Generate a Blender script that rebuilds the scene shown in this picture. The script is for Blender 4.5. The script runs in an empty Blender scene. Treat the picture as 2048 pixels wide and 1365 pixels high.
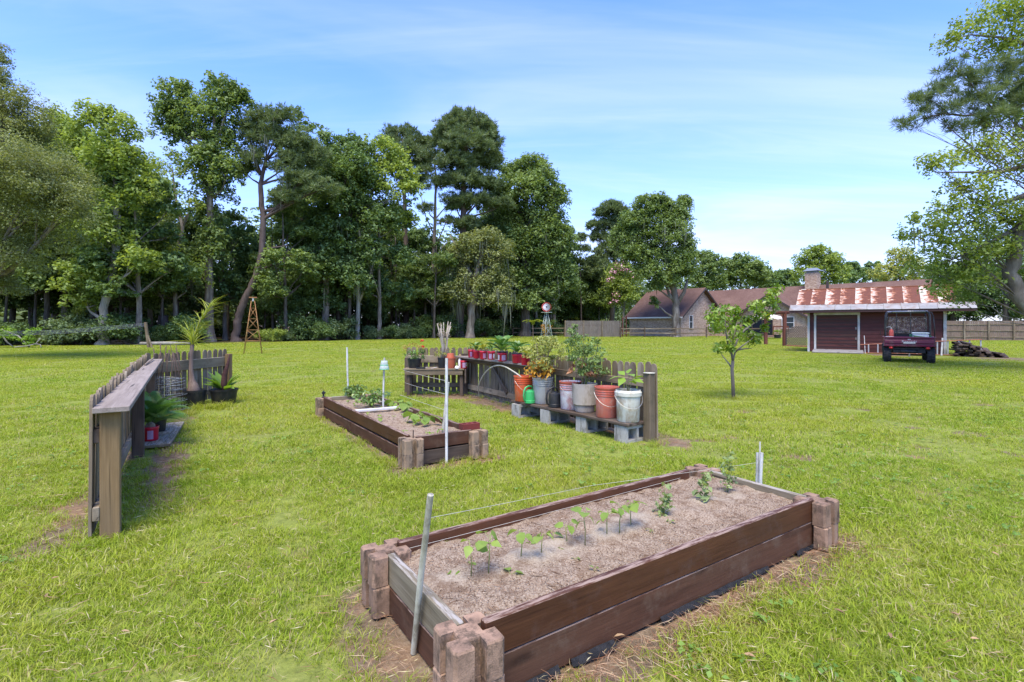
import bpy, math, random
import numpy as np
from mathutils import Vector, Matrix, Euler

R = math.radians
random.seed(7)
rng = np.random.default_rng(11)
SC = bpy.context.scene
COL = SC.collection

# ------------------------------------------------------------------ camera
F, HC, HY, CX = 1024.0, 1.37, 650.0, 1024.0
cam_d = bpy.data.cameras.new('camera')
cam = bpy.data.objects.new('camera', cam_d)
COL.objects.link(cam)
cam.location = (0, 0, HC)
cam.rotation_euler = (R(90), 0, 0)
cam_d.sensor_width = 36.0
cam_d.lens = 18.0
cam_d.shift_y = -(682.5 - HY) / 2048.0
cam_d.clip_start = 0.05
cam_d.clip_end = 2000
SC.camera = cam

# ------------------------------------------------------------------ light and sky
SUN_EL, SUN_AZ = 65.0, -170.0          # azimuth clockwise from +Y (camera heading)
sd = Vector((math.sin(R(SUN_AZ)) * math.cos(R(SUN_EL)), math.cos(R(SUN_AZ)) * math.cos(R(SUN_EL)), math.sin(R(SUN_EL))))
sun_d = bpy.data.lights.new('sun', 'SUN')
sun_d.energy = 2.9
sun_d.angle = R(34)
sun_d.color = (1.0, 0.88, 0.69)
sun = bpy.data.objects.new('sun', sun_d)
COL.objects.link(sun)
sun.location = (0, 0, 40)
sun.rotation_euler = (-sd).to_track_quat('-Z', 'Y').to_euler()

W = bpy.data.worlds.new('World')
SC.world = W
W.use_nodes = True
wn, wl = W.node_tree.nodes, W.node_tree.links
wn.clear()
wo = wn.new('ShaderNodeOutputWorld'); bg = wn.new('ShaderNodeBackground')
sky = wn.new('ShaderNodeTexSky'); sky.sky_type = 'NISHITA'; sky.sun_disc = False
sky.sun_elevation = R(SUN_EL); sky.sun_rotation = R(SUN_AZ)
sky.air_density = 1.0; sky.dust_density = 0.6; sky.ozone_density = 2.0
tc = wn.new('ShaderNodeTexCoord')
sep = wn.new('ShaderNodeSeparateXYZ'); wl.new(tc.outputs['Generated'], sep.inputs[0])
def wmath(op, a, b=None, clamp=False):
    m = wn.new('ShaderNodeMath'); m.operation = op; m.use_clamp = clamp
    for i, v in enumerate((a, b)):
        if v is None: continue
        if isinstance(v, (int, float)): m.inputs[i].default_value = v
        else: wl.new(v, m.inputs[i])
    return m.outputs[0]
zc = wmath('MAXIMUM', sep.outputs['Z'], 0.0)
den = wmath('ADD', zc, 0.16)
cxn = wmath('DIVIDE', sep.outputs['X'], den); cyn = wmath('DIVIDE', sep.outputs['Y'], den)
comb = wn.new('ShaderNodeCombineXYZ'); wl.new(cxn, comb.inputs[0]); wl.new(cyn, comb.inputs[1])
def cloud(rot, scale, loc, nscale, detail, rough, lo, hi, dist=0.0):
    mp = wn.new('ShaderNodeMapping'); mp.inputs['Rotation'].default_value = (0, 0, R(rot)); mp.inputs['Scale'].default_value = scale
    mp.inputs['Location'].default_value = loc
    wl.new(comb.outputs[0], mp.inputs[0])
    nz = wn.new('ShaderNodeTexNoise'); nz.inputs['Scale'].default_value = nscale; nz.inputs['Detail'].default_value = detail
    nz.inputs['Roughness'].default_value = rough; nz.inputs['Distortion'].default_value = dist
    wl.new(mp.outputs[0], nz.inputs['Vector'])
    mr = wn.new('ShaderNodeMapRange'); mr.interpolation_type = 'SMOOTHSTEP'
    mr.inputs['From Min'].default_value = lo; mr.inputs['From Max'].default_value = hi
    wl.new(nz.outputs['Fac'], mr.inputs['Value'])
    return mr.outputs[0]
c1 = cloud(-20, (0.45, 1.3, 1), (2.0, 0.6, 0), 1.0, 5, 0.55, 0.40, 0.70, 0.6)
c2 = cloud(-32, (0.5, 3.2, 1), (0.3, 3.1, 0), 1.6, 8, 0.62, 0.38, 0.95, 0.9)
# thin high cloud, thicker seen edge-on towards the horizon
inv = wmath('SUBTRACT', 1.0, zc)
hz = wmath('POWER', inv, 4.2)
cl = wmath('ADD', wmath('MULTIPLY', c1, 0.30), wmath('MULTIPLY', c2, 0.20))
fac = wmath('ADD', wmath('MULTIPLY', cl, wmath('ADD', wmath('MULTIPLY', hz, 0.4), 0.75)), wmath('MULTIPLY', hz, 0.84), True)
tint = wn.new('ShaderNodeMix'); tint.data_type = 'RGBA'; tint.blend_type = 'MULTIPLY'; tint.inputs[0].default_value = 1.0
wl.new(sky.outputs[0], tint.inputs[6]); tint.inputs[7].default_value = (0.56, 0.92, 1.74, 1)
mx = wn.new('ShaderNodeMix'); mx.data_type = 'RGBA'
wl.new(fac, mx.inputs[0]); wl.new(tint.outputs[2], mx.inputs[6])
mx.inputs[7].default_value = (4.35, 4.6, 5.5, 1)
wl.new(mx.outputs[2], bg.inputs['Color']); bg.inputs['Strength'].default_value = 0.122
wl.new(bg.outputs[0], wo.inputs[0])

SC.render.engine = 'CYCLES'
SC.view_settings.view_transform = 'Standard'
SC.view_settings.look = 'None'
SC.view_settings.exposure = 1.2
SC.view_settings.gamma = 1.0
SC.view_settings.use_curve_mapping = False
cy = SC.cycles
cy.use_denoising = True
try: cy.denoiser = 'OPENIMAGEDENOISE'
except Exception: pass
cy.use_adaptive_sampling = True
cy.adaptive_threshold = 0.01
try: cy.denoising_prefilter = 'ACCURATE'
except Exception: pass
cy.volume_bounces = 1; cy.max_bounces = 6; cy.diffuse_bounces = 3; cy.glossy_bounces = 2; cy.transmission_bounces = 4; cy.transparent_max_bounces = 6
cy.caustics_reflective = False; cy.caustics_refractive = False
cy.sample_clamp_indirect = 6.0

# ------------------------------------------------------------------ measuring helpers
def G(px, py, z=0.0):
    """world point on the plane of height z seen at this spot of the photograph"""
    Y = (HC - z) * F / (py - HY)
    return Vector(((px - CX) * Y / F, Y, z))
def P(px, py, Y):
    return Vector(((px - CX) * Y / F, Y, HC + (HY - py) * Y / F))

# ------------------------------------------------------------------ objects
def thing(name, label=None, cat=None, loc=(0, 0, 0), rz=0.0, group=None, kind=None):
    o = bpy.data.objects.new(name, None)
    o.empty_display_size = 0.1
    COL.objects.link(o)
    o.location = loc; o.rotation_euler = (0, 0, rz)
    return tag(o, label, cat, group, kind)
def tag(o, label=None, cat=None, group=None, kind=None):
    if label: o['label'] = label
    if cat: o['category'] = cat
    if group: o['group'] = group
    if kind: o['kind'] = kind
    return o
def link(name, me, mat=None, parent=None, loc=(0, 0, 0), rot=(0, 0, 0), scale=None, smooth=False, label=None, kind=None):
    o = bpy.data.objects.new(name, me)
    COL.objects.link(o)
    o.location = loc; o.rotation_euler = rot
    if scale: o.scale = scale
    if parent: o.parent = parent
    if mat is not None and len(me.materials) == 0:
        me.materials.append(mat)
    if smooth:
        me.polygons.foreach_set('use_smooth', [True] * len(me.polygons))
    if label: o['label'] = label
    if kind: o['kind'] = kind
    return o
def dup(root, loc=None, rz=None, label=None, group=None, parent=None, scale=None):
    c = root.copy(); COL.objects.link(c)
    if parent is not None: c.parent = parent
    if loc is not None: c.location = loc
    if rz is not None: c.rotation_euler = (c.rotation_euler[0], c.rotation_euler[1], rz)
    if scale is not None: c.scale = scale
    if label: c['label'] = label
    if group: c['group'] = group
    for ch in KIDS(root): dup(ch, parent=c)
    return c
def KIDS(o):
    return list(o.children)

class MB:
    """collects shapes and makes ONE mesh of them"""
    def __init__(s): s.v = []; s.f = []; s.m = []
    def add(s, vs, fs, M=None, mi=0):
        b = len(s.v)
        if M is not None: vs = [M @ Vector(p) for p in vs]
        s.v.extend([tuple(p) for p in vs]); s.f.extend([tuple(i + b for i in f) for f in fs]); s.m.extend([mi] * len(fs))
        return s
    def box(s, c, d, M=None, bev=0.0, mi=0):
        cx, cy_, cz = c; x, y, z = d[0] / 2, d[1] / 2, d[2] / 2
        if bev <= 0:
            vs = [(cx + i * x, cy_ + j * y, cz + k * z) for k in (-1, 1) for j in (-1, 1) for i in (-1, 1)]
            fs = [(0, 2, 3, 1), (4, 5, 7, 6), (0, 1, 5, 4), (2, 6, 7, 3), (0, 4, 6, 2), (1, 3, 7, 5)]
            return s.add(vs, fs, M, mi)
        b = min(bev, x * .9, y * .9, z * .9)
        vs, idx = [], {}
        for k in (-1, 1):
            for j in (-1, 1):
                for i in (-1, 1):
                    for a in range(3):
                        e = [x - b, y - b, z - b]; e[a] = (x, y, z)[a]
                        idx[(i, j, k, a)] = len(vs)
                        vs.append((cx + i * e[0], cy_ + j * e[1], cz + k * e[2]))
        fs = []
        def q(*k): fs.append(tuple(idx[t] for t in k))
        for sg in (-1, 1):
            o1 = [(sg, -1, -1, 0), (sg, 1, -1, 0), (sg, 1, 1, 0), (sg, -1, 1, 0)]; q(*(o1 if sg > 0 else o1[::-1]))
            o2 = [(-1, sg, -1, 1), (-1, sg, 1, 1), (1, sg, 1, 1), (1, sg, -1, 1)]; q(*(o2 if sg > 0 else o2[::-1]))
            o3 = [(-1, -1, sg, 2), (1, -1, sg, 2), (1, 1, sg, 2), (-1, 1, sg, 2)]; q(*(o3 if sg > 0 else o3[::-1]))
        for a in (-1, 1):
            for c_ in (-1, 1):
                q((a, c_, -1, 0), (a, c_, 1, 0), (a, c_, 1, 1), (a, c_, -1, 1))
                q((a, -1, c_, 0), (a, 1, c_, 0), (a, 1, c_, 2), (a, -1, c_, 2))
                q((-1, a, c_, 1), (1, a, c_, 1), (1, a, c_, 2), (-1, a, c_, 2))
        for k in (-1, 1):
            for j in (-1, 1):
                for i in (-1, 1): q((i, j, k, 0), (i, j, k, 1), (i, j, k, 2))
        return s.add(vs, fs, M, mi)
    def tube(s, pts, rad, n=8, cap=True, M=None, mi=0, closed=False):
        pts = [Vector(p) for p in pts]
        if isinstance(rad, (int, float)): rad = [rad] * len(pts)
        vs, fs = [], []
        up = Vector((0.13, 0.21, 1)).normalized()
        m_ = len(pts)
        for i, p in enumerate(pts):
            if closed: t = (pts[(i + 1) % m_] - pts[(i - 1) % m_])
            else: t = (pts[min(i + 1, m_ - 1)] - pts[max(i - 1, 0)])
            if t.length < 1e-9: t = Vector((0, 0, 1))
            t.normalize()
            if i == 0:
                if abs(t.dot(up)) > .9: up = Vector((1, .1, .05)).normalized()
                a = t.cross(up).normalized()
            else:
                a = (a - t * a.dot(t)).normalized()
            b = t.cross(a)
            for k in range(n):
                th = 2 * math.pi * k / n
                vs.append(p + (a * math.cos(th) + b * math.sin(th)) * rad[i])
        seg = m_ if closed else m_ - 1
        for i in range(seg):
            for k in range(n):
                k2 = (k + 1) % n; i2 = (i + 1) % m_
                fs.append((i * n + k, i * n + k2, i2 * n + k2, i2 * n + k))
        if cap and not closed:
            fs.append(tuple(range(n))[::-1]); fs.append(tuple((m_ - 1) * n + k for k in range(n)))
        return s.add(vs, fs, M, mi)
    def lathe(s, prof, n=24, c=(0, 0, 0), M=None, mi=0, cap=False, arc=None):
        vs, fs = [], []
        for r, z in prof:
            for k in range(n):
                th = 2 * math.pi * k / n
                vs.append((c[0] + r * math.cos(th), c[1] + r * math.sin(th), c[2] + z))
        for i in range(len(prof) - 1):
            for k in range(n):
                k2 = (k + 1) % n
                fs.append((i * n + k, i * n + k2, (i + 1) * n + k2, (i + 1) * n + k))
        if cap:
            fs.append(tuple(range(n))[::-1]); fs.append(tuple((len(prof) - 1) * n + k for k in range(n)))
        return s.add(vs, fs, M, mi)
    def prism(s, outline, t0, t1, axis='y', M=None, mi=0):
        """outline (a,b) extruded: axis y -> (a, t, b); z -> (a, b, t); x -> (t, a, b)"""
        n = len(outline)
        def pt(a, b, t): return {'y': (a, t, b), 'z': (a, b, t), 'x': (t, a, b)}[axis]
        vs = [pt(a, b, t0) for a, b in outline] + [pt(a, b, t1) for a, b in outline]
        fs = [tuple(range(n))[::-1], tuple(range(n, 2 * n))] + [(i, (i + 1) % n, n + (i + 1) % n, n + i) for i in range(n)]
        return s.add(vs, fs, M, mi)
    def mesh(s, name, smooth=False, mats=None):
        me = bpy.data.meshes.new(name)
        me.from_pydata(s.v, [], s.f)
        if mats:
            for m in mats: me.materials.append(m)
            me.polygons.foreach_set('material_index', s.m)
        if smooth: me.polygons.foreach_set('use_smooth', [True] * len(s.f))
        me.update()
        return me
    def build(s, name, mat, parent=None, loc=(0, 0, 0), rot=(0, 0, 0), smooth=False, label=None, kind=None):
        mats = mat if isinstance(mat, (list, tuple)) else None
        return link(name, s.mesh(name, smooth, mats), None if mats else mat, parent, loc, rot, label=label, kind=kind)

def soften(o, angle=40):
    """smooth shading that keeps hard edges, stored on the mesh itself"""
    me = o.data
    me.polygons.foreach_set('use_smooth', [True] * len(me.polygons))
    try: me.set_sharp_from_angle(angle=R(angle))
    except Exception: pass
    return o

_boxes = {}
def box_mesh(d, bev=0.004):
    k = (round(d[0], 3), round(d[1], 3), round(d[2], 3), bev)
    if k not in _boxes:
        _boxes[k] = MB().box((0, 0, 0), d, bev=bev).mesh('board_%d' % len(_boxes))
    return _boxes[k]
def board(name, mat, parent, a, b, w, t, roll=0.0, bev=0.004, label=None, up=(0, 0, 1)):
    """a plank from a to b (parent space): local X along its length, w along 'up', t across"""
    a, b = Vector(a), Vector(b)
    x = (b - a).normalized(); z = Vector(up); z = (z - x * z.dot(x)).normalized(); y = z.cross(x)
    M = Matrix((x, y, z)).transposed()
    if roll: M = M @ Matrix.Rotation(roll, 3, 'X')
    me = box_mesh(((b - a).length, t, w), bev)
    key = me.name + '|' + mat.name
    if len(me.materials) and me.materials[0] != mat:
        if key not in _boxes: 
            m2 = me.copy(); m2.materials.clear(); m2.materials.append(mat); _boxes[key] = m2
        me = _boxes[key]
    o = link(name, me, mat, parent, (a + b) / 2, M.to_euler(), label=label)
    return o

# ------------------------------------------------------------------ materials
def S(r, g, b):
    """sRGB 0-255 to linear"""
    f = lambda c: (c / 255 / 12.92) if c / 255 <= .04045 else ((c / 255 + .055) / 1.055) ** 2.4
    return (f(r), f(g), f(b), 1)
_m = {}
class NT:
    def __init__(s, name):
        s.m = bpy.data.materials.new(name); s.m.use_nodes = True
        s.n = s.m.node_tree.nodes; s.l = s.m.node_tree.links; s.n.clear()
        s.out = s.n.new('ShaderNodeOutputMaterial'); s.b = s.n.new('ShaderNodeBsdfPrincipled')
        s.l.new(s.b.outputs[0], s.out.inputs[0]); s._c = {}
    def coord(s, kind='Object'):
        if kind not in s._c:
            if kind == 'World':
                g = s.n.new('ShaderNodeNewGeometry'); s._c[kind] = g.outputs['Position']
            else:
                t = s.n.new('ShaderNodeTexCoord'); s._c[kind] = t.outputs[kind]
        return s._c[kind]
    def rand(s):
        if 'r' not in s._c: s._c['r'] = s.n.new('ShaderNodeObjectInfo').outputs['Random']
        return s._c['r']
    def map(s, scale=(1, 1, 1), kind='Object', rot=(0, 0, 0), shuffle=True):
        mp = s.n.new('ShaderNodeMapping'); mp.inputs['Scale'].default_value = scale; mp.inputs['Rotation'].default_value = rot
        src = s.coord(kind)
        if shuffle and kind == 'Object':
            ad = s.n.new('ShaderNodeVectorMath'); ad.operation = 'MULTIPLY_ADD'
            cb = s.n.new('ShaderNodeCombineXYZ')
            for i in range(3): s.l.new(s.rand(), cb.inputs[i])
            s.l.new(cb.outputs[0], ad.inputs[0]); ad.inputs[1].default_value = (37., 53., 71.); s.l.new(src, ad.inputs[2]); src = ad.outputs[0]
        s.l.new(src, mp.inputs[0]); return mp.outputs[0]
    def noise(s, vec, scale=5, detail=4, rough=.55, dist=0):
        z = s.n.new('ShaderNodeTexNoise'); z.inputs['Scale'].default_value = scale; z.inputs['Detail'].default_value = detail
        z.inputs['Roughness'].default_value = rough; z.inputs['Distortion'].default_value = dist; s.l.new(vec, z.inputs['Vector']); return z.outputs['Fac']
    def ramp(s, fac, stops, inter='LINEAR'):
        r = s.n.new('ShaderNodeValToRGB'); r.color_ramp.interpolation = inter
        while len(r.color_ramp.elements) > 2: r.color_ramp.elements.remove(r.color_ramp.elements[-1])
        for i, (p, c) in enumerate(stops):
            e = r.color_ramp.elements[i] if i < 2 else r.color_ramp.elements.new(p)
            e.position = p; e.color = c if len(c) == 4 else (*c, 1)
        s.l.new(fac, r.inputs[0]); return r.outputs[0]
    def rng(s, v, a, b, c=0, d=1, smooth=True):
        m = s.n.new('ShaderNodeMapRange'); m.interpolation_type = 'SMOOTHSTEP' if smooth else 'LINEAR'
        for k, x in zip(('From Min', 'From Max', 'To Min', 'To Max'), (a, b, c, d)): m.inputs[k].default_value = x
        s.l.new(v, m.inputs['Value']); return m.outputs[0]
    def mix(s, f, a, b, mode='MIX'):
        m = s.n.new('ShaderNodeMix'); m.data_type = 'RGBA'; m.blend_type = mode
        for i, v in ((0, f), (6, a), (7, b)):
            if isinstance(v, (int, float)): m.inputs[i].default_value = v
            elif isinstance(v, tuple): m.inputs[i].default_value = v if len(v) == 4 else (*v, 1)
            else: s.l.new(v, m.inputs[i])
        return m.outputs[2]
    def math(s, op, a, b=None):
        m = s.n.new('ShaderNodeMath'); m.operation = op
        for i, v in enumerate((a, b)):
            if v is None: continue
            if isinstance(v, (int, float)): m.inputs[i].default_value = v
            else: s.l.new(v, m.inputs[i])
        return m.outputs[0]
    def attr(s, name):
        a = s.n.new('ShaderNodeAttribute'); a.attribute_name = name; return a
    def bump(s, h, dist=.002, strength=1.0):
        b = s.n.new('ShaderNodeBump'); b.inputs['Distance'].default_value = dist; b.inputs['Strength'].default_value = strength
        s.l.new(h, b.inputs['Height']); s.l.new(b.outputs[0], s.b.inputs['Normal']); return b
    def color(s, c):
        if isinstance(c, tuple): s.b.inputs['Base Color'].default_value = c if len(c) == 4 else (*c, 1)
        else: s.l.new(c, s.b.inputs['Base Color'])
    def set(s, rough=.7, metal=0, spec=.4):
        s.b.inputs['Roughness'].default_value = rough; s.b.inputs['Metallic'].default_value = metal
        s.b.inputs['Specular IOR Level'].default_value = spec; return s

def varied(h, col, amt=.25):
    """brightness differs a little from object to object"""
    f = h.rng(h.rand(), 0, 1, 1 - amt, 1 + amt * .6, smooth=False)
    cb = h.n.new('ShaderNodeCombineColor')
    for i in range(3): h.l.new(f, cb.inputs[i])
    return h.mix(1.0, col, cb.outputs[0], 'MULTIPLY')
_woods = {}
def m_wood(name, c1, c2, c3=None, rough=.8, grain=22, vary=.25, dirt=None, knots=True, top=None, axis='x'):
    kw = dict(c1=c1, c2=c2, c3=c3, rough=rough, grain=grain, vary=vary, dirt=dirt, knots=knots, top=top)
    h = NT(name).set(rough, spec=.25)
    def A(a, b): return (a, b, b) if axis == 'x' else (b, b, a)
    g0 = h.noise(h.map(A(1.1, grain)), 1.6, 5, .6, .4); g1 = h.noise(h.map(A(2.2, grain * 5)), 1.6, 3, .6, .2)
    wide = h.noise(h.map(A(.8, max(2.5, grain * .3))), 1.5, 3, .6, .6)
    g = h.math('ADD', h.math('MULTIPLY', g0, .42), h.math('ADD', h.math('MULTIPLY', g1, .28), h.math('MULTIPLY', wide, .30)))
    crack = h.rng(h.noise(h.map(A(.7, grain * 1.5)), 1.3, 2, .5, .3), .32, .27)
    big = h.noise(h.map(A(.6, 3)), 1.2, 3)
    col = h.ramp(g, [(.36, c1), (.64, c2)])
    if c3: col = h.mix(h.rng(big, .45, .75), col, c3)
    if knots:
        v = h.n.new('ShaderNodeTexVoronoi'); v.inputs['Scale'].default_value = 1.0; h.l.new(h.map(A(1.9, 6)), v.inputs['Vector'])
        col = h.mix(h.rng(v.outputs['Distance'], .05, .20, .75, 0), col, tuple(x * .35 for x in c1[:3]) + (1,))
    if dirt:
        col = h.mix(h.rng(h.noise(h.map((2, 2, 2)), 3, 5, .7), .5, .75, 0, .8), col, dirt)
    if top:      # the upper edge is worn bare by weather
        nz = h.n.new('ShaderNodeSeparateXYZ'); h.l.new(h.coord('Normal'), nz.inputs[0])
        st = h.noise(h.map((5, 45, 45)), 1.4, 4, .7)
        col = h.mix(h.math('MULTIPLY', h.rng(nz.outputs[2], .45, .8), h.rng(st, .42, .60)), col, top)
    col = h.mix(h.math('MULTIPLY', crack, .8), col, tuple(x * .2 for x in c1[:3]) + (1,))
    h.color(varied(h, col, vary)); h.bump(g, .003)
    if axis == 'x': _woods[h.m.name] = kw
    return h.m
def upright(mat):
    """the same wood with its grain running up the piece"""
    k = mat.name
    if k not in _woods: return mat
    v = _woods[k].get('v')
    if v is None:
        kw = {a: b for a, b in _woods[k].items() if a != 'v'}
        v = _woods[k]['v'] = m_wood(k + '_upright', axis='z', **kw)
    return v
def m_plain(name, c, rough=.5, metal=0, spec=.4, vary=0, dirt=None, dscale=6, bump=0, c2=None):
    h = NT(name).set(rough, metal, spec)
    col = c
    n1 = h.noise(h.map(), dscale, 5, .65)
    if c2: col = h.mix(h.rng(n1, .35, .7), c, c2)
    if dirt:
        n2 = h.noise(h.map((1, 1, .45)), dscale * 1.7, 6, .72)
        col = h.mix(h.rng(n2, .46, .66, 0, .8), col, dirt)
    if vary:
        if isinstance(col, tuple):
            col = h.mix(0.0, col, col)
        col = varied(h, col, vary)
    h.color(col)
    if bump: h.bump(h.noise(h.map(), dscale * 15, 4), bump * .7)
    return h.m
def m_leaf(name, dark, light, trans=.35, rough=.5, spec=.3, yellow=None, wscale=.35, attr='tint', obj=0.0):
    """leaf with light passing through; each leaf and each cluster has a colour of its own"""
    h = NT(name).set(rough, spec=spec)
    a = h.attr(attr).outputs['Fac']
    w = h.noise(h.coord('World'), wscale, 3)
    f = h.math('ADD', h.math('MULTIPLY', a, .62), h.math('MULTIPLY', w, .5))
    col = h.ramp(f, [(.18, dark), (.85, light)])
    if yellow: col = h.mix(h.rng(a, .90, .97), col, yellow)
    if obj: col = varied(h, col, obj)
    h.color(col)
    tr = h.n.new('ShaderNodeBsdfTranslucent')
    h.l.new(h.mix(1.0, col, (1.25, 1.2, .55, 1), 'MULTIPLY'), tr.inputs[0])
    mxs = h.n.new('ShaderNodeMixShader'); mxs.inputs[0].default_value = trans
    h.l.new(h.b.outputs[0], mxs.inputs[1]); h.l.new(tr.outputs[0], mxs.inputs[2]); h.l.new(mxs.outputs[0], h.out.inputs[0])
    return h.m
# ================================================================== ground, lawn, woods
def vnoise(x, y, scale, seed=0):
    """smooth value noise in 0..1 on numpy arrays"""
    x = np.asarray(x) / scale; y = np.asarray(y) / scale
    xi = np.floor(x).astype(np.int64); yi = np.floor(y).astype(np.int64)
    xf = x - xi; yf = y - yi
    u = xf * xf * (3 - 2 * xf); v = yf * yf * (3 - 2 * yf)
    def h(a, b):
        n = (a * 374761393 + b * 668265263 + seed * 1274126177) & 0xffffffff
        n = ((n ^ (n >> 13)) * 1274126177) & 0xffffffff
        return ((n ^ (n >> 16)) & 0xffff) / 65535.0
    return (h(xi, yi) * (1 - u) + h(xi + 1, yi) * u) * (1 - v) + (h(xi, yi + 1) * (1 - u) + h(xi + 1, yi + 1) * u) * v
def fbm(x, y, scale, seed=0, n=4):
    s = 0; a = 1; t = 0
    for i in range(n):
        s = s + a * vnoise(x, y, scale / 2 ** i, seed + i); t += a; a *= .55
    return s / t

# frames of the two raised beds (directions along the planks)
U = Vector((.829, .559, 0)); V = Vector((-.559, .829, 0))
def UV(u, v, z=0): return U * u + V * v + Vector((0, 0, z))
BED1 = (.89, 3.38, 1.60, 2.42); BED2 = (1.945, 2.67, 4.63, 7.93)
# left fence: near end, corner, far end ; right fence: left end, corner, near end
LF = [Vector((-2.655, 3.22, 0)), Vector((-5.68, 7.94, 0)), Vector((-5.36, 9.60, 0))]
RF = [Vector((-2.13, 10.28, 0)), Vector((-.88, 10.22, 0)), Vector((1.717, 6.02, 0))]

SOIL = []   # (x0,y0,x1,y1,radius,strength)
def sg(a, b, r, s): SOIL.append((a[0], a[1], b[0], b[1], r, s))
u0, u1, v0, v1 = BED1
sg(UV(u0 + .2, v0 - .02), UV(u1 + .05, v0 - .02), .19, .95)
sg(UV(u0 - .1, v0 - .1), UV(u0 - .1, v1 + .05), .22, .95)
sg(UV(u1 + .1, v0), UV(u1 + .1, v0 + .05), .25, .9)
u0, u1, v0, v1 = BED2
sg(UV(u0 - .08, v0 - .05), UV(u1 + .05, v0 - .08), .20, .9)
sg(UV(u0 - .05, v0), UV(u0 - .05, v1), .09, .75)
sg(LF[0] + Vector((-.2, -.05, 0)), LF[0] + Vector((-.7, .95, 0)), .22, .8)
sg(LF[0] + Vector((-.25, .1, 0)), LF[1] * .5 + LF[0] * .5, .13, .7)
sg((-2.75, 4.0), (-3.9, 5.9), .17, .85)
sg((-4.3, 6.6), (-5.2, 8.2), .15, .5)
sg((-2.0, 10.0), (-.7, 9.85), .26, 1.0)
sg((-.75, 9.7), (1.9, 5.95), .27, .95)
sg((-.7, 9.2), (.0, 8.1), .2, .8)
sg((15.6, 24.7), (20.5, 20.9), .9, .9)
sg((17, 22.5), (21.5, 18.9), 1.0, .75)
sg((14.3, 27.2), (15.2, 25.9), .35, .5)
SOIL = np.array(SOIL)
def bare(x, y):
    x = np.asarray(x, float); y = np.asarray(y, float)
    m = np.zeros_like(x)
    n = fbm(x, y, .55, 5) ; n2 = fbm(x, y, .12, 9, 3)
    for x0, y0, x1, y1, r, s in SOIL:
        dx, dy = x1 - x0, y1 - y0; L = dx * dx + dy * dy + 1e-9
        t = np.clip(((x - x0) * dx + (y - y0) * dy) / L, 0, 1)
        d = np.hypot(x - x0 - t * dx, y - y0 - t * dy) / r
        k = 1.35 - d + (n - .5) * 1.3 + (n2 - .5) * .7
        m = np.maximum(m, np.clip(k * 1.15, 0, 1) * s)
    n3 = fbm(x, y, .38, 31, 4); n4 = fbm(x, y, 3.2, 44, 2)
    m = np.maximum(m, np.clip((n3 - .685 + (n4 - .5) * .16) * 9, 0, 1) * .6)
    return m

# edge of the woods: world line (X -> Y)
EDGE = [(-60, 30), (-34, 32.6), (-26, 34.5), (-19, 41), (-13, 46), (-4.4, 56), (6, 68), (10, 84), (30, 98), (80, 110)]
EX = np.array([e[0] for e in EDGE]); EY = np.array([e[1] for e in EDGE])
def edge(x): return np.interp(x, EX, EY)

def make_ground():
    def lines(dense0, dense1, step, lo, hi):
        a = list(np.arange(dense0, dense1 + 1e-6, step)); s = step
        b = dense1
        while b < hi: s *= 1.28; b += s; a.append(min(b, hi))
        s = step; b = dense0
        while b > lo: s *= 1.28; b -= s; a.insert(0, max(b, lo))
        return np.array(a)
    xs = lines(-8, 7.5, .085, -900, 900); ys = lines(.6, 11, .085, -60, 1000)
    X, Y = np.meshgrid(xs, ys)
    n, m = len(xs), len(ys)
    Z = -.012 * bare(X, Y) + (fbm(X, Y, .7, 3, 3) - .5) * .016
    near = np.clip((np.hypot(X, Y) - 12) / 10, 0, 1)
    Z = Z * (1 - near)
    co = np.stack([X, Y, Z], -1).reshape(-1, 3)
    i = np.arange(n * m).reshape(m, n)
    f = np.stack([i[:-1, :-1], i[:-1, 1:], i[1:, 1:], i[1:, :-1]], -1).reshape(-1, 4)
    me = quads('ground', co, f)
    b = bare(X, Y).ravel()
    fo = np.clip((Y - edge(X) + .5 + 1.6 * (fbm(X, Y, 3, 8) - .5)) / .8, 0, 1).ravel()
    at = me.attributes.new('bare', 'FLOAT', 'POINT'); at.data.foreach_set('value', b.astype(np.float32))
    at = me.attributes.new('woods', 'FLOAT', 'POINT'); at.data.foreach_set('value', fo.astype(np.float32))
    h = NT('ground_soil_and_turf').set(.95, spec=.1)
    w = h.coord('World')
    n1 = h.noise(w, 14, 6, .7); n2 = h.noise(w, 1.3, 4, .6); n3 = h.noise(w, 90, 3, .7); n4 = h.noise(w, .16, 3, .5)
    turf = h.ramp(n1, [(.25, (.10, .12, .025)), (.55, (.21, .25, .045)), (.8, (.34, .31, .12))])
    turf = h.mix(h.rng(n2, .4, .7), turf, h.ramp(n1, [(.3, (.13, .15, .035)), (.7, (.22, .24, .06))]))
    soil = h.ramp(h.math('ADD', h.math('MULTIPLY', n1, .6), h.math('MULTIPLY', n3, .4)), [(.3, (.085, .055, .034)), (.55, (.19, .145, .095)), (.75, (.34, .28, .205))])
    soil = h.mix(h.rng(n2, .45, .65), soil, h.ramp(n3, [(.3, (.15, .085, .045)), (.7, (.30, .20, .12))]))
    litter = h.ramp(n1, [(.3, (.035, .026, .016)), (.7, (.13, .085, .05))])
    col = h.mix(h.rng(h.attr('bare').outputs['Fac'], .25, .6), turf, soil)
    col = h.mix(h.attr('woods').outputs['Fac'], col, litter)
    h.color(col); h.bump(h.math('ADD', n1, h.math('MULTIPLY', n3, .5)), .012)
    return link('ground', me, h.m, kind='structure')

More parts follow.
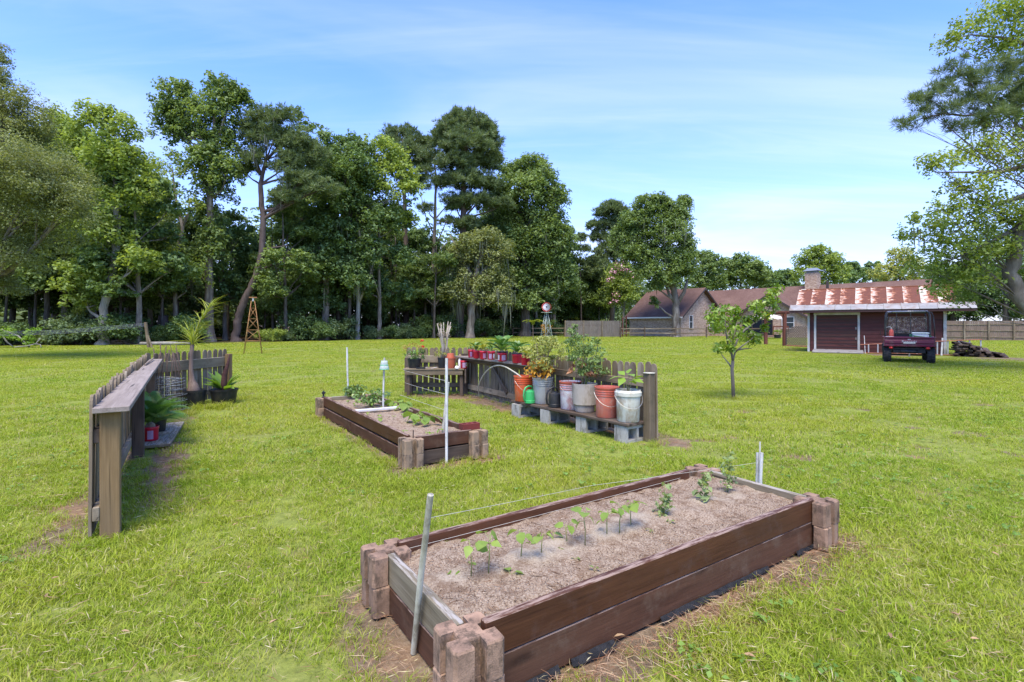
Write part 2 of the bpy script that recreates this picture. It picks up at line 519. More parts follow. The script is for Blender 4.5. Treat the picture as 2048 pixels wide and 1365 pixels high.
def quads(name, co, f, tint=None):
    me = bpy.data.meshes.new(name)
    co = np.ascontiguousarray(co, dtype=np.float32); f = np.ascontiguousarray(f, dtype=np.int32)
    k = f.shape[1]
    me.vertices.add(len(co)); me.vertices.foreach_set('co', co.ravel())
    me.loops.add(f.size); me.loops.foreach_set('vertex_index', f.ravel())
    me.polygons.add(len(f)); me.polygons.foreach_set('loop_start', np.arange(0, f.size, k, dtype=np.int32))
    me.update(calc_edges=True)
    if tint is not None:
        a = me.attributes.new('tint', 'FLOAT', 'POINT'); a.data.foreach_set('value', np.ascontiguousarray(tint, dtype=np.float32))
    return me

GROUND = make_ground()

# ------------------------------------------------------------------ grass
def grass_mat():
    h = NT('grass_blade').set(.55, spec=.25)
    a = h.attr('tint').outputs['Fac']
    w = h.coord('World')
    big = h.noise(w, .33, 3, .6); mid = h.noise(w, 1.7, 4, .62); fine = h.noise(w, 7, 3, .6)
    f = h.math('ADD', h.math('MULTIPLY', a, .45), h.math('MULTIPLY', mid, .65))
    col = h.ramp(f, [(.16, (.07, .13, .008)), (.46, (.215, .335, .012)), (.86, (.42, .49, .05))])
    col = h.mix(h.rng(big, .35, .68, 0, .8), col, h.ramp(f, [(.2, (.21, .26, .010)), (.8, (.48, .51, .05))]))
    yel = h.mix(h.rng(fine, .50, .70, 0, .5), col, (.44, .42, .10, 1))
    dry = h.math('ADD', a, h.math('MULTIPLY', h.math('SUBTRACT', mid, .5), .5))
    col = h.mix(h.rng(dry, .84, .98), yel, (.44, .38, .19, 1))
    h.color(col)
    tr = h.n.new('ShaderNodeBsdfTranslucent'); h.l.new(h.mix(1.0, col, (1.2, 1.15, .6, 1), 'MULTIPLY'), tr.inputs[0])
    ms = h.n.new('ShaderNodeMixShader'); ms.inputs[0].default_value = .38
    h.l.new(h.b.outputs[0], ms.inputs[1]); h.l.new(tr.outputs[0], ms.inputs[2]); h.l.new(ms.outputs[0], h.out.inputs[0])
    return h.m
GRASS = grass_mat()
def tuft_mesh(name, rad, n, h0, h1, w, lean=.9, seed=0):
    r = np.random.default_rng(seed)
    th = r.uniform(0, 6.283, n); rr = rad * np.sqrt(r.uniform(0, 1, n))
    bx, by = rr * np.cos(th), rr * np.sin(th)
    hh = r.uniform(h0, h1, n); az = r.uniform(0, 6.283, n); ln = hh * r.uniform(.25, lean * 1.5, n)
    dx, dy = np.cos(az), np.sin(az)
    fa = az + math.pi / 2 + r.normal(0, .5, n); sx, sy = np.cos(fa), np.sin(fa)
    ww = w * r.uniform(.6, 1.3, n)
    co = np.zeros((n, 5, 3))
    for k, (t, wf) in enumerate(((0, .8), (0, -.8), (.55, .8), (.55, -.8), (1, 0))):
        b = t * t
        co[:, k, 0] = bx + dx * ln * b + sx * ww * wf * .5
        co[:, k, 1] = by + dy * ln * b + sy * ww * wf * .5
        co[:, k, 2] = hh * (t - .25 * b) - (.008 if t == 0 else 0)
    i = np.arange(n)[:, None] * 5
    tri = np.concatenate([i + np.array([[0, 1, 3]]), i + np.array([[0, 3, 2]]), i + np.array([[2, 3, 4]])], 0)
    tint = np.repeat(r.uniform(0, 1, n) ** 1.0, 5)
    me = quads(name, co.reshape(-1, 3), tri, tint)
    me.materials.append(GRASS)
    return me
def scatter(name, meshes, pts, sc, rz, idx, kind='stuff', mat=None):
    """one object whose node tree sets small clumps on its own points"""
    coll = bpy.data.collections.new(name + '_clumps')
    for i, me in enumerate(meshes):
        o = bpy.data.objects.new('%s_clump_%02d' % (name, i), me); coll.objects.link(o)
    me = bpy.data.meshes.new(name); me.vertices.add(len(pts)); me.vertices.foreach_set('co', np.asarray(pts, np.float32).ravel())
    for nm, ty, arr in (('size', 'FLOAT', sc), ('turn', 'FLOAT', rz), ('pick', 'INT', idx)):
        a = me.attributes.new(nm, ty, 'POINT'); a.data.foreach_set('value', np.asarray(arr, np.float32 if ty == 'FLOAT' else np.int32))
    ob = link(name, me, kind=kind)
    ng = bpy.data.node_groups.new(name, 'GeometryNodeTree')
    ng.interface.new_socket('Geometry', in_out='INPUT', socket_type='NodeSocketGeometry')
    ng.interface.new_socket('Geometry', in_out='OUTPUT', socket_type='NodeSocketGeometry')
    N, L = ng.nodes, ng.links
    gi = N.new('NodeGroupInput'); go = N.new('NodeGroupOutput')
    ci = N.new('GeometryNodeCollectionInfo'); ci.inputs['Collection'].default_value = coll
    ci.inputs['Separate Children'].default_value = True; ci.inputs['Reset Children'].default_value = True
    ip = N.new('GeometryNodeInstanceOnPoints')
    L.new(gi.outputs[0], ip.inputs['Points']); L.new(ci.outputs[0], ip.inputs['Instance']); ip.inputs['Pick Instance'].default_value = True
    def na(nm, ty):
        n = N.new('GeometryNodeInputNamedAttribute'); n.data_type = ty; n.inputs['Name'].default_value = nm; return n.outputs['Attribute']
    L.new(na('pick', 'INT'), ip.inputs['Instance Index'])
    cb = N.new('ShaderNodeCombineXYZ'); L.new(na('turn', 'FLOAT'), cb.inputs[2])
    L.new(cb.outputs[0], ip.inputs['Rotation']); L.new(na('size', 'FLOAT'), ip.inputs['Scale'])
    L.new(ip.outputs[0], go.inputs[0])
    md = ob.modifiers.new('scatter', 'NODES'); md.node_group = ng
    return ob

def in_rect(x, y, b, pad=0):
    u = x * U.x + y * U.y; v = x * V.x + y * V.y
    return (u > b[0] - pad) & (u < b[1] + pad) & (v > b[2] - pad) & (v < b[3] + pad)
def lawn():
    tufts, P_, S_, Z_, I_ = [], [], [], [], []
    zones = [(0.9, 5.2, 75, .13, 120, .022, .052, .0042), (5.2, 12, 26, .21, 130, .024, .052, .0062),
             (12, 27, 7.5, .42, 150, .026, .052, .012), (27, 52, 2.4, .85, 170, .03, .055, .026), (52, 112, .7, 1.7, 190, .03, .06, .055)]
    for zi, (r0, r1, dens, rad, nb, h0, h1, w) in enumerate(zones):
        base = len(tufts)
        for k in range(4): tufts.append(tuft_mesh('grass_clump', rad, nb, h0, h1, w, seed=zi * 10 + k))
        n = int(dens * (2.5 * r1) * (r1 - r0 + 2))
        x = rng.uniform(-1.25 * r1, 1.25 * r1, n); y = rng.uniform(max(r0 * .6, .9), r1, n)
        d = np.hypot(x, y)
        ok = (y > r0) & (y <= r1) if r0 > 1 else (y <= r1)
        ok &= (np.abs(x) < y * 1.12 + .8) & (y < edge(x) + .3)
        x, y = x[ok], y[ok]
        b = bare(x, y)
        keep = rng.uniform(0, 1, len(x)) > b * 1.08 - .03
        keep &= ~in_rect(x, y, BED1, .02 + rad * .6) & ~in_rect(x, y, BED2, .02 + rad * .5)
        x, y, b = x[keep], y[keep], b[keep]
        z = np.zeros(len(x)) - .004
        s = rng.uniform(.7, 1.3, len(x)) * (1 - .35 * b) * (.72 + .62 * fbm(x, y, .8, 77, 3))
        P_.append(np.stack([x, y, z], 1)); S_.append(s); Z_.append(rng.uniform(0, 6.28, len(x))); I_.append(base + rng.integers(0, 4, len(x)))
    o = scatter('lawn_grass', tufts, np.concatenate(P_), np.concatenate(S_), np.concatenate(Z_), np.concatenate(I_))
    o['label'] = 'mown yellow-green lawn grass covering the yard'
    # longer uncut tufts by posts, pots and blocks
    T = [tuft_mesh('tall_grass_clump', .05, 26, .06, .17, .005, 1.1, seed=90 + k) for k in range(4)]
    pts = []
    def line(a, b, n, s, wid=.05):
        for _ in range(n):
            t = random.random(); p = Vector(a).lerp(Vector(b), t)
            pts.append((p[0] + random.gauss(0, wid), p[1] + random.gauss(0, wid), 0, s * random.uniform(.5, 1.2)))
    line(LF[0] + Vector((.0, -.12, 0)), LF[0] + Vector((.1, -.05, 0)), 5, .8, .05)
    line((-2.45, 3.15, 0), (-3.5, 4.9, 0), 10, .55, .06)
    line((-4.65, 8.3, 0), (-5.2, 8.35, 0), 34, 1.0, .10)
    line((-5.2, 8.0, 0), (-4.7, 7.7, 0), 20, .8, .10)
    line((-3.95, 6.0, 0), (-4.6, 7.6, 0), 12, .7, .08)
    line((1.5, 5.75, 0), (1.85, 5.95, 0), 9, .6, .06)
    line((1.3, 5.6, 0), (.1, 7.3, 0), 22, .42, .1)
    line((-2.2, 10.1, 0), (-1, 10.0, 0), 20, .8, .08)
    line((-.8, 9.9, 0), (1.2, 7.0, 0), 30, .6, .10)
    line((4.09, 9.45, 0), (4.09, 9.45, 0), 9, .8, .08)
    b = BED1
    line(UV(b[0], b[3] + .09), UV(b[1], b[3] + .09), 40, .5, .03)
    line(UV(b[0] - .12, b[2] - .1), UV(b[0] - .14, b[3]), 9, .45, .06)
    line(UV(b[1] + .12, b[2] - .1), UV(b[1] + .14, b[3]), 20, .5, .05)
    line(UV(b[0], b[2] - .42), UV(b[1], b[2] - .34), 60, .5, .09)
    b = BED2
    line(UV(b[0] - .1, b[2]), UV(b[0] - .1, b[3]), 50, .55, .04)
    line(UV(b[0], b[2] - .1), UV(b[1] + .2, b[2] - .12), 22, .5, .05)
    line(UV(b[1] + .1, b[2]), UV(b[1] + .1, b[3]), 30, .5, .04)
    for _ in range(1300):       # scattered over the near lawn
        y = random.uniform(1.8, 9) ; x = random.uniform(-1.1, 1.1) * y
        if in_rect(np.array(x), np.array(y), BED1, .1) or in_rect(np.array(x), np.array(y), BED2, .1): continue
        pts.append((x, y, 0, random.uniform(.3, .55)))
    a = np.array(pts)
    o = scatter('tall_grass', T, a[:, :3], a[:, 3], rng.uniform(0, 6.28, len(a)), rng.integers(0, 4, len(a)))
    o['label'] = 'longer uncut grass tufts along posts, pots and bed edges'
lawn()

def litter():
    """pine needles and bark crumbs on the bare soil and on the bed soil"""
    def strips(n, L0, L1, w, areas, name, mat, z0=.004, curve=.2):
        x = np.empty(0); y = np.empty(0); z = np.empty(0)
        for (fn, k) in areas:
            X, Y, Z = fn(k); x = np.append(x, X); y = np.append(y, Y); z = np.append(z, Z)
        n = len(x); L = rng.uniform(L0, L1, n); az = rng.uniform(0, 6.283, n); tilt = rng.normal(0, .12, n)
        dx, dy = np.cos(az), np.sin(az); co = np.zeros((n, 4, 3)); ww = w * rng.uniform(.6, 1.4, n)
        for k, (t, s) in enumerate(((-.5, 0), (0, .5), (.5, 0), (0, -.5))):
            co[:, k, 0] = x + dx * L * t - dy * (ww * s + (curve * L * .3 if t == 0 else 0))
            co[:, k, 1] = y + dy * L * t + dx * (ww * s + (curve * L * .3 if t == 0 else 0))
            co[:, k, 2] = z + z0 + L * t * tilt + np.abs(L * tilt) * .5 + rng.uniform(0, .004, n)
        f = np.arange(n * 4).reshape(n, 4)
        return quads(name, co.reshape(-1, 3), f, np.repeat(rng.uniform(0, 1, n), 4))
    def soilpts(k):
        x = rng.uniform(-6, 5, k * 14); y = rng.uniform(1.6, 10.5, k * 14)
        ok = (bare(x, y) > rng.uniform(.35, 1.0, len(x))) & ~in_rect(x, y, BED1, .03) & ~in_rect(x, y, BED2, .03)
        x, y = x[ok][:k], y[ok][:k]; return x, y, np.zeros(len(x)) + .002
    def lawnpts(k):
        y = 1.7 + 7 * rng.uniform(0, 1, k) ** 1.5; x = rng.uniform(-1.1, 1.1, k) * y
        ok = ~in_rect(x, y, BED1, .05) & ~in_rect(x, y, BED2, .05)
        return x[ok], y[ok], np.zeros(ok.sum()) + .028
    def edgepts(k):
        u = rng.uniform(BED1[0] - .2, BED1[1] + .25, k); v = BED1[2] - .06 - np.abs(rng.normal(0, .16, k))
        return u * U.x + v * V.x, u * U.y + v * V.y, np.zeros(k) + .003
    h = NT('thatch').set(.85, spec=.1)
    h.color(h.ramp(h.attr('tint').outputs['Fac'], [(.0, (.20, .14, .065)), (.6, (.38, .31, .15)), (1, (.48, .44, .27))]))
    me = strips(0, .02, .07, .0024, [(lawnpts, 8000)], 'dry_thatch', h.m, curve=.1)
    o = link('dry_thatch', me, h.m, kind='stuff'); o['label'] = 'dry cut grass blades lying in the near lawn'
    # low round-leaved weeds in the grass
    n = 1100; y = 1.7 + 8 * rng.uniform(0, 1, n) ** 1.3; x = rng.uniform(-1.1, 1.1, n) * y
    ok = ~in_rect(x, y, BED1, .1) & ~in_rect(x, y, BED2, .1) & (fbm(x, y, 1.2, 61) > .47) & (bare(x, y) < .5)
    cl = np.stack([x[ok], y[ok], np.full(ok.sum(), .036), rng.uniform(.02, .06, ok.sum())], 1)
    co, f, ti = leaf_cloud(cl, 9, .024, .8, flat=.15, up=1.6, fold=.1)
    wm = m_leaf('round_weed_leaf', (.08, .17, .02), (.24, .38, .07), .3, wscale=2)
    o = link('lawn_weeds', quads('lawn_weeds', co, f, ti), wm, kind='stuff'); o['label'] = 'low round-leaved weeds growing in the near lawn'
    h = NT('pine_straw').set(.8, spec=.15)
    h.color(h.ramp(h.attr('tint').outputs['Fac'], [(.0, (.13, .06, .03)), (.5, (.30, .165, .09)), (1, (.46, .34, .22))]))
    me = strips(0, .05, .13, .0018, [(soilpts, 5200), (edgepts, 2000), (lawnpts, 1500)], 'pine_straw', h.m)
    o = link('pine_straw', me, h.m, kind='stuff'); o['label'] = 'fallen brown pine needles lying on bare soil'
    return h.m

# ------------------------------------------------------------------ trees
def unit(n):
    v = rng.normal(0, 1, (n, 3)); return v / np.linalg.norm(v, axis=1, keepdims=True)
def leaf_cloud(clumps, per, size, aspect=.55, flat=.62, up=.5, fold=.18, spread=.62, jit=.45):
    """clumps N x 4 (centre, radius) -> leaf quads around each, with a tint per leaf"""
    c = np.repeat(clumps, per, axis=0); n = len(c)
    ct = np.repeat(rng.uniform(0, 1, len(clumps)), per)
    p = rng.normal(0, spread, (n, 3)); r = np.linalg.norm(p, axis=1, keepdims=True); p *= np.minimum(1, 1.25 / np.maximum(r, 1e-6))
    p[:, 2] *= flat
    pos = c[:, :3] + p * c[:, 3:4]
    nrm = unit(n) * .9 + p * .55; nrm[:, 2] = np.abs(nrm[:, 2]) + up
    nrm /= np.linalg.norm(nrm, axis=1, keepdims=True)
    a = np.cross(nrm, unit(n)); a /= np.linalg.norm(a, axis=1, keepdims=True) + 1e-9
    b = np.cross(nrm, a)
    L = (size * rng.uniform(1 - jit, 1 + jit, n))[:, None]; Wd = L * aspect
    co = np.stack([pos - a * L * .5, pos + b * Wd * .5 + nrm * L * fold, pos + a * L * .5 - nrm * L * .1, pos - b * Wd * .5 + nrm * L * fold], 1)
    f = np.arange(n * 4).reshape(n, 4)
    t = np.clip(.55 * ct + .45 * rng.uniform(0, 1, n), 0, 1)
    return co.reshape(-1, 3), f, np.repeat(t, 4)
def needle_cloud(clumps, per, length, width, up=.55, tips=7):
    """each clump: several twig tips, each a burst of needles"""
    k = np.repeat(clumps, tips, axis=0); nt = len(k)
    tp = k[:, :3] + unit(nt) * k[:, 3:4] * rng.uniform(.3, 1, (nt, 1)) * np.array([1, 1, .6])
    ct = np.repeat(rng.uniform(0, 1, len(clumps)), tips * per)
    base = np.repeat(tp, per, axis=0); n = len(base)
    outd = np.repeat((tp - k[:, :3]) / (k[:, 3:4] + 1e-6), per, axis=0)
    d = unit(n) * .9 + outd * .8; d[:, 2] += up; d /= np.linalg.norm(d, axis=1, keepdims=True)
    s = np.cross(d, unit(n)); s /= np.linalg.norm(s, axis=1, keepdims=True) + 1e-9
    L = (length * rng.uniform(.6, 1.15, n))[:, None]; w = width
    co = np.stack([base, base + d * L * .45 + s * w * .5, base + d * L, base + d * L * .45 - s * w * .5], 1)
    return co.reshape(-1, 3), np.arange(n * 4).reshape(n, 4), np.repeat(np.clip(.5 * ct + .5 * rng.uniform(0, 1, n), 0, 1), 4)
def moss_cloud(anchors, L0, L1, w):
    n = len(anchors); per = 9
    c = np.repeat(anchors, per, axis=0); m = len(c)
    c = c + rng.normal(0, 1, (m, 3)) * np.array([.22, .22, .1])
    L = rng.uniform(L0, L1, m) * np.repeat(rng.uniform(.4, 1, n), per); az = rng.uniform(0, 6.28, m); ww = w * rng.uniform(.5, 1.3, m)
    dx, dy = np.cos(az) * ww, np.sin(az) * ww
    co = np.zeros((m, 6, 3)); sway = rng.normal(0, .06, (m, 2))
    for k, (t, s) in enumerate(((0, .7), (0, -.7), (.5, 1), (.5, -1), (1, .12), (1, -.12))):
        co[:, k, 0] = c[:, 0] + dx * s + sway[:, 0] * t * L; co[:, k, 1] = c[:, 1] + dy * s + sway[:, 1] * t * L; co[:, k, 2] = c[:, 2] - L * t
    i = np.arange(m)[:, None] * 6
    f = np.concatenate([i + np.array([[0, 1, 3, 2]]), i + np.array([[2, 3, 5, 4]])], 0)
    return co.reshape(-1, 3), f, np.repeat(rng.uniform(0, 1, m), 6)
def blob_clumps(blobs, dens, cr=.30):
    out = []
    for (c, r) in blobs:
        c = np.array(c); r = np.array(r) * np.array([1.12, 1.12, 1.22])
        n = max(7, int(dens * (r[0] * r[2]) ** .85 * 6.0))
        d = unit(n); d[:, 2] = np.where(d[:, 2] < -.5, -d[:, 2], d[:, 2])
        rad = rng.uniform(.04, 1, (n, 1)) ** .42
        p = c + d * r * rad * rng.uniform(.85, 1.22, (n, 1))
        out.append(np.concatenate([p, (cr * min(r[0], r[2]) ** .7 * rng.uniform(.5, 1.25, (n, 1)) + .06)], 1))
    return np.concatenate(out)

STRAW = litter()
DQ, PQ = 1.3, .78
BARK = m_wood('bark_grey', (.085, .07, .055, 1), (.22, .19, .155, 1), (.30, .28, .24, 1), rough=.95, grain=7, vary=.15, knots=False, axis='z')
BARK_PINE = m_wood('bark_pine', (.055, .042, .038, 1), (.15, .115, .10, 1), (.12, .095, .085, 1), rough=.95, grain=5, vary=.15, knots=False, axis='z')
BARK_DARK = m_wood('bark_dark', (.035, .03, .024, 1), (.11, .092, .075, 1), (.15, .14, .12, 1), rough=.95, grain=7, vary=.2, knots=False, axis='z')
BARK_PALE = m_wood('bark_pale', (.17, .16, .135, 1), (.36, .345, .30, 1), (.22, .2, .17, 1), rough=.95, grain=6, vary=.1, knots=False, axis='z')
LV = {
    'mid': m_leaf('leaves_mid_green', (0.070, 0.134, 0.036), (0.267, 0.370, 0.127), .38),
    'dark': m_leaf('leaves_dark_green', (0.053, 0.109, 0.038), (0.204, 0.308, 0.109), .34),
    'bright': m_leaf('leaves_bright_green', (0.104, 0.184, 0.034), (0.370, 0.474, 0.120), .42),
    'yellow': m_leaf('leaves_yellow_green', (0.163, 0.213, 0.045), (0.498, 0.535, 0.175), .44),
    'grey': m_leaf('leaves_grey_green', (.12, .155, .055), (.32, .37, .155), .38),
    'pine': m_leaf('needles_blue_green', (.065, .105, .042), (.20, .265, .105), .34),
    'back': m_leaf('leaves_of_far_woods', (0.060, 0.109, 0.048), (0.217, 0.308, 0.139), .34),
}
MOSS = m_leaf('spanish_moss_grey', (.085, .095, .065), (.21, .225, .155), .25)

def limb_tubes(mb, trunk, blobs, r0, nsub=3, clumps=None):
    tp = [Vector(p) for p, _ in trunk]
    for (c, r) in blobs:
        c = Vector(c)
        best = None
        for i, p in enumerate(tp):
            hd = math.hypot(p.x - c.x, p.y - c.y); dz = c.z - p.z
            cost = abs(dz - hd * .6 - .15 * r[2]) + .25 * hd
            if best is None or cost < best[0]: best = (cost, i)
        i = best[1]; p = tp[i]; rr = min(trunk[i][1] * .55, r0)
        mid = p.lerp(c, .5) + Vector((random.gauss(0, .12), random.gauss(0, .12), -.10 * (c - p).length * random.uniform(-.4, 1)))
        q = [p, p.lerp(mid, .5) + Vector((0, 0, .03)), mid, mid.lerp(c, .55) + Vector((random.gauss(0, .1), 0, random.gauss(0, .1))), c]
        mb.tube(q, [rr, rr * .8, rr * .6, rr * .42, rr * .22], 6, cap=False)
        for _ in range(nsub):
            d = Vector(unit(1)[0]); d.z = abs(d.z) * .7 + .1
            e = c + Vector((d.x * r[0], d.y * r[1], d.z * r[2])) * .85
            s = mid.lerp(c, random.uniform(.2, .9))
            mb.tube([s, s.lerp(e, .5) + Vector((random.gauss(0, .12), random.gauss(0, .1), .08)), e], [rr * .32, rr * .2, rr * .08], 4, cap=False)

def make_tree(name, label, base, trunk, blobs, leaf='mid', bark=None, size=.26, per=34, dens=3.2, needles=False, cr=.30,
              moss=0, mossL=(.8, 2.2), mossw=.035, group=None, cat='tree', extra=(), nsub=3, limb_r=.16, flat=.85, up=.35, aspect=.55, nw=.05, nl=.4, sub=5):
    """base: world spot; trunk: [(point, radius)] and blobs [(centre, radii)] in world space"""
    bx, by = base
    off = Vector((bx, by, 0))
    t = thing(name, label, cat, (bx, by, 0), 0, group)
    tr = [(Vector(p) - off, r) for p, r in trunk]
    bl = [(tuple(Vector(c) - off), r) for c, r in blobs]
    fine = []
    for i in range(len(tr) - 1):
        for k in range(sub):
            u = k / sub; p = tr[i][0].lerp(tr[i + 1][0], u) ; r = tr[i][1] * (1 - u) + tr[i + 1][1] * u
            w = .12 * r if (i, k) != (0, 0) else 0
            fine.append((p + Vector((random.gauss(0, w), random.gauss(0, w), 0)), r * random.uniform(.95, 1.05)))
    fine.append(tr[-1])
    if fine[0][0].z < .3:   # root flare
        fine[0] = (Vector((fine[0][0].x, fine[0][0].y, -.25)), fine[0][1] * 1.75)
        fine.insert(1, (Vector((tr[0][0].x, tr[0][0].y, .10)), tr[0][1] * 1.35))
        if fine[2][0].z < .25: fine.pop(2)
    mb = MB(); mb.tube([p for p, _ in fine], [r for _, r in fine], 10)
    for ex in extra:
        mb.tube([Vector(p) - off for p, _ in ex], [r for _, r in ex], 8)
    bk = bark or BARK
    limb_tubes(mb, tr, bl, limb_r, nsub)
    mb.build('trunk', bk, t, smooth=True)
    cl = blob_clumps(bl, dens * DQ, cr * 1.0)
    per = int(per * PQ)
    if needles: co, f, ti = needle_cloud(cl, per, nl, nw)
    else: co, f, ti = leaf_cloud(cl, per, size, aspect, flat=flat, up=up)
    link('crown', quads('crown', co, f, ti), LV[leaf], t)
    if moss:
        an = cl[rng.integers(0, len(cl), moss), :3].copy()
        co, f, ti = moss_cloud(an, mossL[0], mossL[1], mossw)
        link('spanish_moss', quads('spanish_moss', co, f, ti), MOSS, t, kind='stuff')
    return t

def hero(label, Y, tr, bl, **k):
    """tree standing at depth Y; its silhouette measured in the photograph as (px, py[, dY], radius in m or px)"""
    s = Y / F
    trunk = []
    for q in tr:
        px, py, r = q[:3]; dy = q[3] if len(q) > 3 else 0
        p = P(px, py, Y + dy); trunk.append((p, r))
    trunk[0] = (Vector((trunk[0][0].x, trunk[0][0].y, 0)), trunk[0][1])
    blobs = []
    for q in bl:
        px, py, rx, ry = q[:4]; dy = q[4] if len(q) > 4 else random.uniform(-.35, .35) * rx * s * 1.5
        blobs.append((tuple(P(px, py, Y + dy)), (rx * s, rx * s * .9, ry * s)))
    extra = [[(P(a[0], a[1], Y + (a[3] if len(a) > 3 else 0)), a[2]) for a in e] for e in k.pop('extra', ())]
    return make_tree(k.pop('name', 'tree'), label, (trunk[0][0].x, trunk[0][0].y), trunk, blobs, extra=extra, **k)

# --- trees along the edge of the woods, left to right
hero('big grey-green oak leaning in from the left edge of the yard', 21,
     [(-95, 715, .34), (-60, 600, .28), (-30, 470, .24), (0, 330, .2), (10, 220, .12)],
     [(-60, 300, 90, 80), (20, 235, 62, 45, 0), (55, 300, 62, 55, 1), (95, 375, 66, 52, 0), (128, 425, 52, 48, -1), (40, 420, 75, 60, -1.5),
      (70, 480, 68, 40, 0), (10, 520, 60, 42, -1), (-50, 420, 80, 80, 0), (-70, 540, 60, 60, 0), (25, 360, 70, 60, -2), (-15, 175, 40, 38, 0), (-20, 110, 30, 26, 0), (10, 580, 30, 26, 0)],
     name='oak_tree', leaf='grey', size=.085, per=85, dens=9, cr=.24, flat=.7, nsub=4, aspect=.5)
hero('stout pale-trunked tree with bright crown, left of the clothesline post', 34.5,
     [(205, 690, .33), (204, 640, .25), (214, 585, .24), (228, 520, .20), (232, 420, .16), (228, 320, .08)],
     [(195, 245, 38, 30), (240, 265, 36, 30), (160, 300, 42, 36), (215, 320, 48, 36), (262, 340, 42, 34), (280, 385, 34, 24), (190, 380, 48, 36), (240, 410, 50, 30), (175, 460, 50, 34), (230, 480, 55, 36), (275, 525, 38, 26), (215, 545, 50, 30), (160, 560, 44, 28), (170, 610, 34, 18)],
     name='broadleaf_tree', leaf='bright', bark=BARK_PALE, per=36, dens=3.6, size=.24, extra=[[(208, 595, .16), (222, 560, .15), (236, 500, .12), (240, 430, .07)]])
hero('slim tree with twisting bare limbs behind the feathery potted palm', 40,
     [(352, 685, .16), (350, 600, .15), (356, 500, .14), (366, 455, .12), (352, 400, .09), (345, 345, .05)],
     [(345, 318, 24, 16), (330, 345, 22, 14), (368, 350, 20, 13), (322, 400, 20, 13), (385, 415, 22, 14), (350, 540, 50, 36), (320, 500, 40, 34), (320, 590, 40, 22), (385, 560, 40, 24)],
     name='slim_tree', leaf='bright', bark=BARK, per=16, dens=3.4, size=.22, extra=[[(362, 480, .1), (345, 462, .08), (325, 445, .05)], [(366, 455, .09), (376, 430, .07), (380, 400, .04)]])
hero('tallest forked broadleaf tree with ivy-covered trunk', 41,
     [(420, 683, .36), (418, 600, .30), (418, 500, .28), (420, 400, .24), (424, 300, .16), (430, 220, .08)],
     [(350, 185, 36, 20), (330, 225, 32, 24), (368, 225, 34, 26), (345, 265, 34, 24), (385, 275, 38, 30), (440, 185, 36, 26), (462, 215, 34, 30), (430, 235, 40, 34), (480, 195, 20, 18), (405, 330, 36, 34), (445, 300, 42, 36), (425, 380, 36, 36), (412, 440, 30, 38), (428, 500, 26, 34), (395, 530, 36, 30), (455, 350, 28, 30)],
     name='broadleaf_tree', leaf='mid', per=38, dens=3.6, size=.25, extra=[[(420, 400, .16), (395, 320, .12), (360, 250, .07)], [(424, 320, .14), (445, 250, .1), (458, 200, .05)]])
hero('leaning pine whose bowed dark trunk rises behind the rusty tower', 42,
     [(472, 684, .33), (474, 650, .30), (482, 618, .29), (498, 585, .27), (514, 548, .26), (524, 500, .24), (526, 440, .22), (521, 370, .18), (532, 320, .12)],
     [(530, 245, 34, 22), (565, 240, 26, 18), (500, 270, 26, 18), (545, 285, 40, 24), (592, 290, 34, 22), (505, 320, 24, 18), (575, 330, 38, 22), (620, 320, 34, 24), (600, 365, 36, 16), (490, 345, 22, 14), (640, 380, 36, 16), (575, 400, 30, 14)],
     name='leaning_pine', leaf='pine', bark=BARK_PINE, needles=True, per=12, dens=5.5, cr=.34, nl=.42, nw=.055, moss=14,
     extra=[[(522, 425, .15), (560, 415, .12), (600, 395, .07)], [(521, 350, .15), (505, 300, .1), (498, 270, .05)], [(534, 320, .12), (560, 290, .09), (575, 250, .05)], [(527, 500, .12), (552, 495, .08), (575, 492, .04)], [(522, 540, .1), (545, 530, .08), (568, 545, .04)]])
hero('sparse tall tree with airy top behind the leaning pine', 50,
     [(600, 680, .25), (603, 560, .22), (605, 400, .18), (600, 300, .1), (597, 225, .04)],
     [(596, 235, 14, 16), (618, 262, 22, 15), (585, 285, 20, 14), (625, 295, 26, 18), (650, 275, 14, 10), (600, 330, 40, 26), (640, 350, 34, 28), (600, 400, 44, 34)],
     name='sparse_tree', leaf='mid', bark=BARK_DARK, per=18, dens=3.2, size=.3)
hero('round-topped dark green tree right of the leaning pine', 46,
     [(650, 681, .3), (652, 560, .26), (660, 420, .2), (690, 330, .1)],
     [(690, 295, 34, 22), (720, 310, 26, 22), (665, 320, 32, 24), (700, 345, 46, 28), (655, 380, 46, 34), (735, 370, 34, 26), (690, 410, 50, 34), (640, 450, 46, 34), (690, 480, 50, 34), (655, 530, 46, 34), (610, 500, 40, 36), (620, 570, 46, 30), (690, 560, 46, 30), (650, 610, 40, 20)],
     name='broadleaf_tree', leaf='dark', bark=BARK, per=36, dens=3.2, size=.28, moss=8)
hero('pale double-stemmed tree with a light green top', 47,
     [(714, 680, .22), (717, 600, .17), (716, 500, .16), (714, 430, .13), (704, 340, .05)],
     [(760, 300, 34, 20), (790, 318, 32, 20), (740, 330, 30, 20), (775, 350, 44, 24), (810, 350, 30, 22), (745, 375, 36, 22), (790, 395, 44, 22), (825, 380, 22, 18), (770, 425, 34, 18), (808, 440, 26, 16), (735, 440, 24, 16)],
     name='pale_stemmed_tree', leaf='bright', bark=BARK_PALE, per=24, dens=3.0, size=.27, extra=[[(716, 520, .13), (726, 440, .11), (748, 370, .06)], [(722, 460, .09), (736, 425, .07), (760, 330, .04)], [(716, 610, .12), (737, 560, .10), (748, 520, .06)]])
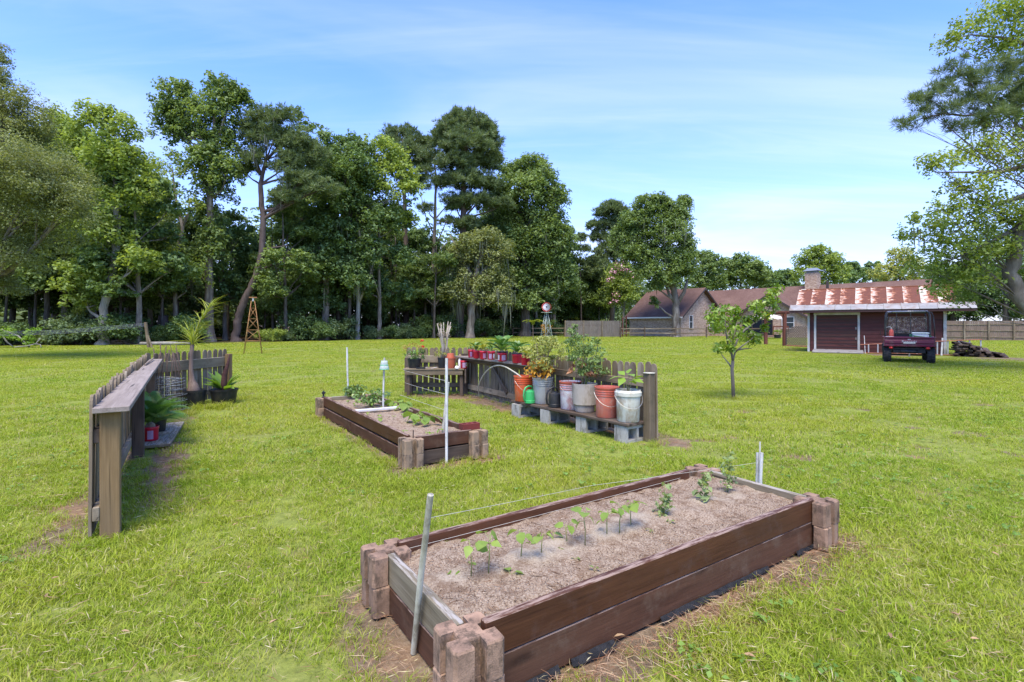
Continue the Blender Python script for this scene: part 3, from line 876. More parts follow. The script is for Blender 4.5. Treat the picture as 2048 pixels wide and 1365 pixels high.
hero('dark flat-topped pine showing above the yellow-green tree', 58,
     [(812, 676, .34), (812, 500, .28), (808, 380, .2), (806, 280, .1)],
     [(805, 272, 34, 14), (778, 290, 22, 12), (838, 292, 24, 14), (815, 310, 40, 16), (790, 335, 26, 14), (845, 335, 26, 16), (830, 370, 26, 14)],
     name='pine_tree', leaf='pine', bark=BARK_PINE, needles=True, per=11, dens=5, nl=.5, nw=.07)
hero('bare-limbed slender pine left of the tallest pine', 55,
     [(868, 675, .26), (866, 560, .22), (870, 440, .17), (872, 360, .1), (868, 310, .05)],
     [(862, 318, 22, 12), (886, 335, 18, 12), (850, 345, 18, 10), (875, 370, 22, 12), (900, 400, 22, 10), (850, 420, 18, 10), (895, 445, 20, 10)],
     name='slender_pine', leaf='pine', bark=BARK, needles=True, per=8, dens=4, nl=.45, nw=.06, extra=[[(868, 500, .08), (890, 450, .05), (905, 420, .03)], [(868, 470, .08), (850, 430, .05), (842, 390, .03)], [(866, 540, .08), (880, 500, .05), (900, 480, .03)]])
hero('tallest pine with layered dark crown', 55,
     [(918, 674, .48), (922, 560, .42), (926, 440, .34), (928, 330, .24), (930, 250, .1)],
     [(930, 245, 36, 18), (960, 258, 30, 18), (900, 262, 26, 16), (975, 290, 26, 22), (935, 290, 46, 22), (885, 292, 26, 14), (965, 330, 34, 20), (910, 330, 34, 18), (880, 275, 16, 12), (985, 320, 18, 14), (940, 365, 44, 18), (900, 365, 24, 12), (975, 372, 28, 12), (950, 405, 40, 13), (915, 415, 26, 12), (1000, 410, 24, 10), (935, 450, 26, 12)],
     name='pine_tree', leaf='pine', bark=BARK_PINE, needles=True, per=13, dens=6, cr=.33, nl=.5, nw=.065, limb_r=.13)
hero('massive dense green tree hung with moss, behind the garden windmill', 60,
     [(1050, 672, .6), (1052, 600, .5), (1050, 520, .42), (1048, 430, .28), (1060, 360, .12)],
     [(1065, 335, 30, 20), (1030, 355, 34, 26), (1085, 365, 34, 26), (1055, 390, 50, 34), (1000, 400, 34, 30), (1105, 400, 28, 28), (1020, 440, 50, 36), (1085, 450, 48, 38), (1115, 480, 28, 30), (1045, 500, 56, 38), (1095, 525, 44, 36), (1000, 490, 40, 34), (1015, 560, 50, 34), (1080, 580, 50, 32), (1125, 560, 24, 30), (1040, 610, 44, 20), (960, 470, 30, 26)],
     name='mossy_tree', leaf='mid', bark=BARK_DARK, per=44, dens=3.3, size=.3, moss=46, mossL=(1, 3), mossw=.05)
hero('low grey-green tree draped in long spanish moss, under the tallest pine', 52,
     [(940, 676, .4), (945, 610, .34), (950, 560, .28), (965, 500, .14)],
     [(940, 492, 30, 20), (972, 485, 34, 20), (1003, 512, 28, 24), (916, 520, 26, 24), (960, 520, 44, 26), (990, 556, 34, 26), (925, 560, 30, 24), (955, 590, 34, 26), (1000, 600, 30, 22), (905, 590, 24, 22)],
     name='mossy_tree', leaf='grey', bark=BARK, per=34, dens=4, size=.24, moss=34, mossL=(1.0, 4.4), mossw=.045, extra=[[(950, 560, .12), (925, 520, .08), (900, 470, .05)]])
hero('little thin pine standing alone against the sky', 74,
     [(1163, 668, .11), (1162, 600, .09), (1160, 520, .07), (1161, 480, .05)],
     [(1161, 480, 12, 9), (1152, 498, 9, 6), (1170, 500, 10, 6), (1160, 525, 8, 5)],
     name='thin_pine', leaf='pine', bark=BARK_PINE, needles=True, per=9, dens=5, nl=.5, nw=.07, limb_r=.05)
hero('dark open-limbed pine behind the left of the yard oak', 76,
     [(1222, 668, .4), (1226, 580, .34), (1230, 480, .26), (1232, 420, .12)],
     [(1225, 420, 22, 14), (1205, 430, 16, 10), (1240, 435, 20, 14), (1190, 452, 14, 8), (1215, 455, 24, 14), (1245, 470, 24, 18), (1200, 478, 16, 10), (1225, 510, 34, 22), (1190, 545, 30, 26), (1230, 560, 34, 28)],
     name='pine_tree', leaf='pine', bark=BARK_DARK, needles=True, per=11, dens=4.5, nl=.6, nw=.09)
hero('moss-hung oak standing in front of the brick house', 57,
     [(1352, 674, .46), (1352, 640, .40), (1353, 605, .38), (1346, 575, .32), (1335, 520, .22), (1325, 470, .1)],
     [(1320, 405, 22, 14), (1290, 415, 26, 18), (1345, 425, 24, 18), (1268, 445, 26, 20), (1310, 440, 36, 24), (1370, 410, 12, 18), (1360, 445, 22, 22), (1250, 480, 30, 24), (1290, 480, 44, 28), (1340, 475, 38, 26), (1372, 500, 20, 26), (1265, 515, 34, 24), (1315, 520, 42, 24), (1355, 535, 34, 26), (1300, 550, 34, 22), (1335, 562, 30, 20), (1366, 548, 18, 18), (1312, 575, 16, 12), (1308, 608, 8, 12)],
     name='oak_tree', leaf='mid', bark=BARK, per=46, dens=4.6, size=.24, moss=64, mossL=(.8, 2.8), mossw=.045, extra=[[(1353, 610, .26), (1368, 585, .2), (1375, 560, .12)], [(1353, 610, .22), (1338, 588, .16), (1328, 560, .1)]])
crape = hero('crape myrtle with pink blossom sprays behind the left end of the house', 70,
     [(1245, 668, .16), (1248, 620, .12), (1250, 560, .07)],
     [(1240, 545, 26, 18), (1262, 560, 24, 18), (1228, 575, 22, 18), (1255, 590, 26, 20), (1235, 605, 22, 18)],
     name='crape_myrtle', leaf='bright', bark=BARK_PALE, per=30, dens=3.4, size=.28)
# blossom on the crape myrtle
h = NT('pink_blossom').set(.7, spec=.2)
h.color(h.ramp(h.attr('tint').outputs['Fac'], [(0, (.42, .16, .24)), (1, (.72, .46, .52))])); BLOOM = h.m
cl = np.array([(*(P(px, py, 68.3) - crape.location), r) for px, py, r in ((1233, 535, .8), (1240, 528, .7), (1228, 545, .6), (1262, 545, .7), (1247, 540, .5), (1222, 560, .6), (1270, 552, .5), (1232, 590, .6), (1226, 604, .6))])
co, f, ti = leaf_cloud(cl, 26, .26); link('blossom', quads('blossom', co, f, ti), BLOOM, crape)

hero('rounded leafy tree filling the gap between the grey-green oak and the bright-crowned tree', 39, [(128, 688, .24), (130, 560, .2), (128, 400, .12)],
     [(120, 262, 40, 28), (150, 285, 40, 30), (110, 320, 44, 36), (150, 360, 46, 40), (120, 420, 50, 40), (160, 450, 40, 36), (110, 500, 46, 36)], name='broadleaf_tree', leaf='bright', bark=BARK, per=36, dens=3.0, size=.25)
hero('light green tree filling in right of the bright-crowned tree', 46, [(300, 686, .22), (302, 560, .18), (300, 450, .1)],
     [(290, 345, 30, 22), (315, 385, 34, 26), (285, 400, 34, 30), (320, 440, 36, 30), (295, 480, 40, 34), (345, 495, 34, 30), (300, 550, 46, 34)], name='broadleaf_tree', leaf='bright', bark=BARK, per=34, dens=2.6, size=.25)
# --- trees behind the house and beyond the right fence
BH = [
    ('rounded tree just right of the yard oak, behind the house gable', 78, 1412, [(1405, 520, 26, 16), (1425, 530, 20, 14), (1410, 545, 30, 18), (1400, 570, 30, 20), (1430, 570, 24, 18)], 'mid'),
    ('broad light green tree behind the middle of the house roof', 82, 1480, [(1480, 528, 26, 14), (1455, 540, 26, 18), (1505, 540, 26, 18), (1480, 555, 40, 20), (1520, 560, 24, 16), (1450, 570, 30, 18)], 'mid'),
    ('dark round tree behind the right of the house ridge', 88, 1523, [(1520, 548, 22, 14), (1535, 562, 20, 14), (1510, 572, 26, 16), (1540, 585, 24, 14)], 'dark'),
    ('small hazy pine between the house trees', 110, 1570, [(1570, 550, 18, 9), (1558, 560, 14, 9), (1584, 560, 14, 9), (1572, 575, 24, 12)], 'dark'),
    ('airy tall tree behind the brick chimney', 74, 1632, [(1640, 508, 24, 14), (1615, 520, 24, 14), (1665, 522, 22, 14), (1640, 535, 34, 18), (1610, 550, 26, 16), (1670, 550, 26, 16), (1640, 570, 36, 18)], 'bright'),
    ('small round dark tree seen between chimney and shed roof', 95, 1697, [(1695, 535, 20, 9), (1712, 545, 18, 10), (1697, 560, 28, 14)], 'dark'),
    ('little dark pine right of the round dark tree', 95, 1745, [(1745, 535, 14, 9), (1738, 548, 18, 9), (1752, 560, 20, 12)], 'dark'),
    ('yellow-green tree over the right part of the shed roof', 60, 1800, [(1800, 520, 26, 20), (1775, 545, 26, 18), (1830, 540, 28, 20), (1800, 565, 40, 18), (1850, 570, 34, 20)], 'yellow'),
    ('leafy tree behind the shed beyond the tall fence', 55, 1905, [(1890, 560, 40, 34), (1930, 575, 46, 34), (1900, 610, 46, 34), (1960, 560, 46, 40), (1945, 620, 44, 26)], 'dark'),
    ('dark leafy tree beyond the tall fence at the right edge', 52, 2010, [(2000, 560, 48, 40), (2050, 570, 48, 40), (2010, 610, 50, 34), (2070, 620, 50, 34), (1985, 500, 40, 36)], 'dark'),
]
for lab, Y, px, bl, lf in BH:
    hero(lab, Y, [(px, 662, .3), (px + 2, 600, .22), (px, 545, .08)], bl, name='tree', leaf=lf, bark=BARK_DARK, per=30, dens=3.0, size=.27 * Y / 62, limb_r=.12)

# --- trunks with generic crowns that fill the woods: a few kinds, then copies
def local_tree(kind, name, label, group):
    rs = random.Random(kind * 17 + 3)
    H = (17, 19, 15, 18, 16, 20)[kind % 6]; lean = rs.uniform(-.9, .9)
    trunk = [(Vector((0, 0, 0)), .26), (Vector((lean * .2, 0, H * .3)), .2), (Vector((lean * .7, .2, H * .6)), .14), (Vector((lean, .3, H * .88)), .05)]
    bl = []
    for i in range(13):
        z = H * rs.uniform(.30, .93); w = 2.9 * (1 - abs(z / H - .55)) ; a = rs.uniform(0, 6.28)
        bl.append(((lean * z / H + math.cos(a) * w, math.sin(a) * w, z), (rs.uniform(1.2, 2.2),) * 2 + (rs.uniform(.9, 1.6),)))
    lf = ('dark', 'mid', 'dark', 'back', 'dark', 'mid')[kind % 6]
    return make_tree(name, label, (0, 0), trunk, bl, leaf=lf, bark=(BARK, BARK_DARK)[kind % 2], per=36, dens=1.9, size=.34, group=group, moss=5 if kind % 2 else 0, mossL=(1, 2.6), mossw=.05)
def under_tree(kind, name, label, group):
    rs = random.Random(kind * 31 + 5); H = (6.5, 8.5, 7.5)[kind % 3]
    trunk = [(Vector((0, 0, 0)), .11), (Vector((.2, 0, H * .4)), .08), (Vector((.1, .1, H * .85)), .03)]
    bl = []
    for i in range(10):
        z = H * rs.uniform(.42, .98); a = rs.uniform(0, 6.28); w = 1.9 * (1.05 - z / H)+.3
        bl.append(((math.cos(a) * w, math.sin(a) * w, z), (rs.uniform(1.0, 1.7),) * 2 + (rs.uniform(.5, .85),)))
    return make_tree(name, label, (0, 0), trunk, bl, leaf=('dark', 'mid', 'back')[kind % 3], bark=BARK_DARK, per=36, dens=2.6, size=.26, group=group, limb_r=.05)
def bush(kind, name, label, group):
    rs = random.Random(kind * 13 + 1)
    trunk = [(Vector((0, 0, 0)), .03), (Vector((.05, 0, .5)), .02), (Vector((0, 0, .9)), .01)]
    bl = [((rs.uniform(-.9, .9), rs.uniform(-.5, .5), rs.uniform(.3, 1.15)), (rs.uniform(.45, .8),) * 2 + (rs.uniform(.3, .5),)) for _ in range(9)]
    return make_tree(name, label, (0, 0), trunk, bl, leaf=('mid', 'bright', 'dark', 'back')[kind % 4], bark=BARK_DARK, per=34, dens=6, size=.14, group=group, cat='shrub', limb_r=.015, sub=2)
gT, gU, gS = 'trees standing in the woods behind the lawn', 'low leafy trees under the edge of the woods', 'shrubs along the edge of the woods'
LT = ['tall woodland tree with a dark leafy crown, deep in the woods', 'tall woodland tree with a mid-green crown, deep in the woods', 'tall woodland tree with a narrow dark crown, deep in the woods',
      'tall woodland tree of the hazy far rows, deep in the woods', 'tall woodland tree with a spreading dark crown, deep in the woods', 'very tall woodland tree with a loose green crown, deep in the woods']
big = [local_tree(k, 'woodland_tree', LT[k], gT + ', kind %s' % 'abcdef'[k]) for k in range(6)]
LU = ['low dark-leaved tree under the edge of the woods', 'taller mid-green understory tree at the edge of the woods', 'low dull-green tree in the shade of the woods']
low = [under_tree(k, 'understory_tree', LU[k], gU + ', kind %s' % 'abc'[k]) for k in range(3)]
LS = ['mid-green shrub at the foot of the woods', 'bright yellow-green shrub at the foot of the woods', 'dark-leaved shrub at the foot of the woods', 'dull-green shrub at the foot of the woods']
shr = [bush(k, 'shrub', LS[k], gS + ', kind %s' % 'abcd'[k]) for k in range(4)]
def put(protos, used, x, y, s, k=None):
    q_ = CX + x / y * F
    if (452 < q_ < 545 and y < 44.5 + (protos is big) * 4) or (185 < q_ < 240 and y < 37) or (400 < q_ < 440 and y < 43) or (700 < q_ < 732 and y < 51): return
    k = random.randrange(len(protos)) if k is None else k
    o = protos[k]
    if k in used: o = dup(o)
    used.add(k)
    o.location = (x, y, 0); o.rotation_euler = (0, 0, random.uniform(0, 6.28)); o.scale = (s * random.uniform(.9, 1.1), s * random.uniform(.9, 1.1), s)
ub, ul, us = set(), set(), set()
# heights stay under the silhouette measured in the photograph: (px, top py)
SKY = [(-400, 120), (0, 250), (60, 235), (130, 240), (290, 320), (330, 400), (390, 400), (470, 400), (560, 350), (640, 295), (700, 315), (780, 400), (850, 430), (900, 440), (1000, 400), (1100, 420), (1130, 500), (1150, 545), (1260, 530), (1400, 560), (1460, 590), (1700, 600), (1900, 590), (2048, 560), (2500, 500)]
def sky_h(x, y):
    px = CX + x / y * F
    py = np.interp(px, [a for a, _ in SKY], [b for _, b in SKY])
    return HC + (HY - py) * y / F
HT = (17, 19, 15, 18, 16, 20)
n = 0
for row, (d0, step) in enumerate(((2.0, 3.4), (7.0, 3.6), (13, 4.2), (20, 5.5))):
    x = -46.0 + row
    while x < 16:
        y = float(edge(x)) + d0 + random.uniform(-1.4, 1.4)
        xx = x + random.uniform(-1.2, 1.2)
        k = random.randrange(6); s = min(1.15, max(.35, sky_h(xx, y) / HT[k] * random.uniform(.8, .98)))
        put(big, ub, xx, y, s, k); n += 1
        x += step * random.uniform(.75, 1.25) * (1 if x < -10 else 1.15)
x = -40.0
while x < 14:
    y = float(edge(x)) + random.uniform(2.0, 8.5)
    put(low, ul, x, y, random.uniform(.7, 1.12)); x += random.uniform(1.2, 2.2)
x = -42.0
while x < 14:
    y = float(edge(x)) + random.uniform(.4, 2.4)
    s = random.uniform(.5, 1.35) * (1 + max(0, (y - 40)) * .012)
    put(shr, us, x, y, s); x += random.uniform(.65, 1.2)
# behind the house and to the right
for x, y, s in ((12, 92, .55), (18, 96, .62), (24, 100, .6), (30, 100, .6), (36, 104, .55), (44, 100, .52), (52, 98, .5), (60, 96, .5), (66, 90, .55), (58, 80, .5), (64, 72, .55), (70, 66, .6), (62, 60, .5), (56, 66, .5), (74, 76, .6), (50, 84, .45)):
    put(big, ub, x, y, s)
for i in range(22):
    x = 34 + i * 2.0; y = 53 + random.uniform(-3, 6) - (i - 6) * .35
    if x / y > .80: put(low, ul, x, y, random.uniform(.6, 1.0))
for i in range(12):
    x = 8 + i * .62; put(low, ul, x, 78 + random.uniform(-2, 4), random.uniform(.8, 1.2))

def far_woods():
    cl = []
    for _ in range(1700):
        x = random.uniform(-95, 100); y = float(edge(x)) + random.uniform(22, 30)
        cl.append((x, y, random.uniform(.2, 4.8), random.uniform(1.1, 1.9)))
    for _ in range(2600):
        x = random.uniform(-95, 120); y = float(edge(x)) + random.uniform(24, 34) + abs(random.gauss(0, 5))
        hmax = max(3.0, sky_h(x, y) * .86)
        z = random.uniform(.02, 1) * min(hmax, 16)
        cl.append((x, y, z, random.uniform(1.3, 2.6)))
    co, f, ti = leaf_cloud(np.array(cl), 42, .62, .6, flat=.7)
    o = link('far_woods', quads('far_woods', co, f, ti), LV['back'], kind='stuff'); o['label'] = 'deep shaded foliage of the woods behind the first trees'
far_woods()

# --- big overhanging tree and pine branch at the right edge
hero('large leafy tree overhanging the right edge, trunk bent to the left', 15.5,
     [(2235, 745, .30), (2100, 660, .24), (2040, 600, .20), (2020, 545, .19), (2040, 460, .17), (2080, 380, .16), (2110, 250, .13), (2120, 60, .08)],
     [(1900, 85, 26, 16, 0), (1940, 65, 40, 22, 0), (1990, 40, 50, 34, 0), (2040, 30, 50, 40, 0), (1985, 105, 40, 24, .5), (2040, 95, 44, 30, 0), (2100, 60, 60, 60, 0),
      (1850, 330, 18, 12, 0), (1885, 335, 34, 20, 0), (1935, 325, 44, 26, .3), (1990, 310, 50, 32, 0), (2035, 340, 44, 34, 0), (1965, 372, 34, 20, 0), (1920, 372, 30, 18, 0),
      (1935, 405, 38, 24, 0), (1885, 420, 34, 20, 0), (1985, 420, 44, 26, 0), (1845, 447, 32, 15, -.5), (1890, 458, 44, 24, 0), (1950, 455, 44, 26, 0), (2010, 450, 40, 28, 0),
      (1825, 470, 24, 10, 0), (1860, 497, 44, 24, 0), (1915, 505, 44, 28, 0), (1850, 535, 36, 22, 0), (1895, 548, 46, 28, .4), (1945, 555, 44, 30, 0), (1880, 588, 30, 18, 0), (1925, 600, 34, 18, .5),
      (1970, 505, 46, 30, 0), (2020, 500, 48, 34, 0), (2050, 550, 40, 34, 1.5), (1990, 560, 46, 28, 1.6), (2060, 440, 44, 40, 0), (2120, 500, 60, 60, 0), (2120, 300, 60, 70, 0), (2150, 160, 70, 70, 0), (2010, 225, 40, 30, 1), (2045, 260, 40, 40, 1), (1960, 260, 30, 18, 1)],
     name='overhanging_tree', leaf='bright', bark=BARK, size=.105, per=24, dens=9.5, cr=.27, nsub=4, limb_r=.022, moss=7, mossL=(.3, .8), mossw=.02,
     extra=[[(2110, 300, .10), (2060, 330, .075), (2000, 345, .05), (1930, 345, .03), (1870, 345, .015)], [(2080, 380, .10), (2040, 395, .08), (1990, 410, .05), (1950, 440, .03), (1900, 470, .015)],
            [(2120, 60, .08), (2060, 90, .06), (2000, 75, .035), (1940, 70, .02), (1890, 85, .01)], [(2060, 440, .09), (2010, 470, .06), (1950, 500, .035), (1880, 530, .015)]])
hero('pine with a long needled branch reaching in over the right edge', 13,
     [(2330, 757, .30), (2320, 500, .26), (2310, 250, .22), (2300, 60, .14)],
     [(1818, 250, 24, 12, 0), (1835, 205, 26, 14, 0), (1880, 190, 28, 18, 0), (1870, 225, 34, 14, 0), (1905, 135, 22, 14, 0), (1930, 165, 34, 20, 0), (1940, 210, 40, 18, 0), (1985, 150, 36, 22, 0), (1995, 190, 44, 22, 0),
      (2040, 150, 40, 26, 0), (2045, 205, 44, 26, 0), (1985, 240, 44, 14, 0), (1920, 250, 36, 10, 0), (2100, 180, 50, 40, 0), (2170, 160, 60, 50, 0), (2250, 120, 70, 60, 0)],
     name='pine_tree', leaf='pine', bark=BARK_PINE, needles=True, per=22, dens=10, cr=.24, nl=.19, nw=.012, limb_r=.018, nsub=4,
     extra=[[(2310, 230, .09), (2200, 205, .07), (2100, 205, .055), (2040, 212, .045), (1980, 225, .035), (1930, 232, .028), (1890, 228, .02), (1850, 235, .012), (1815, 250, .007)],
            [(1990, 222, .02), (1960, 190, .014), (1935, 160, .01), (1905, 135, .006)], [(1900, 230, .015), (1870, 205, .01), (1840, 195, .006)]])
# pale twiggy plants by the clothesline
for px, Y, lab in ((143, 36.5, 'slim forked pale sapling at the left of the stout trunk'), (152, 36, 'slim straight pale sapling beside the forked one')):
    b = P(px, 700, Y); b.z = 0
    make_tree('sapling', lab, (b.x, b.y), [(b, .06), (b + Vector((.05, 0, 1.1)), .05), (b + Vector((.1, 0, 2.2)), .03)], [(tuple(b + Vector((.1, 0, 2.2))), (.5, .5, .3)), (tuple(b + Vector((-.3, .1, 1.7))), (.4, .4, .2))], leaf='bright', bark=BARK_PALE, per=20, dens=8, size=.13, limb_r=.03)
# ================================================================== fences, beds, pots in the yard
WOOD_GREY = m_wood('weathered_fence_wood', (.10, .075, .045, 1), (.255, .20, .13, 1), (.31, .265, .19, 1), vary=.22, dirt=(.085, .08, .045, 1))
WOOD_POST = m_wood('treated_post_wood', (.135, .085, .035, 1), (.29, .195, .09, 1), (.19, .14, .08, 1), grain=14, vary=.12)
WOOD_DARK = m_wood('damp_dark_wood', (.045, .032, .022, 1), (.12, .085, .06, 1), (.16, .13, .10, 1), vary=.2)
WOOD_SHELF = m_wood('silvered_shelf_wood', (.15, .12, .095, 1), (.34, .29, .245, 1), (.24, .20, .165, 1), vary=.1, grain=16)
STAIN = m_wood('dark_brown_stained_plank', (.038, .014, .007, 1), (.112, .046, .020, 1), (.072, .031, .015, 1), rough=.55, vary=.10, grain=11, top=(.30, .215, .16, 1), dirt=(.09, .05, .035, 1))
STAIN_OLD = m_wood('faded_brown_plank', (.045, .019, .010, 1), (.12, .055, .029, 1), (.095, .052, .030, 1), rough=.75, vary=.15, grain=11, dirt=(.13, .085, .055, 1), top=(.26, .19, .15, 1))
PLANK_GREY = m_wood('grey_green_plank', (.125, .10, .062, 1), (.28, .24, .16, 1), (.22, .185, .125, 1), vary=.1, grain=18, top=(.38, .35, .30, 1), dirt=(.12, .085, .045, 1))
BLOCKM = m_plain('pinkish_concrete_block', (.345, .225, .15, 1), rough=.95, spec=.15, vary=.14, c2=(.20, .132, .09, 1), dirt=(.06, .048, .034, 1), dscale=11, bump=.004)
BLOCKT = m_plain('tan_concrete_block', (.36, .25, .155, 1), rough=.95, spec=.15, vary=.12, c2=(.25, .19, .13, 1), dirt=(.05, .042, .032, 1), dscale=9, bump=.003)
CINDER = m_plain('grey_cinder_block', (.44, .43, .38, 1), rough=.97, spec=.1, vary=.08, c2=(.34, .33, .285, 1), dirt=(.13, .12, .10, 1), dscale=6, bump=.003)
PVC = m_plain('white_pipe_plastic', (.66, .66, .62, 1), rough=.45, c2=(.52, .53, .46, 1), dirt=(.30, .28, .22, 1), dscale=5)
PVC_OLD = m_plain('grey_green_pipe_plastic', (.56, .545, .43, 1), rough=.5, c2=(.46, .44, .33, 1), dirt=(.2, .18, .12, 1), dscale=6)
ROPE = m_plain('pale_string', (.52, .50, .42, 1), rough=.8)
def plastic(name, c, c2=None, dirt=None, rough=.42, vary=0): return m_plain(name, c, rough=rough, c2=c2, dirt=dirt, vary=vary, dscale=5)
RED = plastic('red_tub_plastic', (.55, .018, .045, 1), (.46, .012, .03, 1), rough=.35, vary=.12)
BLACKP = plastic('black_pot_plastic', (.012, .014, .017, 1), (.024, .026, .028, 1), (.05, .045, .036, 1), rough=.45)
ORANGE = plastic('orange_bucket_plastic', (.72, .115, .030, 1), (.60, .10, .035, 1), (.42, .22, .13, 1))
SALMON = plastic('faded_red_bucket_plastic', (.62, .16, .10, 1), (.55, .19, .14, 1), (.50, .30, .24, 1))
SALRIM = plastic('faded_red_rim_plastic', (.52, .10, .05, 1), (.45, .12, .08, 1))
GREYB = plastic('grey_bucket_plastic', (.40, .41, .37, 1), (.47, .48, .43, 1), (.22, .21, .17, 1))
WHITEB = plastic('dirty_white_bucket_plastic', (.64, .63, .53, 1), (.55, .54, .43, 1), (.33, .24, .14, 1))
WHITER = plastic('white_bucket_with_red_specks', (.68, .66, .64, 1), (.60, .56, .54, 1), (.42, .14, .12, 1))
GREENP = plastic('green_can_plastic', (.045, .42, .12, 1), (.06, .36, .12, 1), rough=.35)
TERRA = plastic('orange_clay_plastic', (.50, .115, .05, 1), (.42, .11, .06, 1), rough=.6)
STONEP = plastic('pale_grey_planter_plastic', (.43, .38, .31, 1), (.36, .32, .26, 1), (.22, .19, .13, 1), rough=.75)
WHITE = plastic('white_plastic', (.78, .78, .76, 1), (.70, .70, .68, 1))
LABEL = plastic('pale_printed_label', (.42, .30, .42, 1), (.30, .12, .26, 1), rough=.6)
LABELW = plastic('white_paper_label', (.60, .58, .57, 1), (.46, .42, .44, 1), rough=.6)
WIRE = m_plain('galvanised_wire', (.38, .39, .38, 1), rough=.45, metal=.6)
WIRE_DARK = m_plain('rusty_dark_wire', (.09, .06, .045, 1), rough=.7, metal=.2)
POTSOIL = m_plain('dark_potting_soil', (.045, .03, .02, 1), rough=1, spec=.1, c2=(.09, .06, .04, 1), dscale=20, bump=.01)
PL = {
    'sago': m_leaf('sago_frond', (.035, .10, .020), (.16, .32, .055), .28, rough=.35, spec=.5, wscale=3),
    'sagoy': m_leaf('yellowing_frond', (.14, .16, .012), (.42, .42, .04), .35, wscale=3),
    'fresh': m_leaf('fresh_broad_leaf', (.10, .22, .02), (.27, .43, .055), .38, wscale=3),
    'lime': m_leaf('lime_seedling_leaf', (.12, .22, .03), (.34, .46, .10), .42, wscale=5),
    'blue': m_leaf('blue_green_seedling_leaf', (.15, .23, .08), (.36, .45, .19), .38, wscale=5),
    'tomato': m_leaf('tomato_leaf', (.07, .14, .030), (.27, .38, .12), .35, wscale=4),
    'nand': m_leaf('pale_yellow_green_leaf', (.16, .21, .035), (.50, .52, .16), .38, wscale=4),
    'orange': m_leaf('orange_dying_leaf', (.40, .15, .02), (.72, .42, .06), .35, wscale=4),
    'brown': m_leaf('brown_dry_leaf', (.18, .07, .03), (.42, .20, .09), .25, wscale=4),
    'pepper': m_leaf('glossy_pepper_leaf', (.07, .13, .025), (.24, .36, .08), .25, rough=.3, spec=.6, wscale=4),
    'palm': m_leaf('yellow_green_strap_leaf', (.13, .20, .02), (.42, .47, .07), .35, wscale=4, yellow=(.42, .26, .10, 1)),
    'citrus': m_leaf('citrus_leaf', (.06, .14, .012), (.26, .38, .035), .34, rough=.35, spec=.5, wscale=2, yellow=(.55, .50, .04, 1)),
    'flower': m_leaf('red_flower_petal', (.55, .02, .03), (.75, .06, .05), .3),
    'bronze': m_leaf('bronze_young_leaf', (.30, .12, .04), (.45, .28, .08), .35),
}
STEM = m_plain('green_stem', (.20, .26, .07, 1), rough=.6, c2=(.26, .22, .09, 1))
TWIG = m_plain('brown_twig', (.16, .11, .07, 1), rough=.9, c2=(.26, .22, .17, 1))

# ---------------------------------------------------------------- picket fences
def picket_mesh(name, w, hgt, t=.017):
    k = w / 2
    o = [(-k, 0), (k, 0), (k, hgt - .058), (k * .92, hgt - .036), (k * .66, hgt - .014), (k * .3, hgt - .003), (-k * .3, hgt - .003), (-k * .66, hgt - .014), (-k * .92, hgt - .036), (-k, hgt - .058)]
    return MB().prism(o, -t / 2, t / 2).mesh(name)
PK = [picket_mesh('picket_board_%s' % 'abcd'[i], w, .92 - .035 + dz) for i, (w, dz) in enumerate(((.089, 0), (.087, .006), (.091, -.006), (.088, .011)))]
def pickets(t, off, a, b, pitch, z0=.035):
    d = (b - a); L = d.length; d.normalize(); n = int(L / pitch) + 1; rz = math.atan2(d.y, d.x)
    for i in range(n):
        s = pitch * .45 + i * (L - pitch * .9) / (n - 1)
        p = a + d * s - off
        link('picket', random.choice(PK), upright(WOOD_GREY), t, (p.x, p.y, z0 + random.uniform(-.008, .008)), (R(random.gauss(0, .7)), R(random.gauss(0, .6)), rz + R(random.gauss(0, 1.2))))
def rail(t, off, a, b, z, w, th, nrm, d0, mat=None, name='rail', s0=0, s1=None, label=None):
    d = (b - a); L = d.length; d.normalize(); s1 = L if s1 is None else s1
    o = nrm * (d0 + th / 2)
    p = a + d * s0 + o - off; q = a + d * s1 + o - off
    p.z = q.z = z
    return board(name, mat or WOOD_GREY, t, p, q, w, th, label=label)
def post(t, off, p, h, w, dep, rz, mat=None, name='post'):
    return link(name, MB().box((0, 0, h / 2 - .05), (w, dep, h + .1), bev=.005).mesh(name), upright(mat or WOOD_GREY), t, (p.x - off.x, p.y - off.y, 0), (0, 0, rz))
def nrm_right(a, b):
    d = (b - a).normalized(); return Vector((d.y, -d.x, 0))

fl = thing('picket_fence', 'weathered picket fence corner with a plank shelf, on the left of the lawn', 'picket fence', LF[0])
o0 = LF[0]
a, b, c = LF; n1 = nrm_right(a, b); n2 = nrm_right(b, c); d1 = (b - a).normalized(); d2 = (c - b).normalized()
pickets(fl, o0, a, b, .112); pickets(fl, o0, b, c, .118)
rail(fl, o0, a, b, .66, .089, .036, n1, .011, WOOD_DARK, s0=.02)
rail(fl, o0, a, b, .17, .089, .036, n1, .011, s0=.0)
for s in (.05, 2.42, 4.86): post(fl, o0, a + d1 * s + n1 * (.047 + .052), .81, .09, .105, math.atan2(d1.y, d1.x), WOOD_POST if s < 1 else WOOD_DARK)
rail(fl, o0, b, c, .69, .17, .036, n2, .011, PLANK_GREY, s0=.1)
rail(fl, o0, b, c, .17, .089, .036, n2, .011)
post(fl, o0, c + n2 * .095 - d2 * .05, .83, .09, .09, math.atan2(d2.y, d2.x), WOOD_POST)
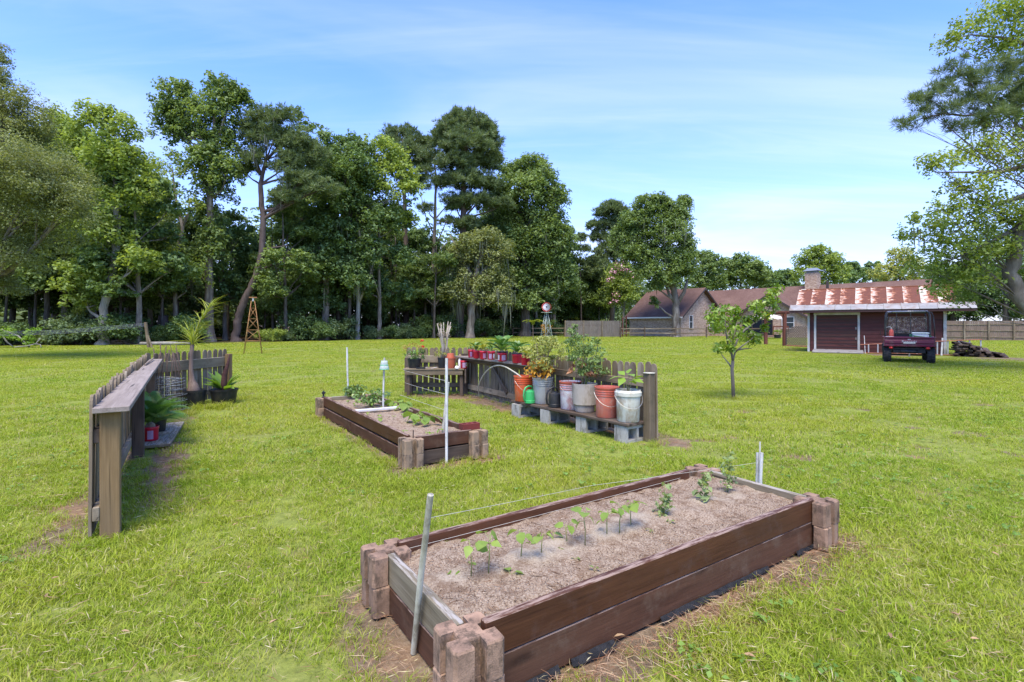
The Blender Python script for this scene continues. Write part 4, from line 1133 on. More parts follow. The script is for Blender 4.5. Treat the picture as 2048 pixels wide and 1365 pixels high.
for s0, s1, dz, ds in ((-.06, 3.02, 0, 0), (3.03, 5.42, -.006, .02)):
    p = a + d1 * s0 + n1 * (.112 + ds) - o0; q = a + d1 * s1 + n1 * (.118 + ds) - o0; p.z = q.z = .833 + dz
    board('shelf_board', WOOD_SHELF, fl, p, q, .036, .19 if ds == 0 else .165)
# stick lying on the shelf
p = a + d1 * 3.9 + n1 * .08; q = a + d1 * 5.1 + n1 * .12
st = thing('stick', 'thin reddish stick lying on the far end of the left fence shelf', 'stick', (p.x, p.y, .855)); MB().tube([(0, 0, .004), (q.x - p.x, q.y - p.y, .02)], .012, 6).build('shaft', TWIG, st)

fr = thing('picket_fence', 'weathered picket fence behind the buckets, with a narrow shelf holding red tubs', 'picket fence', RF[1])
o1 = RF[1]
a, b, c = RF; n1 = nrm_right(a, b); n2 = nrm_right(b, c)
n1r = n1; n2r = n2
pickets(fr, o1, a, b, .122); pickets(fr, o1, b, c, .113)
rail(fr, o1, a, b, .685, .14, .036, n1, .011); rail(fr, o1, a, b, .17, .089, .036, n1, .011)
rail(fr, o1, b, c, .665, .089, .036, n2, .011, s0=.06, s1=4.86); rail(fr, o1, b, c, .15, .095, .036, n2, .011, s0=.06, s1=4.86)
dR = (c - b).normalized(); rzR = math.atan2(dR.y, dR.x)
post(fr, o1, c + n2 * .095 - dR * .05, .80, .105, .09, rzR, WOOD_GREY)
post(fr, o1, b + n2 * .095 + dR * .05, .80, .09, .09, rzR, WOOD_DARK)
post(fr, o1, b + n2 * .095 + dR * 2.45, .72, .09, .09, rzR, WOOD_GREY)
post(fr, o1, a + n1 * .095 + Vector((.05, 0, 0)), .72, .09, .09, 0, WOOD_DARK)
p = b + dR * .95 + n2 * .060 - o1; q = b + dR * 1.6 + n2 * .060 - o1
board('brace', WOOD_DARK, fr, (p.x, p.y, .72), (q.x, q.y, .19), .07, .018)
p = b + dR * -.05 + n2 * .15 - o1; q = b + dR * 3.0 + n2 * .15 - o1; p.z = q.z = .742
board('shelf_board', WOOD_SHELF, fr, p, q, .03, .22)
rail(fr, o1, b, c, .70, .05, .03, n2, .155, WOOD_DARK, 'shelf_bearer', s0=.1, s1=2.95)
link('post_cap', MB().lathe([(0, .802), (.07, .802), (.07, .808), (0, .81)], 18).mesh('post_cap', True), PVC_OLD, fr, tuple(c + n2 * .095 - dR * .05 - o1))

# potting bench in the corner
pb = thing('potting_bench', 'low wooden potting bench standing before the far corner of the right fence', 'bench', (-1.5, 10.0, 0))
bx0, bx1, by0, by1 = -.585, .585, -.20, .20
for i in range(4):
    y = by0 + .05 + i * .1
    board('top_plank', WOOD_GREY, pb, (bx0, y, .515), (bx1, y, .515), .03, .095)
board('apron', WOOD_GREY, pb, (bx0 + .03, by0 + .03, .452), (bx1 - .03, by0 + .03, .452), .092, .034)
board('apron', WOOD_DARK, pb, (bx0 + .03, by1 - .03, .452), (bx1 - .03, by1 - .03, .452), .09, .034)
for x in (bx0 + .09, bx1 - .06):
    for y in (by0 + .075, by1 - .075): link('leg', box_mesh((.06, .05, .50), .004), upright(WOOD_DARK), pb, (x, y, .25 - .002))
board('side_panel', WOOD_DARK, pb, (bx1 + .022, -.19, .38), (bx1 + .022, .18, .38), .27, .03)

# ---------------------------------------------------------------- raised beds
def lobe_block(mat, name='corner_block'):
    """planter wall block: four lobes round a core with a slot on every side"""
    s, k, c = .098, .024, .048
    pts = []
    for q in range(4):
        ang = q * math.pi / 2
        loc = [(s, -c * 0 - k), (c, -k), (c, k), (s, k)]
        # going round: slot on this side, then lobe corner
        pts += [(math.cos(ang) * x - math.sin(ang) * y, math.sin(ang) * x + math.cos(ang) * y) for x, y in [(s, -k), (c, -k), (c, k), (s, k), (s, s - .012), (s - .012, s)]]
    mb = MB(); n = len(pts)
    def ring(z, sc): return [(x * sc, y * sc, z) for x, y in pts]
    V_ = ring(.001, 1) + ring(.130, 1) + ring(.137, .955)
    Fs = [tuple(range(n))[::-1]] + [(i, (i + 1) % n, n + (i + 1) % n, n + i) for i in range(n)] + [(n + i, n + (i + 1) % n, 2 * n + (i + 1) % n, 2 * n + i) for i in range(n)] + [tuple(2 * n + i for i in range(n))]
    mb.add(V_, Fs)
    return mb.mesh(name)
LB, LB2 = lobe_block(BLOCKM), lobe_block(BLOCKT)
def soil_mat():
    h = NT('sandy_bed_soil').set(1.0, spec=.08)
    w = h.coord('Object')
    n1 = h.noise(w, 9, 6, .75); n2 = h.noise(w, 110, 4, .75); n3 = h.noise(w, 2.2, 3)
    base = h.ramp(n2, [(.32, (.115, .078, .05)), (.48, (.28, .21, .145)), (.66, (.43, .355, .265))])
    sand = h.ramp(n2, [(.3, (.29, .24, .17)), (.7, (.43, .37, .285))])
    col = h.mix(h.rng(h.attr('sand').outputs['Fac'], .3, .85, 0, .75), base, sand)
    col = h.mix(h.rng(n1, .47, .62, 0, .6), col, (.14, .085, .05, 1))
    h.color(col); h.bump(n2, .006); return h.m
SOILM = soil_mat()
def bed_soil(t, b, z, ridge, res=.022):
    u0, u1, v0, v1 = b[0] + .03, b[1] - .03, b[2] + .03, b[3] - .03
    us = np.arange(u0, u1 + res, res); vs = np.arange(v0, v1 + res, res)
    A, B = np.meshgrid(us, vs)
    x = A * U.x + B * V.x - t.location.x; y = A * U.y + B * V.y - t.location.y
    r = np.exp(-((B - ridge) / .13) ** 2) * np.clip(fbm(A, B, .3, 3) * 2.6 - .65, 0, 1.1)
    Z = z + (fbm(A, B, .06, 71, 2) - .5) * .016 + (fbm(A, B, .13, 1, 4) - .5) * .03 + (rng.uniform(-1, 1, A.shape)) * .0035 + r * .016 + (fbm(A, B, .8, 2) - .5) * .03
    m, n = A.shape; i = np.arange(m * n).reshape(m, n)
    me = quads('soil', np.stack([x, y, Z], -1).reshape(-1, 3), np.stack([i[:-1, :-1], i[:-1, 1:], i[1:, 1:], i[1:, :-1]], -1).reshape(-1, 4))
    at = me.attributes.new('sand', 'FLOAT', 'POINT'); at.data.foreach_set('value', np.clip(r * .9 + (fbm(A, B, .2, 9) - .5) * .8, 0, 1).ravel().astype(np.float32))
    me.polygons.foreach_set('use_smooth', [True] * len(me.polygons))
    return link('soil', me, SOILM, t)
def crumbs(b, z, n, name, lab):
    u = rng.uniform(b[0] + .05, b[1] - .05, n); v = rng.uniform(b[2] + .05, b[3] - .05, n)
    x = u * U.x + v * V.x; y = u * U.y + v * V.y
    zz = z + (fbm(u, v, .13, 1, 4) - .5) * .03 + (fbm(u, v, .8, 2) - .5) * .03 + .006
    L = rng.uniform(.002, .009, n); k = rng.uniform(0, 1, n) > .965; L = np.where(k, rng.uniform(.03, .08, n), L); wd = np.where(k, .0016, L * rng.uniform(.25, .7, n))
    az = rng.uniform(0, 6.28, n); dx, dy = np.cos(az), np.sin(az); co = np.zeros((n, 4, 3))
    for j, (t, s) in enumerate(((-.5, 0), (0, .5), (.5, 0), (0, -.5))):
        co[:, j, 0] = x + dx * L * t - dy * wd * s; co[:, j, 1] = y + dy * L * t + dx * wd * s; co[:, j, 2] = zz + rng.uniform(-.003, .004, n)
    o = link(name, quads(name, co.reshape(-1, 3), np.arange(n * 4).reshape(n, 4), np.repeat(rng.uniform(0, 1, n), 4)), CRUMB, kind='stuff'); o['label'] = lab
h = NT('bark_crumbs').set(.95, spec=.1)
h.color(h.ramp(h.attr('tint').outputs['Fac'], [(0, (.07, .042, .026)), (.4, (.18, .105, .062)), (.8, (.33, .23, .15)), (1, (.46, .38, .29))])); CRUMB = h.m
RZ = math.atan2(U.y, U.x)
def raised_bed(b, label, blk, mats, zt, parts):
    u0, u1, v0, v1 = b
    t = thing('raised_bed', label, 'raised bed', UV(u0, v0), 0); off = UV(u0, v0)
    # origin shift: block centres sit on the corners
    for i, (u, v) in enumerate(((u0, v0), (u1, v0), (u1, v1), (u0, v1))):
        for k in range(2):
            p = UV(u + random.uniform(-.004, .004), v + random.uniform(-.004, .004)) - off
            link('corner_block', blk, mats['block'], t, (p.x, p.y, .1375 * k + .004), (R(random.gauss(0, .8)), R(random.gauss(0, .8)), RZ + R(random.gauss(0, 2))), scale=(1.0, 1.0, 1.0))
    for nm, p, q, z, w, m, lab in parts:
        p = UV(*p) - off; q = UV(*q) - off; p.z, q.z = (z if isinstance(z, tuple) else (z, z))
        board('plank', m, t, p, q, w, .038, label=lab)
    return t
u0, u1, v0, v1 = BED1
e = .062
bed1 = raised_bed(BED1, 'nearest raised bed of dark brown planks with pinkish block corners and sandy soil', LB, {'block': BLOCKM}, .295, [
    ('n', (u0 + e, v0), (u1 - e, v0), (.229, .226), .137, STAIN, None), ('n', (u0 + e, v0 + .002), (u1 - e, v0 + .002), .0785, .153, STAIN_OLD, None),
    ('f', (u0 + e + .0, v1), (u1 - e - .12, v1), .233, .128, STAIN, None), ('f', (u0 + e, v1), (u1 - e, v1), .08, .135, STAIN_OLD, None),
    ('l', (u0, v0 + e), (u0, v1 - e), .207, .140, PLANK_GREY, 'weathered grey-green end plank'), ('l', (u0, v0 + e), (u0, v1 - e), .066, .132, STAIN_OLD, 'dark brown lower end plank'),
    ('r', (u1, v0 + e), (u1, v1 - e), .207, .140, PLANK_GREY, 'weathered grey end plank'), ('r', (u1, v0 + e), (u1, v1 - e), .066, .132, STAIN_OLD, None)])
bed_soil(bed1, BED1, .238, 2.02)
crumbs(BED1, .238, 14000, 'bark_crumbs', 'bark crumbs and needles lying on the nearest bed soil')
u0, u1, v0, v1 = BED2
bed2 = raised_bed(BED2, 'farther long raised bed with tan block corners, behind the nearest bed', LB2, {'block': BLOCKT}, .28, [
    ('l', (u0, v0 + e), (u0, v1 - e), .232, .132, STAIN, None), ('l', (u0, v0 + e), (u0, v0 + 1.86), .078, .128, STAIN_OLD, None), ('l', (u0, v0 + 1.88), (u0, v1 - e), .078, .128, STAIN_OLD, None),
    ('n', (u0 + e, v0), (u1 - e, v0), .222, .133, STAIN_OLD, None), ('n', (u0 + e, v0), (u1 - e, v0), .075, .132, WOOD_DARK, 'grey rotting lower end plank'),
    ('r', (u1, v0 + e), (u1, v1 - e), .215, .132, STAIN_OLD, None), ('r', (u1, v0 + e), (u1, v1 - e), .075, .132, STAIN_OLD, None),
    ('f', (u0 + e, v1), (u1 - e, v1), .215, .132, PLANK_GREY, None), ('f', (u0 + e, v1), (u1 - e, v1), .075, .132, WOOD_DARK, None)])
bed_soil(bed2, BED2, .225, 2.0, .035)
crumbs(BED2, .225, 2600, 'bark_crumbs', 'bark crumbs lying on the farther bed soil')

# black weed cloth peeping out under the near plank
mb = MB(); vs = []; fs = []
for i in range(70):
    u = BED1[0] + .12 + i * .0335; w = .012 + .022 * vnoise(np.array(u), np.array(1.), .22, 4) + .012 * random.random()
    w *= max(0.12, 1.0 - .36 * (u - BED1[0]))
    z = .006 + .012 * float(vnoise(np.array(u), np.array(3.), .08, 2))
    for k, (dv, dz) in enumerate(((-.02, .02), (-.03, z + .016), (-.03 - w * .6, z), (-.03 - w, .004))):
        p = UV(u, BED1[2] + dv + random.gauss(0, .002)); vs.append((p.x - bed1.location.x, p.y - bed1.location.y, dz))
    if i and random.random() > .05 and (i // 9) % 4 != 2:
        for k in range(3): fs.append((4 * i - 4 + k, 4 * i + k, 4 * i + k + 1, 4 * i - 3 + k))
wc = thing('weed_cloth', 'torn black weed cloth sticking out along the bottom of the nearest bed', 'weed cloth', bed1.location)
mb.add(vs, fs); mb.build('cloth', m_plain('black_cloth', (.010, .011, .013, 1), rough=.8, c2=(.03, .03, .032, 1), dscale=25, bump=.01), wc, kind='stuff')

def pole(name, label, a, b, r, mat, extra=None, n=10):
    t = thing(name, label, 'pole', (a.x, a.y, 0))
    d = b - a
    mb = MB(); mb.tube([a - Vector((a.x, a.y, 0)), (a + b) / 2 - Vector((a.x, a.y, 0)) + Vector((random.gauss(0, .004), 0, 0)), b - Vector((a.x, a.y, 0))], r, n, cap=False)
    # open mouth of the pipe
    e = b - Vector((a.x, a.y, 0)); x = d.normalized()
    mb.tube([e, e - x * .04], r * .72, n, cap=True)
    mb.build('shaft', mat, t, smooth=True)
    c = MB().tube([e - x * .001, e + x * .001], r * 1.0, n, cap=False)
    if r > .012:
        M = x.to_track_quat('Z', 'Y').to_matrix().to_4x4(); M.translation = e
        MB().lathe([(r * .72, .0), (r * 1.0, 0)], n, M=M).build('mouth', mat, t)
    return t
p0 = G(827, 1306); pole('plastic_pole', 'grey-white plastic pipe leaning at the left end of the nearest bed', p0, P(861, 990, 1.95), .0125, PVC_OLD)
for px, yb, yt, lab, m in ((1512, 966, 906, 'left one of three short white pipes in the far corner of the nearest bed', PVC), (1517, 968, 884, 'tallest and thinnest of three short pipes in the nearest bed', PVC_OLD), (1521, 974, 906, 'dirty front one of three short white pipes in the nearest bed', PVC)):
    g = G(px, yb, .20); g.z = .1; tp = P(px + 3, yt, g.y); pole('plastic_pole', lab, g, tp, .011 if 'thin' not in lab else .006, m)
# string round the nearest bed
def string(label, pts, r=.0011, name='string', mat=None, cat='string'):
    o = Vector(pts[0]); t = thing(name, label, cat, o)
    q = []
    for i in range(len(pts) - 1):
        a, b = Vector(pts[i]), Vector(pts[i + 1])
        for k in range(8):
            u = k / 8; p = a.lerp(b, u); p.z -= .006 * (b - a).length * u * (1 - u); q.append(p - o)
    q.append(Vector(pts[-1]) - o)
    MB().tube(q, r, 5).build('line', mat or ROPE, t); return t
string('thin string stretched from the leaning pipe across the nearest bed', [P(855, 1037, 2.0), P(1180, 972, 3.4), P(1512, 926, 3.68)])
u_, v_ = BED1[0] + .1, BED1[3] - .03
string('string lying along the inside of the far plank of the nearest bed', [UV(u_, v_, .262), UV(BED1[1] - .3, v_, .262)])

# poles of the farther bed
g = G(697, 797, .2); g.z = .15; pole('plastic_pole', 'tall white pole at the far left corner of the farther bed', g, P(694, 695, g.y), .014, PVC)
g = G(766, 822, .2); g.z = .15; cupx = pole('plastic_pole', 'white pole in the middle of the farther bed, topped with clear plastic cups', g, P(769, 716, g.y), .0125, PVC)
CLEAR = NT('clear_green_plastic'); CLEAR.set(.15, spec=.5); CLEAR.color((.80, .92, .85, 1)); CLEAR.b.inputs['Transmission Weight'].default_value = .55; CLEAR.b.inputs['IOR'].default_value = 1.15; CLEAR = CLEAR.m
for i, (z, s, lab) in enumerate(((732, 1.0, 'lower clear plastic cup with green rim upside down on the middle pole'), (724, .82, 'upper clear plastic cup upside down on the middle pole'))):
    p = P(768.5, z + 7, g.y); t = thing('plastic_cup', lab, 'cup', p)
    MB().lathe([(.062 * s, 0), (.064 * s, .006), (.058 * s, .03), (.052 * s, .06), (.046 * s, .062), (.014, .063)], 20).build('cup_body', CLEAR, t, smooth=True)
    MB().lathe([(.060 * s, -.003), (.067 * s, -.003), (.067 * s, .007), (.060 * s, .007)], 20).build('rim', m_plain('green_cup_rim_%d' % i, (.16, .48, .28, 1), rough=.3), t, smooth=True)
g = G(893, 927); pole('plastic_pole', 'tall white pole before the end of the farther bed, holding the strings', g, P(893, 717, g.y + .03), .0145, PVC)
g = G(884, 868, .215); g.z = .15; pole('plastic_pole', 'leaning greenish pole crossing the white pole at the farther bed', g, P(896, 765, g.y - .05), .017, PVC_OLD)
pp = P(893, 760, 4.8); string('upper string from the white pole to the potting bench', [P(892, 762, 5.2), P(808, 741, 9.75)], .0021)
string('lower string from the white pole to the potting bench leg', [P(892, 789, 5.2), P(810, 766, 9.8)], .0021)
string('faint string from the white pole down to the middle of the farther bed', [P(891, 821, 5.2), P(800, 790, 7.0)], .0016)

# red brick, sprinkler, rod, boards on the farther bed
bk = thing('brick', 'dark red cored brick resting on the right block corner of the farther bed', 'brick', UV(BED2[1] - .05, BED2[2] + .05, .281), RZ + .0)
mb = MB()
for sx in (-1, 1): mb.box((sx * .0925, 0, .032), (.015, .095, .062))
for sy in (-1, 1): mb.box((0, sy * .036, .032), (.17, .023, .062))
for sx in (-.03, .03): mb.box((sx, 0, .032), (.022, .049, .0618))
mb.build('brick_body', m_plain('dark_red_brick', (.17, .030, .022, 1), rough=.85, c2=(.12, .03, .02, 1), bump=.003, dscale=9), bk)
sp = thing('sprinkler', 'small dark sprinkler head on the far left block of the farther bed', 'sprinkler', UV(BED2[0], BED2[3], .281))
mb = MB(); mb.lathe([(.025, 0), (.028, .01), (.014, .02), (.012, .05), (.024, .055), (.024, .085), (.010, .09), (.004, .105)], 12, cap=True); mb.box((.02, 0, .07), (.03, .012, .012)); mb.build('sprinkler_head', BLACKP, sp)
rd = thing('iron_rod', 'short rusty rod standing in the left block corner of the farther bed', 'rod', UV(BED2[0] + .02, BED2[2] - .01, .2)); MB().tube([(0, 0, 0), (.004, 0, .155)], .006, 6).build('rod', WIRE_DARK, rd)
pa, pc = G(711, 824, .25), G(800, 817, .25)
t = thing('board', 'white painted board laid across the middle of the farther bed', 'board', pa); board('board_body', m_wood('white_painted_board', (.5, .5, .48, 1), (.7, .7, .68, 1), dirt=(.35, .28, .22, 1)), t, (0, 0, .01), tuple(pc - pa + Vector((0, 0, .012))), .03, .05)
pa, pc = G(760, 803, .25), G(832, 822, .25)
t = thing('board', 'loose grey board lying inside the right edge of the farther bed', 'board', pa); board('board_body', PLANK_GREY, t, (0, 0, .0), tuple(pc - pa), .025, .11)

# ---------------------------------------------------------------- plant helpers
def leaf_mesh(name, L, Wd, droop=.25, seg=5, fold=.15, lobed=False, tint=None):
    """one leaf along +X, standing up from its stalk"""
    vs, fs = [], []
    prof = [.0, .62, 1.0, .82, .45, 0.02] if not lobed else [.25, 1.0, .92, 1.0, .6, .05]
    for i in range(seg + 1):
        t = i / seg; w = Wd * .5 * prof[min(i, 5)]
        z = -droop * L * t * t
        vs += [(L * t, -w, z + fold * w), (L * t, 0, z), (L * t, w, z + fold * w)]
        if i: 
            b = 3 * i
            fs += [(b - 3, b, b + 1, b - 2), (b - 2, b + 1, b + 2, b - 1)]
    me = bpy.data.meshes.new(name); me.from_pydata(vs, [], fs)
    a = me.attributes.new('tint', 'FLOAT', 'POINT'); tv = random.uniform(.25, .85) if tint is None else tint
    a.data.foreach_set('value', [min(1, max(0, tv + .12 * random.uniform(-1, 1))) for _ in vs])
    me.polygons.foreach_set('use_smooth', [True] * len(fs)); me.update()
    return me
def frond_mesh(name, L, n=26, lw=.006, ll=.11, arch=.5, tint=.5, vee=.35):
    """sago frond along +X: a midrib with stiff leaflets on both sides"""
    vs, fs = [], []
    def at(t): return Vector((L * t * (1 - .12 * arch * t), 0, L * arch * (t - t * t * 1.05)))
    for i in range(n):
        t = .14 + .86 * i / (n - 1); p = at(t); d = (at(min(1, t + .02)) - at(t - .02)).normalized()
        l = ll * (1 - .78 * abs(t - .45) ** 1.25 * 1.4) * random.uniform(.92, 1.06)
        for s in (-1, 1):
            q = p + Vector((d.x * .55, s * .85, d.z * .55 + vee)).normalized() * max(.012, l)
            w = Vector((lw, 0, 0)); m = p.lerp(q, .5) 
            b = len(vs); vs += [p - w * .5, m - w, q, m + w]; fs.append((b, b + 1, b + 2, b + 3))
    for i in range(6):
        p, q = at(i / 6), at((i + 1) / 6); b = len(vs); w = Vector((0, .004, 0)); vs += [p - w, q - w, q + w, p + w]; fs.append((b, b + 1, b + 2, b + 3))
    me = bpy.data.meshes.new(name); me.from_pydata([tuple(v) for v in vs], [], fs)
    a = me.attributes.new('tint', 'FLOAT', 'POINT'); a.data.foreach_set('value', [min(1, max(0, tint + .25 * random.uniform(-1, 1))) for _ in vs])
    me.update(); return me
FR = {k: [frond_mesh('frond_leaf', 1.0, 24, .030, .30, random.uniform(.5, .8), t_) for t_ in (.35, .55, .75)] for k in ('a',)}
def sago(t, c, L, n, mat, el=(15, 75), nm='frond', seed=0, young=.0):
    rs = random.Random(seed)
    tr = MB().lathe([(.03, -.02), (.045, .02), (.038, .05), (.012, .07)], 10, M=Matrix.Diagonal((L * 2.4, L * 2.4, L * 2.4, 1))).build('stem', TWIG, t, c, smooth=True)
    for i in range(n):
        az = i * 2.399 + rs.uniform(-.3, .3); e = R(el[0] + (el[1] - el[0]) * (i / max(1, n - 1)))
        me = rs.choice(FR['a']); key = me.name + mat.name
        if len(me.materials) and me.materials[0] != mat:
            if key not in _boxes: m2 = me.copy(); m2.materials.clear(); m2.materials.append(mat); _boxes[key] = m2
            me = _boxes[key]
        s = L * rs.uniform(.8, 1.1)
        link(nm, me, mat, t, (c[0], c[1], c[2] + .05 * L), (0, -e * .75, az), (s, s, s))
def tub(label, loc, r=.072, h_=.145, mat=None, soil=True, lab=None, rim=True, name='red_tub', cat='tub', rz=0, group=None, blackrim=False):
    t = thing(name, label, cat, loc, rz, group)
    mb = MB().lathe([(r * .86, .001), (r * .90, .006), (r * .93, h_ * .80), (r * .985, h_ * .83), (r, h_), (r * .95, h_), (r * .90, h_ * .8), (r * .86, .01), (0, .01)], 24)
    mb.lathe([(0, .001), (r * .86, .001)], 24)
    mb.build('tub_body', mat or RED, t, smooth=True)
    if blackrim: MB().lathe([(r * .88, h_ - .004), (r * 1.08, h_ + .002), (r * 1.10, h_ + .014), (r * .98, h_ + .016), (r * .86, h_ - .02)], 24).build('inner_pot_rim', BLACKP, t, smooth=True)
    if soil: MB().lathe([(0, h_ * .86), (r * .93, h_ * .84)], 20).build('soil', POTSOIL, t)
    for (a0, a1, z0, z1, m) in (lab or ()):
        vs, fs = [], []
        for i in range(7):
            a_ = R(a0 + (a1 - a0) * i / 6); rr = r * .935 + .0022
            for z in (z0, z1): vs.append((rr * math.cos(a_), rr * math.sin(a_), z * h_))
            if i: b = 2 * i; fs.append((b - 2, b, b + 1, b - 1))
        MB().add(vs, fs).build('label', m, t)
    return t

# ---------------------------------------------------------------- bench of planks on cinder blocks with buckets
wv = Vector((-.577, .817, 0)); nv = Vector((.817, .577, 0))
b0 = Vector((1.455, 5.95, 0))
pbn = thing('plank_bench', 'dark weathered plank laid over cinder blocks in front of the right picket fence', 'bench', b0)
for k, dz in ((-.082, 0), (.082, .002)):
    p = nv * k; q = wv * 2.33 + nv * k; p.z = q.z = .2165 + dz
    board('plank', WOOD_DARK, pbn, p, q, .034, .160)
def cinder(label, corner, rz_, back=0):
    c = corner + nv * (.195 + back) + wv * .095
    t = thing('cinder_block', label, 'cinder block', (c.x, c.y, 0), rz_, 'cinder blocks under the plank bench')
    mb = MB(); L, D, H = .39, .19, .192; w = .032
    mb.box((0, 0, w / 2), (L, D, w)); mb.box((0, 0, H - w / 2), (L, D, w))
    for x in (-L / 2 + w / 2, 0, L / 2 - w / 2): mb.box((x, 0, H / 2), (w, D - .001, H - 2 * w))
    mb.build('block_body', CINDER, t); return t
rzb = math.atan2(nv.y, nv.x)
cinder('cinder block under the near right end of the plank bench', Vector((1.318, 5.895, 0)), rzb)
cinder('second cinder block from the near end of the plank bench, under the planter', Vector((.933, 6.445, 0)), rzb - .02)
cinder('third cinder block from the near end of the plank bench, under the black can', Vector((.503, 7.015, 0)), rzb + .02)
cinder('farthest cinder block of the plank bench, under the orange bucket', Vector((.103, 7.50, 0)), rzb)

def bucket(label, x, y, mat, rimmat=None, rings=3, tilt=0, handle=None, hz=.37, cat='bucket', name='bucket', soil=None, zb=.236, lip=False, rt=.150):
    t = thing(name, label, cat, (x, y, zb))
    prof = [(.124, .001), (.130, .008), (.131 + (rt - .140) * .7, .25)]
    if lip: prof += [(rt - .006, .300), (rt + .006, .303), (rt + .008, .345), (rt - .002, .352), (rt - .006, hz)]
    rimp = [(rt - .012, .25)] if rings else []
    body = MB().lathe(prof + ([(rt - .006, hz), (rt - .012, hz), (.128, .02), (0, .02)]), 36); body.lathe([(0, .001), (.124, .001)], 36)
    soften(body.build('bucket_body', mat, t), 50)
    if rings:
        pr = []
        for k in range(rings):
            z = .262 + k * .028; r_ = rt - .010 + k * .0015
            pr += [(r_ - .004, z), (r_ + .006, z + .002), (r_ + .006, z + .007), (r_ - .004, z + .009)]
        pr += [(rt - .002, hz - .022), (rt + .003, hz - .012), (rt + .002, hz + .001), (rt - .010, hz + .001), (rt - .014, hz - .03)]
        soften(MB().lathe(pr, 36).build('rim_bands', rimmat or mat, t), 50)
    if handle is not None:
        az, drop = handle; pts = []
        for k in range(17):
            a_ = math.pi * k / 16; r_ = rt + .014
            pts.append((r_ * math.cos(a_), -abs(r_ * math.sin(a_)) * .98 - .004, .305 - drop * math.sin(a_)))
        M = Matrix.Rotation(az, 4, 'Z')
        MB().tube([M @ Vector(p) for p in pts], .0028, 6).build('handle', WIRE, t)
    if soil is not None: MB().lathe([(0, soil), (.136, soil - .004)], 28).build('soil', POTSOIL, t)
    return t
bucket('orange bucket at the far left end of the plank bench', .175, 7.66, ORANGE, rings=3, handle=(.6, .17))
pl1 = bucket('grey bucket holding a tall yellow-green plant with orange lower leaves', .445, 7.43, GREYB, rings=3, handle=(.45, .07), cat='potted plant', name='potted_plant', soil=.33)
bucket('white bucket with a faded red rim, between the black can and the pale planter', .79, 6.93, WHITER, SALRIM, rings=3, handle=(.45, .13))
bucket('faded red bucket second from the near end of the plank bench', 1.17, 6.32, SALMON, SALRIM, rings=3, handle=(.15, .16))
pl3 = bucket('dirty white bucket with a young broad-leaved plant at the near end of the plank bench', 1.37, 6.04, WHITEB, rings=0, handle=(.10, .14), lip=True, cat='potted plant', name='potted_plant', soil=.345)
# faded paper on the grey bucket
vs, fs = [], []
for i in range(7):
    a_ = R(-78 + 48 * i / 6)
    for z, r_ in ((.07, .1345), (.24, .1395)): vs.append((r_ * math.cos(a_), r_ * math.sin(a_), z))
    if i: fs.append((2 * i - 2, 2 * i, 2 * i + 1, 2 * i - 1))
MB().add(vs, fs).build('label', plastic('worn_grey_label', (.24, .22, .18, 1), (.32, .30, .26, 1), rough=.8), pl1)
pl2 = thing('potted_plant', 'pale grey planter with a caged tomato plant, in the middle of the plank bench', 'potted plant', (.955, 6.72, .236))
m = MB().lathe([(.125, .001), (.130, .01), (.135, .085), (.150, .09), (.158, .10), (.166, .366), (.158, .368), (.150, .30), (0, .30)], 40); m.lathe([(0, .001), (.125, .001)], 40)
soften(m.build('planter', STONEP, pl2), 35); MB().lathe([(0, .335), (.155, .332)], 28).build('soil', POTSOIL, pl2)

def cloud_part(t, name, clumps, per, size, mat, **k):
    co, f, ti = leaf_cloud(np.array(clumps, float), per, size, **k)
    return link(name, quads(name, co, f, ti), mat, t)
def stems(t, lines, r, mat, name='stem'):
    mb = MB()
    for q in lines:
        n_ = len(q); mb.tube(q, [r * (1 - .6 * i / (n_ - 1)) for i in range(n_)], 6)
    return mb.build(name, mat, t, smooth=True)
# leafy plant in the grey bucket
rs = random.Random(4)
top = []
for i in range(40):
    a_ = rs.uniform(0, 6.28); r_ = rs.uniform(.05, .30); z = rs.uniform(.55, .93); r_ *= 1.15 - abs(z - .72) * 1.5
    top.append((math.cos(a_) * r_, math.sin(a_) * r_, z, rs.uniform(.05, .085)))
stems(pl1, [[(0, 0, .3), (x * .3, y * .3, .3 + (z - .3) * .5), (x, y, z)] for x, y, z, r_ in top[:16]], .006, TWIG)
cloud_part(pl1, 'foliage', top, 34, .052, PL['nand'], aspect=.42, up=.3)
cloud_part(pl1, 'orange_leaves', [(math.cos(a_) * .17 - .03, math.sin(a_) * .17, z, .065) for a_, z in ((3.6, .50), (4.1, .46), (4.6, .52), (5.2, .46), (3.2, .43), (4.4, .40), (5.7, .5), (2.6, .5), (.3, .48), (5.0, .40), (3.9, .58), (4.9, .57))], 11, .07, PL['orange'], aspect=.45, up=.2)
cloud_part(pl1, 'lower_leaves', [(math.cos(a_) * .16, math.sin(a_) * .16, z, .08) for a_, z in ((3.6, .54), (4.2, .5), (4.8, .56), (5.4, .5), (3.0, .5), (.4, .55), (1.5, .5))], 16, .06, PL['nand'], aspect=.45, up=.2)
